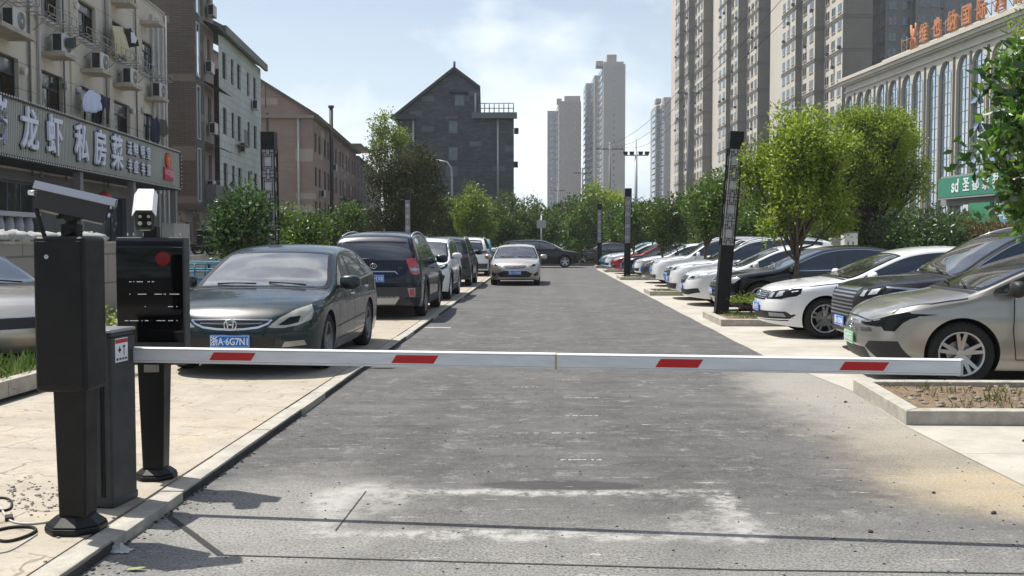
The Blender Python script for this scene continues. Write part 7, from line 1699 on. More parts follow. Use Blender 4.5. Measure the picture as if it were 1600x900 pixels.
def leaf_mesh(name, pos, size, rs, m, aspect=0.45, up=0.4, out=None, tint=None, droop=0.0, fold=0.25):
    n = len(pos); d = rs.normal(size=(n, 3))
    if out is not None: d += out*0.9
    d[:, 2] += up-droop; d /= np.linalg.norm(d, axis=1)[:, None]
    q = rs.normal(size=(n, 3)); q[:, 2] += 0; s = np.cross(d, q); s /= np.linalg.norm(s, axis=1)[:, None]+1e-9; nn = np.cross(d, s)
    L = size*rs.uniform(0.65, 1.25, n)[:, None]; W = L*aspect*0.5
    v = np.empty((n, 4, 3)); v[:, 0] = pos; v[:, 1] = pos+d*L*0.45+s*W+nn*W*fold; v[:, 2] = pos+d*L; v[:, 3] = pos+d*L*0.45-s*W+nn*W*fold
    me = bpy.data.meshes.new(name); me.vertices.add(n*4); me.vertices.foreach_set('co', v.reshape(-1))
    b = np.arange(n)[:, None]*4; li = np.concatenate([b, b+1, b+2, b, b+2, b+3], axis=1).reshape(-1)
    me.loops.add(n*6); me.loops.foreach_set('vertex_index', li.astype(np.int32)); me.polygons.add(n*2)
    me.polygons.foreach_set('loop_start', (np.arange(n*2)*3).astype(np.int32))
    me.update(calc_edges=True)
    a = me.attributes.new('tint', 'FLOAT', 'FACE'); tt = rs.uniform(0, 1, n) if tint is None else np.clip(tint+rs.normal(0, 0.16, n), 0, 1)
    a.data.foreach_set('value', np.repeat(tt, 2).astype(np.float32)); me.materials.append(m); return me
def crown_points(rs, lobes, n, sigma, shell=0.55):
    """leaf clumps spread through overlapping lobes"""
    vol = np.array([l[1][0]*l[1][1]*l[1][2] for l in lobes]); vol = vol**0.8/np.sum(vol**0.8); P = []; O = []; TT = []
    for (c, r), f in zip(lobes, vol):
        k = max(4, int(n*f)); m = max(3, k//26); ctr = rs.normal(size=(m, 3)); ctr /= np.linalg.norm(ctr, axis=1)[:, None]
        rad = rs.uniform(shell**2, 1.0, m)**0.5; cc = ctr*rad[:, None]*np.array(r)+np.array(c); idx = rs.integers(0, m, k)
        p = cc[idx]+rs.normal(size=(k, 3))*sigma; P.append(p); o = ctr[idx]; O.append(o); ct = rs.uniform(0.15, 0.85, m); TT.append(ct[idx])
    return np.concatenate(P), np.concatenate(O), np.concatenate(TT)
def auto_lobes(rs, c, r, k, sc=0.5, spread=0.62):
    L = []
    for i in range(k):
        v = rs.normal(size=3); v /= np.linalg.norm(v); q = np.array(c)+v*np.array(r)*spread*rs.uniform(0.5, 1.0)
        f = sc*rs.uniform(0.75, 1.2); L.append((q, np.array(r)*f))
    L.append((np.array(c), np.array(r)*0.6)); return L
def tree_parts(root, seed, h, c, r, trunk_h, tr, leaf, nleaf, lm, bark=BARK, lobes=7, sc=0.5, sigma=None, lobe_list=None, stems=1, aspect=0.45, droop=0.0, up=0.4, spread=0.62):
    rs = np.random.default_rng(seed); L = lobe_list or auto_lobes(rs, c, r, lobes, sc, spread)
    b = MB(); 
    for st in range(stems):
        ox, oy = (0, 0) if stems == 1 else (rs.uniform(-.25, .25), rs.uniform(-.25, .25))
        k = 7; pts = []; jx = rs.normal(size=(k, 2))*0.03*h/4
        tgt = np.array(c)*1.0 if stems == 1 else np.array(L[st % len(L)][0])
        for i in range(k):
            f = i/(k-1); z = f*trunk_h; pts.append((ox+(tgt[0]*f*f*0.5)+jx[i, 0]*f, oy+(tgt[1]*f*f*0.5)+jx[i, 1]*f, z))
        b.tube(pts, [tr*(1.25 if i == 0 else 1)*(1-0.35*i/(k-1)) for i in range(k)], 8)
        top = np.array(pts[-1])
        for j, (q, rr) in enumerate(L):
            if stems > 1 and j % stems != st: continue
            q = np.array(q); s0 = np.array(pts[rs.integers(5, k)]); mid = (s0+q)/2+rs.normal(size=3)*0.08*h/4; mid[2] -= 0.05*h
            r0 = tr*0.55; b.tube([s0, (s0*0.6+mid*0.4), mid, q], [r0, r0*0.8, r0*0.6, r0*0.35], 6)
            for _ in range(7):
                v = rs.normal(size=3); v[2] = abs(v[2])*0.8-0.1; e = q+v/np.linalg.norm(v)*np.array(rr)*0.85; s1 = mid+(q-mid)*rs.uniform(0.2, 1.0)
                m2 = (s1+e)/2+rs.normal(size=3)*0.05*h/4; b.tube([s1, m2, e], [r0*0.32, r0*0.22, r0*0.08], 5)
    b.build('trunk', bark, root)
    P, O, TT = crown_points(rs, L, nleaf, sigma or leaf*1.3); ok = P[:, 2] > 0.25; P, O, TT = P[ok], O[ok], TT[ok]
    me = leaf_mesh('crown', P, leaf, rs, lm, aspect, up, O, TT, droop); return link('crown', me, root)
def tree(name, label, x, y, z, *a, group=None, cat='tree', **k):
    r = thing(name, label, cat, (x, y, z), 0, group); tree_parts(r, *a, **k); return r

# right-hand islands
tree('camphor_tree', 'bright green bushy tree on the first island, trunk in front of the black saloon', 4.85, 19.9, 0.08, 11, 4.2, (0.08, 0, 2.70), (1.10, 1.0, 1.38), 1.3, 0.06, 0.08, 30000, LF_CAM, lobes=24, sc=0.31, spread=0.90, sigma=0.09)
tree('camphor_tree', 'large rounded yellow green tree behind the first island tree, widest crown on the right', 10.6, 33.0, 0.0, 12, 6.0, (-0.15, 0, 4.0), (2.0, 1.5, 1.6), 2.3, 0.15, 0.095, 52000, LF_CAM, BARKD, lobes=30, sc=0.30, spread=0.92, sigma=0.13)
tree('young_tree', 'small dark glossy tree on the second island, trunk above the white bonnets', 4.75, 30.1, 0.08, 13, 3.6, (0, 0, 2.55), (1.05, 1.0, 1.1), 1.5, 0.055, 0.12, 6500, LF_MID, lobes=9, sc=0.36, spread=0.8, sigma=0.13)
tree('young_tree', 'small dark tree on the third island, between two lattice lamps', 4.85, 41.6, 0.08, 14, 3.6, (-0.1, 0, 2.3), (1.15, 1.1, 1.15), 1.2, 0.055, 0.13, 6500, LF_DRK, lobes=9, sc=0.36, spread=0.8, sigma=0.14)
tree('young_tree', 'thin dark tree on the far island near the second lattice lamp', 4.6, 52.2, 0.08, 15, 3.7, (0, 0, 2.4), (1.2, 1.1, 1.3), 1.2, 0.06, 0.15, 5000, LF_MID, lobes=8, sc=0.4)
# pomelo tree at the right edge, big leaves and a green fruit
pr = thing('pomelo_tree', 'pomelo tree with big glossy leaves and a green fruit, cut by the right edge', 'tree', (5.35, 9.55, 0.08))
PL = [(( -0.30, 0.0, 3.05), (0.42, 0.4, 0.45)), ((-0.50, -0.1, 2.45), (0.46, 0.42, 0.36)), ((-0.35, 0.05, 2.02), (0.46, 0.4, 0.34)), ((0.3, 0, 2.7), (0.7, 0.7, 0.8)), ((0.1, -0.2, 3.3), (0.5, 0.5, 0.35)), ((-0.80, 0.0, 2.18), (0.22, 0.22, 0.16)), ((-0.1, 0.1, 1.75), (0.42, 0.4, 0.22)), ((-0.66, 0, 2.85), (0.16, 0.18, 0.22))]
tree_parts(pr, 21, 3.9, (0, 0, 2.6), (1, 1, 1), 1.6, 0.055, 0.135, 4300, LF_POM, BARKD, lobe_list=[(np.array(a)+np.array((-0.42, 0, 0)), np.array(b)) for a, b in PL], aspect=0.5, sigma=0.09, up=0.1, droop=0.15)
f = MB(); q = V(1571, 194, 9.3); q = (q[0]-5.35, q[1]-9.55-0.45, q[2]-0.08); f.sphere(q, 0.062, 0.062, 0.066, 16); f.tube([(q[0], q[1], q[2]+0.06), (q[0]+0.05, q[1]+0.15, q[2]+0.25)], 0.006, 5); f.build('fruit', mat('pomelo_skin', (0.20, 0.30, 0.05), 0.5, bump=0.3, bscale=120), pr)
f = MB(); q2 = (q[0]+0.22, q[1], q[2]+0.12); f.sphere(q2, 0.055, 0.055, 0.06, 16); f.tube([(q2[0], q2[1], q2[2]+0.05), (q2[0]+0.05, q2[1]+0.15, q2[2]+0.25)], 0.006, 5); f.build('fruit', MATS['pomelo_skin'], pr)
tree('street_tree', 'yellow green loose tree rising behind the pomelo at the right edge', 10.4, 21.5, 0.0, 23, 6.2, (0.0, 0, 4.9), (1.1, 1.1, 1.3), 3.5, 0.10, 0.11, 7000, LF_YEL, lobes=9, sc=0.38, spread=0.8, sigma=0.13)
# left side
tree('magnolia_tree', 'dark glossy leaved bushy tree with pale glints, behind the dark green saloon roof', -5.30, 18.2, PZ, 31, 2.9, (0, 0, 1.75), (0.72, 0.75, 1.02), 1.0, 0.04, 0.10, 5600, LF_MAG, lobes=13, sc=0.32, stems=3, aspect=0.5, sigma=0.10, spread=0.75)
tree('magnolia_tree', 'lower leafy tree with yellow tinged leaves, right of the glossy one on the left', -6.1, 25.0, 0.05, 32, 2.6, (0, 0, 1.55), (0.85, 0.85, 0.95), 1.2, 0.05, 0.10, 6000, LF_MID, lobes=9, sc=0.4, stems=3, sigma=0.13, spread=0.75)
tree('plum_tree', 'big dark purple leaved tree left of the middle, widest crown on the left', -6.75, 50.5, 0.0, 33, 6.5, (0.1, 0, 3.5), (2.6, 2.3, 2.95), 1.5, 0.13, 0.14, 30000, LF_PUR, BARKD, lobes=22, sc=0.33, stems=3, sigma=0.17, spread=0.8, up=0.9)
tree('locust_tree', 'tall airy yellow green tree rising above the purple one', -8.9, 58, 0.0, 34, 9.0, (0.1, 0, 7.0), (1.5, 1.4, 1.9), 5.5, 0.10, 0.16, 4200, LF_YEL, lobes=10, sc=0.3, sigma=0.18, spread=0.85)
tree('young_tree', 'small olive green tree at the left foot of the big purple one', -9.2, 49.5, 0.0, 35, 4.2, (0, 0, 2.3), (1.0, 1.0, 1.5), 1.5, 0.07, 0.14, 5500, LF_MID, lobes=9, sc=0.4, sigma=0.15)
tree('young_tree', 'very yellow green upright tree to the right of the big purple one', -3.9, 58.5, 0.0, 36, 5.4, (0, 0, 3.1), (1.35, 1.3, 2.0), 1.5, 0.08, 0.15, 8000, LF_YEL, lobes=11, sc=0.36, sigma=0.16, spread=0.78)
tree('young_tree', 'mid green tree squeezed between the purple tree and the yellow green one', -5.9, 60, 0.0, 37, 5.2, (0, 0, 2.9), (1.4, 1.3, 2.1), 1.5, 0.08, 0.17, 7000, LF_MID, lobes=10, sc=0.38, sigma=0.18)
# background trees: three built once, then copied
proto = []
for k_, (sd, lm_, cc, rr_) in enumerate(((41, LF_DRK, (0, 0, 3.0), (2.0, 2.0, 2.1)), (42, LF_MID, (0, 0, 3.1), (1.8, 1.8, 2.3)), (43, LF_CAM, (0, 0, 3.2), (1.9, 1.9, 2.0)))):
    rt0 = thing('broadleaf_tree', None, None, (0, 0, 0)); tree_parts(rt0, sd, 5.2, cc, rr_, 1.8, 0.10, 0.21, 6500, lm_, BARKD, lobes=12, sc=0.36, sigma=0.22, spread=0.8); proto.append(rt0)
used = [False]*3
def bg_tree(px, top, d, kind, label, wide=1.0):
    x, y, zt = V(px, top, d); s = zt/5.25
    if not used[kind]: o = proto[kind]; used[kind] = True
    else: o = copy_tree(proto[kind])
    o.location = (x, y, -0.02); o.scale = (s*wide, s*wide, s); o.rotation_euler = (0, 0, px*0.37); tag(o, label, 'tree', 'broadleaf trees closing the end of the car park')
for a in ((815, 292, 68, 0, 'dark green tree above the champagne saloon, in front of the gable block right edge'), (850, 302, 74, 0, 'dark tree just right of the champagne saloon roof'), (779, 300, 66, 0, 'dark tree directly left of the champagne saloon, touching the yellow green one'),
          (888, 300, 78, 0, 'dark green tree below the lower distant high-rise'), (921, 294, 82, 0, 'deep green tree below the tallest distant high-rise'), (948, 278, 92, 2, 'light green round crown in front of the tallest distant high-rise'), (905, 320, 70, 1, 'mid green tree low over the crosswise black SUV nose'),
          (965, 318, 72, 1, 'tree behind the farthest lattice lamp of the right side'), (1003, 322, 64, 0, 'dark tree right of the second lattice lamp, below the floodlight mast'), (1062, 300, 60, 0, 'dark tree in front of the left near tower foot'),
          (1128, 296, 52, 0, 'dark tree half hidden by the leaning lattice lamp'), (1178, 300, 48, 1, 'tree in the shade directly right of the leaning lattice lamp'), (1225, 310, 50, 0, 'dark tree behind the trunk of the first island tree'), (1285, 318, 52, 0, 'dark tree behind the white traffic box'),
          (1375, 322, 44, 0, 'dark glossy bush tree below the right end of the widest crown'), (1440, 326, 40, 0, 'dark tree with pale glints left of the green shop sign'), (1500, 338, 42, 1, 'mid green tree beneath the green shop sign'),
          (545, 322, 62, 1, 'green tree between the pink building and the purple tree'), (500, 330, 48, 0, 'dark tree at the foot of the pink building corner'), (745, 318, 72, 1, 'mid green tree below the window column of the gable block'), (690, 300, 70, 0, 'dark tree below the left edge of the gable block'), (1580, 345, 46, 1, 'low green tree behind the black SUV roof at the right edge')): bg_tree(*a)
# far belt of wood, one mass with the unseen belt added behind the camera
rs = np.random.default_rng(5); n = 26000
px_ = rs.uniform(-60, 90, n); hh = 3.4+1.3*np.sin(px_*0.23)+0.9*np.sin(px_*0.61+1); P = np.stack([px_+rs.normal(0, 0.4, n), 100+rs.uniform(-5, 5, n)+0*px_, np.abs(rs.uniform(0, 1, n)**0.8*hh)+rs.normal(0, 0.25, n)], 1); P[:, 2] = np.clip(P[:, 2], 0.1, 9)
n2 = 15000; q_ = rs.uniform(-70, 70, n2); P2_ = np.stack([q_, -34+rs.uniform(-2.5, 2.5, n2), rs.uniform(0, 1, n2)**0.8*(9+2*np.sin(q_*0.3))], 1); P = np.concatenate([P, P2_])  # unseen belt added behind the camera so dark car paint reflects less brightness
ob = link('far_wood_and_added_belt', leaf_mesh('far_wood_and_added_belt', P, 0.75, rs, LF_DRK, 0.6, 0.3)); tag(ob, 'dark band of far wood closing the view behind the car park, plus an unseen belt added behind the camera', 'trees', None, 'stuff')
# shrubs
def bush(label, x, y, z, r, h, leaf, n, lm, seed, name='shrub'):
    t = thing(name, label, 'shrub', (x, y, z)); tree_parts(t, seed, h, (0, 0, h*0.5), (r, r, h*0.5), h*0.4, 0.02, leaf, n, lm, BARKD, lobes=6, sc=0.5, stems=3, sigma=leaf*1.2)
bush('yellow green shrub seen between the two black posts at the left', -4.95, 11.3, 0.18, 0.35, 0.72, 0.055, 2600, LF_YEL, 51)
bush('clipped low green shrub at the foot of the leaning lattice lamp', 4.05, 20.2, 0.1, 0.42, 0.38, 0.05, 2600, LF_YEL, 52); bush('small leafy shrub right of the clipped one, beside the white saloon', 4.75, 20.5, 0.1, 0.35, 0.34, 0.05, 1800, LF_MID, 53)
for i, (px, top, d, lm_) in enumerate(((1345, 336, 33, LF_DRK), (1395, 330, 32, LF_MAG), (1440, 326, 31, LF_MAG), (1488, 336, 30, LF_MAG), (1535, 338, 30, LF_RED), (1582, 336, 29, LF_RED))):
    x, y, zt = V(px, top, d); bush(['dark rounded shrub below the widest crown, leftmost of the hedge row', 'glossy shrub, second of the hedge row on the right', 'glossy shrub with pale glints, third of the hedge row', 'glossy shrub, fourth of the hedge row under the green sign', 'russet leaved shrub under the green shop sign', 'russet shrub behind the black SUV roof at the right edge'][i], x, y, 0, 0.95, zt, 0.12, 5200, lm_, 60+i)
# grass: nobody could count it
def grass(name, label, boxes, n, hgt, lm, seed, z):
    rs = np.random.default_rng(seed); P = []
    for (x0, x1, y0, y1, den) in boxes:
        k = int(n*den); cx = rs.uniform(x0, x1, max(3, k//14)); cy = rs.uniform(y0, y1, len(cx)); i = rs.integers(0, len(cx), k)
        p = np.stack([np.clip(cx[i]+rs.normal(0, 0.05, k), x0, x1), np.clip(cy[i]+rs.normal(0, 0.05, k), y0, y1), np.full(k, z)], 1); P.append(p)
    P = np.concatenate(P); ob = link(name, leaf_mesh(name, P, hgt, rs, lm, 0.10, 1.6)); tag(ob, label, 'grass', None, 'stuff')
grass('planter_grass', 'tufted green grass in the strip at the left edge', [(-9.3, -5.16, 7.7, 14.1, 1.0)], 14000, 0.20, LF_GRS, 71, 0.19)
grass('dry_weeds', 'sparse dry weeds on the bare earth of the nearest right planter', [(3.45, 9.0, 8.85, 10.4, 0.45), (4.3, 9.0, 8.82, 9.2, 0.8)], 2600, 0.11, LF_DRY, 72, 0.075)
grass('island_weeds', 'thin weeds on the further planters', [(3.5, 9, 18.9, 20.7, 1.0), (3.3, 9, 29.4, 30.8, .6), (3.4, 9, 41.1, 43.0, .5)], 3000, 0.13, LF_GRS, 73, 0.075)
# ------------------------------------------------------------------ small things
GREYM = mat('galvanised_pole', (0.36, 0.37, 0.38), 0.5, 0.3)
# utility poles and wires
def pole(label, px, d, top, arms, name='utility_pole', r0=0.16):
    x, y, zt = V(px, top, d); t = thing(name, label, 'pole', (x, y, 0)); b = MB(); b.tube([(0, 0, 0), (0, 0, zt)], [r0, r0*0.7], 10); b.build('shaft', mat('pole_concrete', (0.24, 0.235, 0.225), 0.9), t)
    for dz, wd in arms: b = MB(); b.box(-wd/2, wd/2, -0.07, 0.07, zt-dz-0.06, zt-dz+0.06); [b.cyl((q*wd/2, 0, zt-dz), (q*wd/2, 0, zt-dz+0.28), 0.05, n=6) for q in (-0.9, -0.45, 0.45, 0.9)]; b.build('cross_arm', IRON, t)
    return Vector((x, y, zt))
pa = pole('utility pole with one cross arm in front of the tallest distant high-rise', 953, 118, 222, ((0.8, 3.2),)); pb = pole('tall utility pole with a cross arm against the leftmost near tower', 1076, 92, 126, ((1.1, 2.0),))
pole('small utility pole in front of the lower distant high-rise', 910, 150, 262, ((0.8, 2.6),)); pole('short far pole low against the lower distant high-rise', 872, 170, 292, ((0.6, 2.4),))
for i, (dx, sg) in enumerate(((-0.9, 0.0), (0.0, 0.6), (0.9, 1.4))):
    b = MB(); a = pa+Vector((dx*1.5, 0, -0.5)); c_ = pb+Vector((dx, 0, -0.9)); far = Vector(V(1330+60*i, -220, 40)); pts = []
    for k in range(13): f = k/12; p = a.lerp(c_, f); p.z -= (2.2+sg)*4*f*(1-f)*0.5; pts.append(p)
    for k in range(1, 13): f = k/12; p = c_.lerp(far, f); p.z -= 2.0*4*f*(1-f)*0.5; pts.append(p)
    o = b.tube([tuple(p-a) for p in pts], 0.016, 4).build('overhead_wire', RUBBER); o.location = a; tag(o, ['lowest overhead wire strung between the two tall utility poles', 'middle overhead wire strung between the two tall utility poles', 'uppermost overhead wire strung between the two tall utility poles'][i], 'wire', 'overhead wires')
# floodlight mast
x, y, zt = V(994, 236, 75); t = thing('floodlight_mast', 'grey mast with four floodlights on a short cross bar in the sky gap', 'street lamp', (x, y, 0)); b = MB(); b.tube([(0, 0, 0), (0, 0, zt)], [0.16, 0.09], 10); b.tube([(0, 0, zt-0.2), (0, 0, zt+1.0)], 0.03, 6); b.box(-0.88, 0.88, -0.04, 0.04, zt-0.35, zt-0.27); b.build('shaft', GREYM, t)
for q in (-0.78, -0.32, 0.32, 0.78): b = MB(); b.frust((q, -0.1), zt-0.27, zt-0.05, 0.26, 0.18, 0.34, 0.26); b.build('floodlight', PLAST, t)
# curved street lamp by the gable block, one on the right
def swan(label, px, d, top, side=-1):
    x, y, zt = V(px, top, d); t = thing('street_lamp', label, 'street lamp', (x, y, 0)); b = MB(); b.tube([(0, 0, 0), (0, 0, zt-1.2), (side*0.05, 0, zt-0.6), (side*0.4, 0, zt-0.15), (side*1.1, 0, zt)], [0.11, 0.08, 0.07, 0.06, 0.05], 8); b.build('shaft', GREYM, t); b = MB(); b.sphere((side*1.5, 0, zt), 0.5, 0.18, 0.10, 10); b.build('lamp_head', mat('lamp_head_white', (0.6, 0.6, 0.6), 0.4), t)
swan('white curved street lamp in front of the dark gable block', 706, 80, 250)
x, y, zt = V(1188, 330, 50); t = thing('sign_pole', 'thin grey pole with a small sign plate between the trees right of the leaning lamp', 'pole', (x, y, 0)); b = MB(); b.tube([(0, 0, 0), (0, 0, zt+0.1)], 0.06, 8); b.build('shaft', GREYM, t)
b = MB(); b.box(-0.3, 0.3, -0.09, -0.06, zt-0.5, zt); b.build('sign_plate', IRON, t)
x, y, zt = V(948, 352, 62); t = thing('parking_sign', 'small pale sign board on a pole behind the crosswise SUV', 'sign', V(846, 352, 66)[:2]+(0,)); b = MB(); b.tube([(0, 0, 0), (0, 0, 3.2)], 0.05, 8); b.build('shaft', GREYM, t); b = MB(); b.box(-0.3, 0.3, -0.09, -0.06, 2.4, 2.9); b.build('sign_plate', mat('sign_grey', (0.42, 0.43, 0.42), 0.5), t)
# blue sign and white box behind the right-hand row
x, y, zt = V(1350, 332, 34); t = thing('blue_sign', 'blue sign board hanging in the shade of the widest crown on the right', 'sign', (x, y, 0)); b = MB(); b.tube([(0, 0, 0), (0, 0, zt)], 0.04, 8); b.build('shaft', GREYM, t); b = MB(); b.box(-0.18, 0.18, -0.07, -0.045, zt-0.5, zt); b.build('sign_plate', mat('sign_blue', (0.02, 0.13, 0.5), 0.5), t)
x, y, zt = V(1327, 364, 30); t = thing('utility_box', 'white electrical cabinet with diamond marks behind the black saloon roof', 'cabinet', (x, y, 0)); b = MB(); b.box(-0.19, 0.19, -0.2, 0.2, 0, zt); b.build('cabinet', mat('box_white', (0.55, 0.55, 0.53), 0.6), t, bevel=0.01); b = MB(); b.box(-0.21, 0.21, -0.22, 0.22, zt, zt+0.04); b.build('lid', IRON, t)
for q, w_ in ((-0.06, 0.05), (0.08, 0.05)): b = MB(); b.prism([(q-w_, -0.203), (q, -0.203), (q, -0.2015), (q-w_, -0.2015)], zt-0.35, zt-0.25); b.build('mark', IRON, t)
x, y, zt = V(1308, 372, 31); t = thing('grey_box', 'low grey stone block beside the white electrical cabinet', 'block', (x, y, 0)); b = MB(); b.frust((0, 0), 0, zt, 0.5, 0.4, 0.42, 0.34); b.build('block', CONC, t, bevel=0.02)
# low brown fence closing the lane
t = thing('timber_fence', 'low brown fence with crossed rails at the end of the lane', 'fence', (2.4, 65.6, 0)); WD = mat('fence_brown', (0.11, 0.065, 0.045), 0.8, var=0.3, vscale=6)
for k in range(9): b = MB(); b.box(k*0.95-0.05, k*0.95+0.05, -0.05, 0.05, 0, 1.0); b.build('post', WD, t)
b = MB(); b.box(0, 7.6, -0.03, 0.03, 0.86, 0.94); b.box(0, 7.6, -0.03, 0.03, 0.16, 0.23); b.build('rail', WD, t)
for k in range(8): b = MB(); b.tube([(k*0.95, 0, 0.2), (k*0.95+0.95, 0, 0.88)], 0.028, 5); b.tube([(k*0.95, 0.02, 0.88), (k*0.95+0.95, 0.02, 0.2)], 0.028, 5); b.build('crossed_brace', WD, t)
g = MB(); g.box(-40, 2.3, 64.6, 64.8, -0.01, 0.12); g.box(2.3, 40, 64.6, 64.8, -0.01, 0.12); struct(g, 'far_kerb', KERBD)
g = MB(); g.quad((-40, 64.8, 0.03), (40, 64.8, 0.03), (40, 110, 0.03), (-40, 110, 0.03)); struct(g, 'verge', mat('verge_green', (0.07, 0.10, 0.035), 1.0, var=0.5, vscale=3))
# cargo tricycle behind the saloon
TB = mat('tricycle_blue', (0.03, 0.20, 0.30), 0.5, var=0.3, vscale=6)
x, y, _ = V(312, 377, 16.2); t = thing('cargo_tricycle', 'blue cargo tricycle with railed bed behind the dark green saloon mirror', 'tricycle', (x, y, 0.09), R(12))
b = MB(); b.box(-0.55, 0.55, -0.7, 0.7, 0.50, 0.54); 
for (a, c_, e, f_) in ((-0.55, 0.55, -0.70, -0.67), (-0.55, 0.55, 0.67, 0.70), (-0.55, -0.52, -0.67, 0.67), (0.52, 0.55, -0.67, 0.67)): b.box(a, c_, e, f_, 0.54, 0.86)
b.build('cargo_bed', TB, t, bevel=0.006)
b = MB()
for z in (1.0, 1.12): b.tube([(-0.53, -0.68, z), (0.53, -0.68, z), (0.53, 0.68, z), (-0.53, 0.68, z)], 0.014, 6, closed=True)
for (u, v) in ((-0.53, -0.68), (0, -0.68), (0.53, -0.68), (0.53, 0), (0.53, 0.68), (0, 0.68), (-0.53, 0.68), (-0.53, 0)): b.tube([(u, v, 0.86), (u, v, 1.12)], 0.014, 6)
b.build('bed_railing', TB, t)
for (u, v) in ((-0.62, 0.1), (0.62, 0.1), (0, 1.55)):
    w_ = bpy.data.objects.new('wheel', None); COL.objects.link(w_); w_.parent = t; w_.location = (u, v, 0.26); b = MB(); b.tube([(0, 0.24*math.cos(2*PI*i/24), 0.24*math.sin(2*PI*i/24)) for i in range(24)], 0.035, 8, closed=True); b.build('tyre', RUBBER, w_); b = MB(); b.cyl((-0.03, 0, 0), (0.03, 0, 0), 0.2, n=20); b.build('rim', IRON, w_)
b = MB(); b.tube([(0, 0.7, 0.5), (0, 1.1, 0.45), (0, 1.35, 0.85), (0, 1.55, 0.26)], 0.03, 6); b.tube([(0, 1.35, 0.85), (0, 1.25, 1.10)], 0.022, 6); b.tube([(-0.3, 1.15, 1.12), (0, 1.27, 1.10), (0.3, 1.15, 1.12)], 0.016, 6); b.build('steering_frame', PLBLACK, t)
b = MB(); b.box(-0.15, 0.15, 0.72, 1.02, 0.66, 0.76); b.build('seat', PLAST, t, bevel=0.03)
# electric scooters on the terrace
def scooter(label, px, d, z, rz, col):
    x, y, _ = V(px, 377, d); t = thing('electric_scooter', label, 'scooter', (x, y, z), rz, 'electric scooters on the terrace'); m = mat('scooter_'+col[0], col[1], 0.35)
    for yy in (-0.6, 0.62): b = MB(); b.tube([(0, yy+0.2*math.cos(2*PI*i/20), 0.22+0.2*math.sin(2*PI*i/20)) for i in range(20)], 0.045, 8, closed=True); b.cyl((-0.03, yy, 0.22), (0.03, yy, 0.22), 0.12, n=14); b.build('wheel', RUBBER, t)
    b = MB(); b.tube([(0, 0.62, 0.22), (0, 0.55, 0.5), (0, 0.42, 0.98)], 0.035, 8); b.tube([(-0.32, 0.36, 1.05), (-0.1, 0.42, 1.0), (0.1, 0.42, 1.0), (0.32, 0.36, 1.05)], 0.016, 6); b.tube([(-0.22, 0.40, 1.03), (-0.26, 0.42, 1.22)], 0.01, 5); b.sphere((-0.27, 0.42, 1.25), 0.05, 0.02, 0.04, 8); b.tube([(0.22, 0.40, 1.03), (0.26, 0.42, 1.22)], 0.01, 5); b.sphere((0.27, 0.42, 1.25), 0.05, 0.02, 0.04, 8); b.build('handlebar', PLAST, t)
    b = MB(); b.frust((0, 0.46), 0.42, 0.95, 0.34, 0.10, 0.22, 0.10, oy=-0.06); b.box(-0.14, 0.14, -0.1, 0.42, 0.27, 0.36); b.frust((0, -0.45), 0.30, 0.68, 0.20, 0.75, 0.24, 0.72); b.build('fairing', m, t, bevel=0.03)
    b = MB(); b.box(-0.13, 0.13, -0.80, -0.12, 0.68, 0.78); b.build('seat', PLAST, t, bevel=0.035)
scooter('black electric scooter parked on the terrace left of the glossy tree, nearer one', 308, 30.5, 1.12, R(60), ('black', (0.02, 0.02, 0.022)))
scooter('dark electric scooter beside the brown brick block, half hidden by leaves', 337, 31.5, 1.12, R(75), ('dark', (0.03, 0.02, 0.025)))
# rubble and litter round the posts
GR = mat('rubble_grey', (0.28, 0.265, 0.24), 0.95, var=0.35, vscale=20); rr = random.Random(5)
b = MB()
for k in range(230):
    if k < 120: x, y = G(rr.gauss(55, 30), rr.gauss(778, 14), PZ); z = PZ
    elif k < 160: x, y = rr.uniform(-3.6, -2.3), rr.uniform(4.4, 6.6); z = PZ
    else: x, y = -2.12+abs(rr.gauss(0, 0.10)), rr.uniform(4.2, 6.2); z = 0.0
    if z > 0.02 and (x > -2.31 or x < -4.9): continue
    s_ = rr.uniform(0.003, 0.009)*(1.6 if k < 20 else 1); b.sphere((x, y, z+s_*0.4), s_*1.3, s_, s_*0.6, 6, 0, 0.3, rr)
tag(b.build('rubble', GR), 'scattered crumbs of broken concrete round the camera post', 'rubble', None, 'stuff')
b = MB()
for k in range(420):
    x, y = rr.uniform(-2.1, 4.2), 4.3+rr.random()**1.8*6; s_ = rr.uniform(0.003, 0.008); b.sphere((x, y, s_*0.3), s_*1.2, s_, s_*0.6, 5, 0, 0.3, rr)
for k in range(90):
    x, y = -2.135+abs(rr.gauss(0, 0.02)), rr.uniform(4.2, 9); s_ = rr.uniform(0.005, 0.012); b.sphere((x, y, s_*0.3), s_*1.2, s_, s_*0.6, 5, 0, 0.3, rr)
tag(b.build('loose_grit', mat('dark_grit', (0.07, 0.065, 0.06), 0.95)), 'dark grit scattered over the asphalt in front of the barrier', 'grit', None, 'stuff')
b = MB(); rr = random.Random(9)
for k in range(260): x, y = rr.uniform(3.4, 8.0), rr.uniform(8.85, 10.4); s_ = rr.uniform(0.008, 0.035); b.sphere((x, y, 0.09+s_*0.2), s_*1.3, s_, s_*0.6, 6, 0, 0.35, rr)
tag(b.build('planter_rubble', mat('planter_rubble_mat', (0.27, 0.23, 0.18), 0.95, var=0.5, vscale=12)), 'stones and dry clods on the nearest right planter', 'rubble', None, 'stuff')
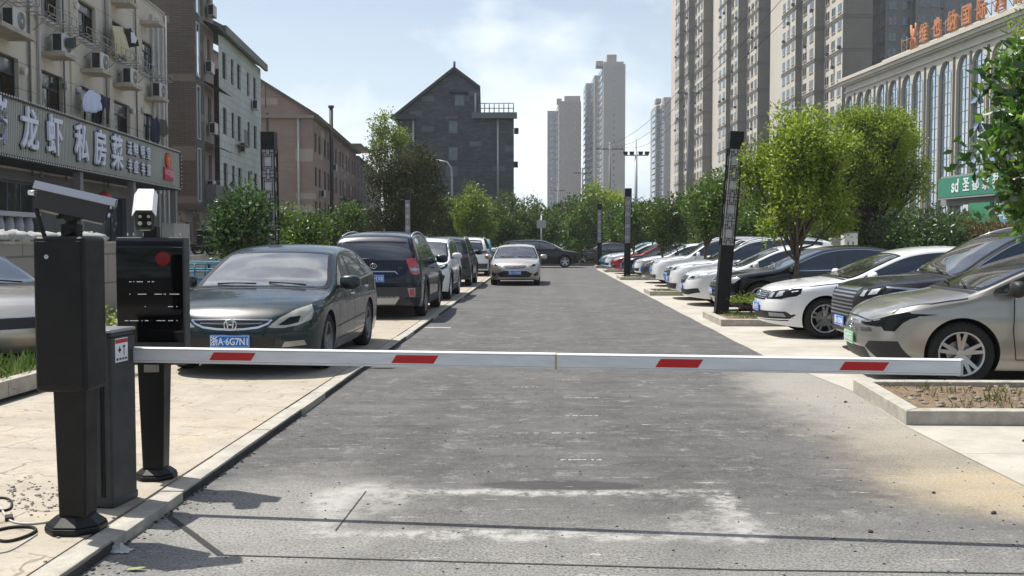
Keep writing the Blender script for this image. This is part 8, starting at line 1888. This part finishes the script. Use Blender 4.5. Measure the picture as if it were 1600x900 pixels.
for (px, py, s_, lb) in ((1553, 803, 0.014, 'small dark stone on the yellowish dust near the right edge'), (1459, 771, 0.010, 'tiny dark chip on the yellowish dust patch'), (1321, 629, 0.014, 'dark pebble left of the near planter corner'), (1360, 832, 0.012, 'dark stone lying on the boom shadow')):
    x, y = G(px, py); b = MB(); b.sphere((0, 0, 0), s_*1.3, s_, s_*0.8, 8, 0, 0.25, rr); o = b.build('pebble', mat('pebble_dark', (0.06, 0.055, 0.05), 0.9)); o.location = (x, y, s_*0.5); tag(o, lb, 'stone')
# cables on the pavement, plug, plastic bag, leaf
def gp(pts, z=PZ): return [G(px, py, z) for px, py in pts]
def cable(label, pts, rad, m):
    q = gp(pts); o = Vector((*q[0], PZ)); dens = []
    for i in range(len(q)-1):
        p0, p1, p2, p3 = (Vector(q[max(i-1, 0)]), Vector(q[i]), Vector(q[i+1]), Vector(q[min(i+2, len(q)-1)]))
        for k in range(6):
            t_ = k/6; dens.append(0.5*((2*p1)+(-p0+p2)*t_+(2*p0-5*p1+4*p2-p3)*t_*t_+(-p0+3*p1-3*p2+p3)*t_**3))
    dens.append(Vector(q[-1])); b = MB(); b.tube([(p.x-o.x, p.y-o.y, rad*1.1) for p in dens], rad, 6); c_ = b.build('loose_cable', m); c_.location = o; tag(c_, label, 'cable', 'loose cables on the pavement')
CBW = mat('cable_white', (0.45, 0.44, 0.42), 0.6)
cable('black loose cable curling on the pavement at the bottom left edge', [(-10, 845), (10, 848), (30, 844), (50, 836), (56, 830), (48, 826), (20, 826), (-10, 832)], 0.008, RUBBER)
cable('pale loose cable running from the left edge to the camera post', [(-8, 778), (4, 800), (16, 815), (40, 820), (70, 818), (92, 812)], 0.006, CBW)
cable('dark cable loop at the left edge above the pale cable', [(-10, 780), (8, 780), (18, 786), (16, 796), (4, 800), (-8, 798)], 0.007, RUBBER)
cable('pale thin cable on the pavement at the lower left corner', [(-8, 866), (14, 862), (36, 850), (58, 836)], 0.004, CBW)
x, y = G(14, 812, PZ); b = MB(); b.box(-0.02, 0.02, -0.035, 0.035, 0, 0.022); b.tube([(0, 0.035, 0.01), (0.005, 0.06, 0.01)], 0.004, 6); o = b.build('cable_plug', PLAST, bevel=0.004); o.location = (x, y, PZ); o.rotation_euler = (0, 0, 0.5); tag(o, 'small black plug joining the loose cables on the pavement', 'plug')
b = MB(); rs = random.Random(4); n = 9; vs = []
for j in range(n):
    for i in range(n): u, v = i/(n-1)-0.5, j/(n-1)-0.5; vs.append((u*0.12+rs.uniform(-.006, .006), v*0.08+rs.uniform(-.006, .006), max(0.002, 0.034*(1-4*(u*u+v*v)))*rs.uniform(0.2, 1.4)))
b.add(vs, [(j*n+i, j*n+i+1, (j+1)*n+i+1, (j+1)*n+i) for j in range(n-1) for i in range(n-1)]); x, y = G(186, 862); o = b.build('plastic_bag', mat('bag_film', (0.40, 0.42, 0.42), 0.35)); o.location = (x, y, 0.004); tag(o, 'crumpled pale plastic bag on the asphalt by the kerb', 'bag')
b = MB(); vs = []
for i in range(9): f = i/8; w_ = 0.018*math.sin(PI*f)**0.7; vs += [(f*0.10-0.05, -w_, 0.004+0.012*f), (f*0.10-0.05, 0, 0.002+0.012*f), (f*0.10-0.05, w_, 0.004+0.012*f)]
b.add(vs, [(3*i+k, 3*i+k+1, 3*i+k+4, 3*i+k+3) for i in range(8) for k in (0, 1)]); x, y = G(212, 892); o = b.build('fallen_leaf', mat('leaf_litter', (0.22, 0.26, 0.08), 0.7)); o.location = (x, y, 0.003); tag(o, 'pale green fallen leaf on the asphalt at the bottom', 'leaf')
x, y = G(1598, 692); b = MB(); b.tube([(0, 0, 0.01), (0.05, 0.03, 0.03), (0.12, 0.03, 0.012), (0.2, 0.05, 0.02)], [0.008, 0.007, 0.005, 0.003], 6); o = b.build('dry_twig', BARKD); o.location = (x, y, 0.004); tag(o, 'dry dark twig on the pale concrete at the right edge', 'twig')
for (px, py, sz, lb) in ((165, 853, 0.05, 'flat pale mortar lump beside the kerb, above the plastic bag'), (26, 800, 0.0, '')): 
    if sz: x, y = G(px, py); b = MB(); b.sphere((0, 0, 0), sz*1.5, sz, sz*0.3, 8, 0, 0.3, rr); o = b.build('mortar_lump', mat('mortar', (0.42, 0.36, 0.29), 0.95, var=0.3, vscale=30)); o.location = (x, y, 0.01); tag(o, lb, 'rubble')
# ------------------------------------------------------------------ summer haze
HAZE = True
if HAZE:
    b = MB(); b.box(-1000, 1000, -80, 1600, -1.2, 135); hm = bpy.data.materials.new('haze'); hm.use_nodes = True; t_ = hm.node_tree; t_.nodes.clear()
    oo = t_.nodes.new('ShaderNodeOutputMaterial'); pv = t_.nodes.new('ShaderNodeVolumePrincipled'); pv.inputs['Color'].default_value = (0.90, 0.94, 1.0, 1); pv.inputs['Density'].default_value = 0.00035; pv.inputs['Anisotropy'].default_value = 0.2
    t_.links.new(pv.outputs[0], oo.inputs['Volume']); h_ = b.build('haze', hm); tag(h_, 'thin pale summer haze filling the air', 'haze', None, 'stuff')

g = MB()
for xa, xb, yy in ((862, 938, 677), (885, 934, 650), (876, 940, 719), (808, 842, 677), (880, 935, 622), (800, 846, 605), (868, 905, 594), (1000, 1016, 664)):
    a_, c_ = G(xa, yy), G(xb, yy); n = 16
    for i in range(n):
        if rr.random() < 0.22: continue
        x0, x1 = a_[0]+(c_[0]-a_[0])*i/n, a_[0]+(c_[0]-a_[0])*(i+1)/n; y = a_[1]+(c_[1]-a_[1])*i/n+rr.uniform(-0.004, 0.004); w_ = rr.uniform(0.006, 0.016); g.quad((x0, y-w_, 0.003), (x1, y-w_, 0.003), (x1, y+w_, 0.003), (x0, y+w_, 0.003))
struct(g, 'road_scratches', mat('scratch_white', (0.40, 0.395, 0.38), 0.9))
# everything on the pavement is set out from the camera at the true pavement height
CAMP = Vector((0, 0, CH)); K = (CH-PZ)/(CH-0.1)
for o in list(SC.objects):
    if o.parent or o.type != 'EMPTY': continue
    if o.location.x < -2.2 and abs(o.location.z-0.1) < 1e-4 and o.location.y < 60:
        p = CAMP+(o.location-CAMP)*K; o.location = p
        if o.name.split('.')[0] in ('barrier_gate', 'camera_pillar', 'display_pillar'): o.scale = (K, K, K)
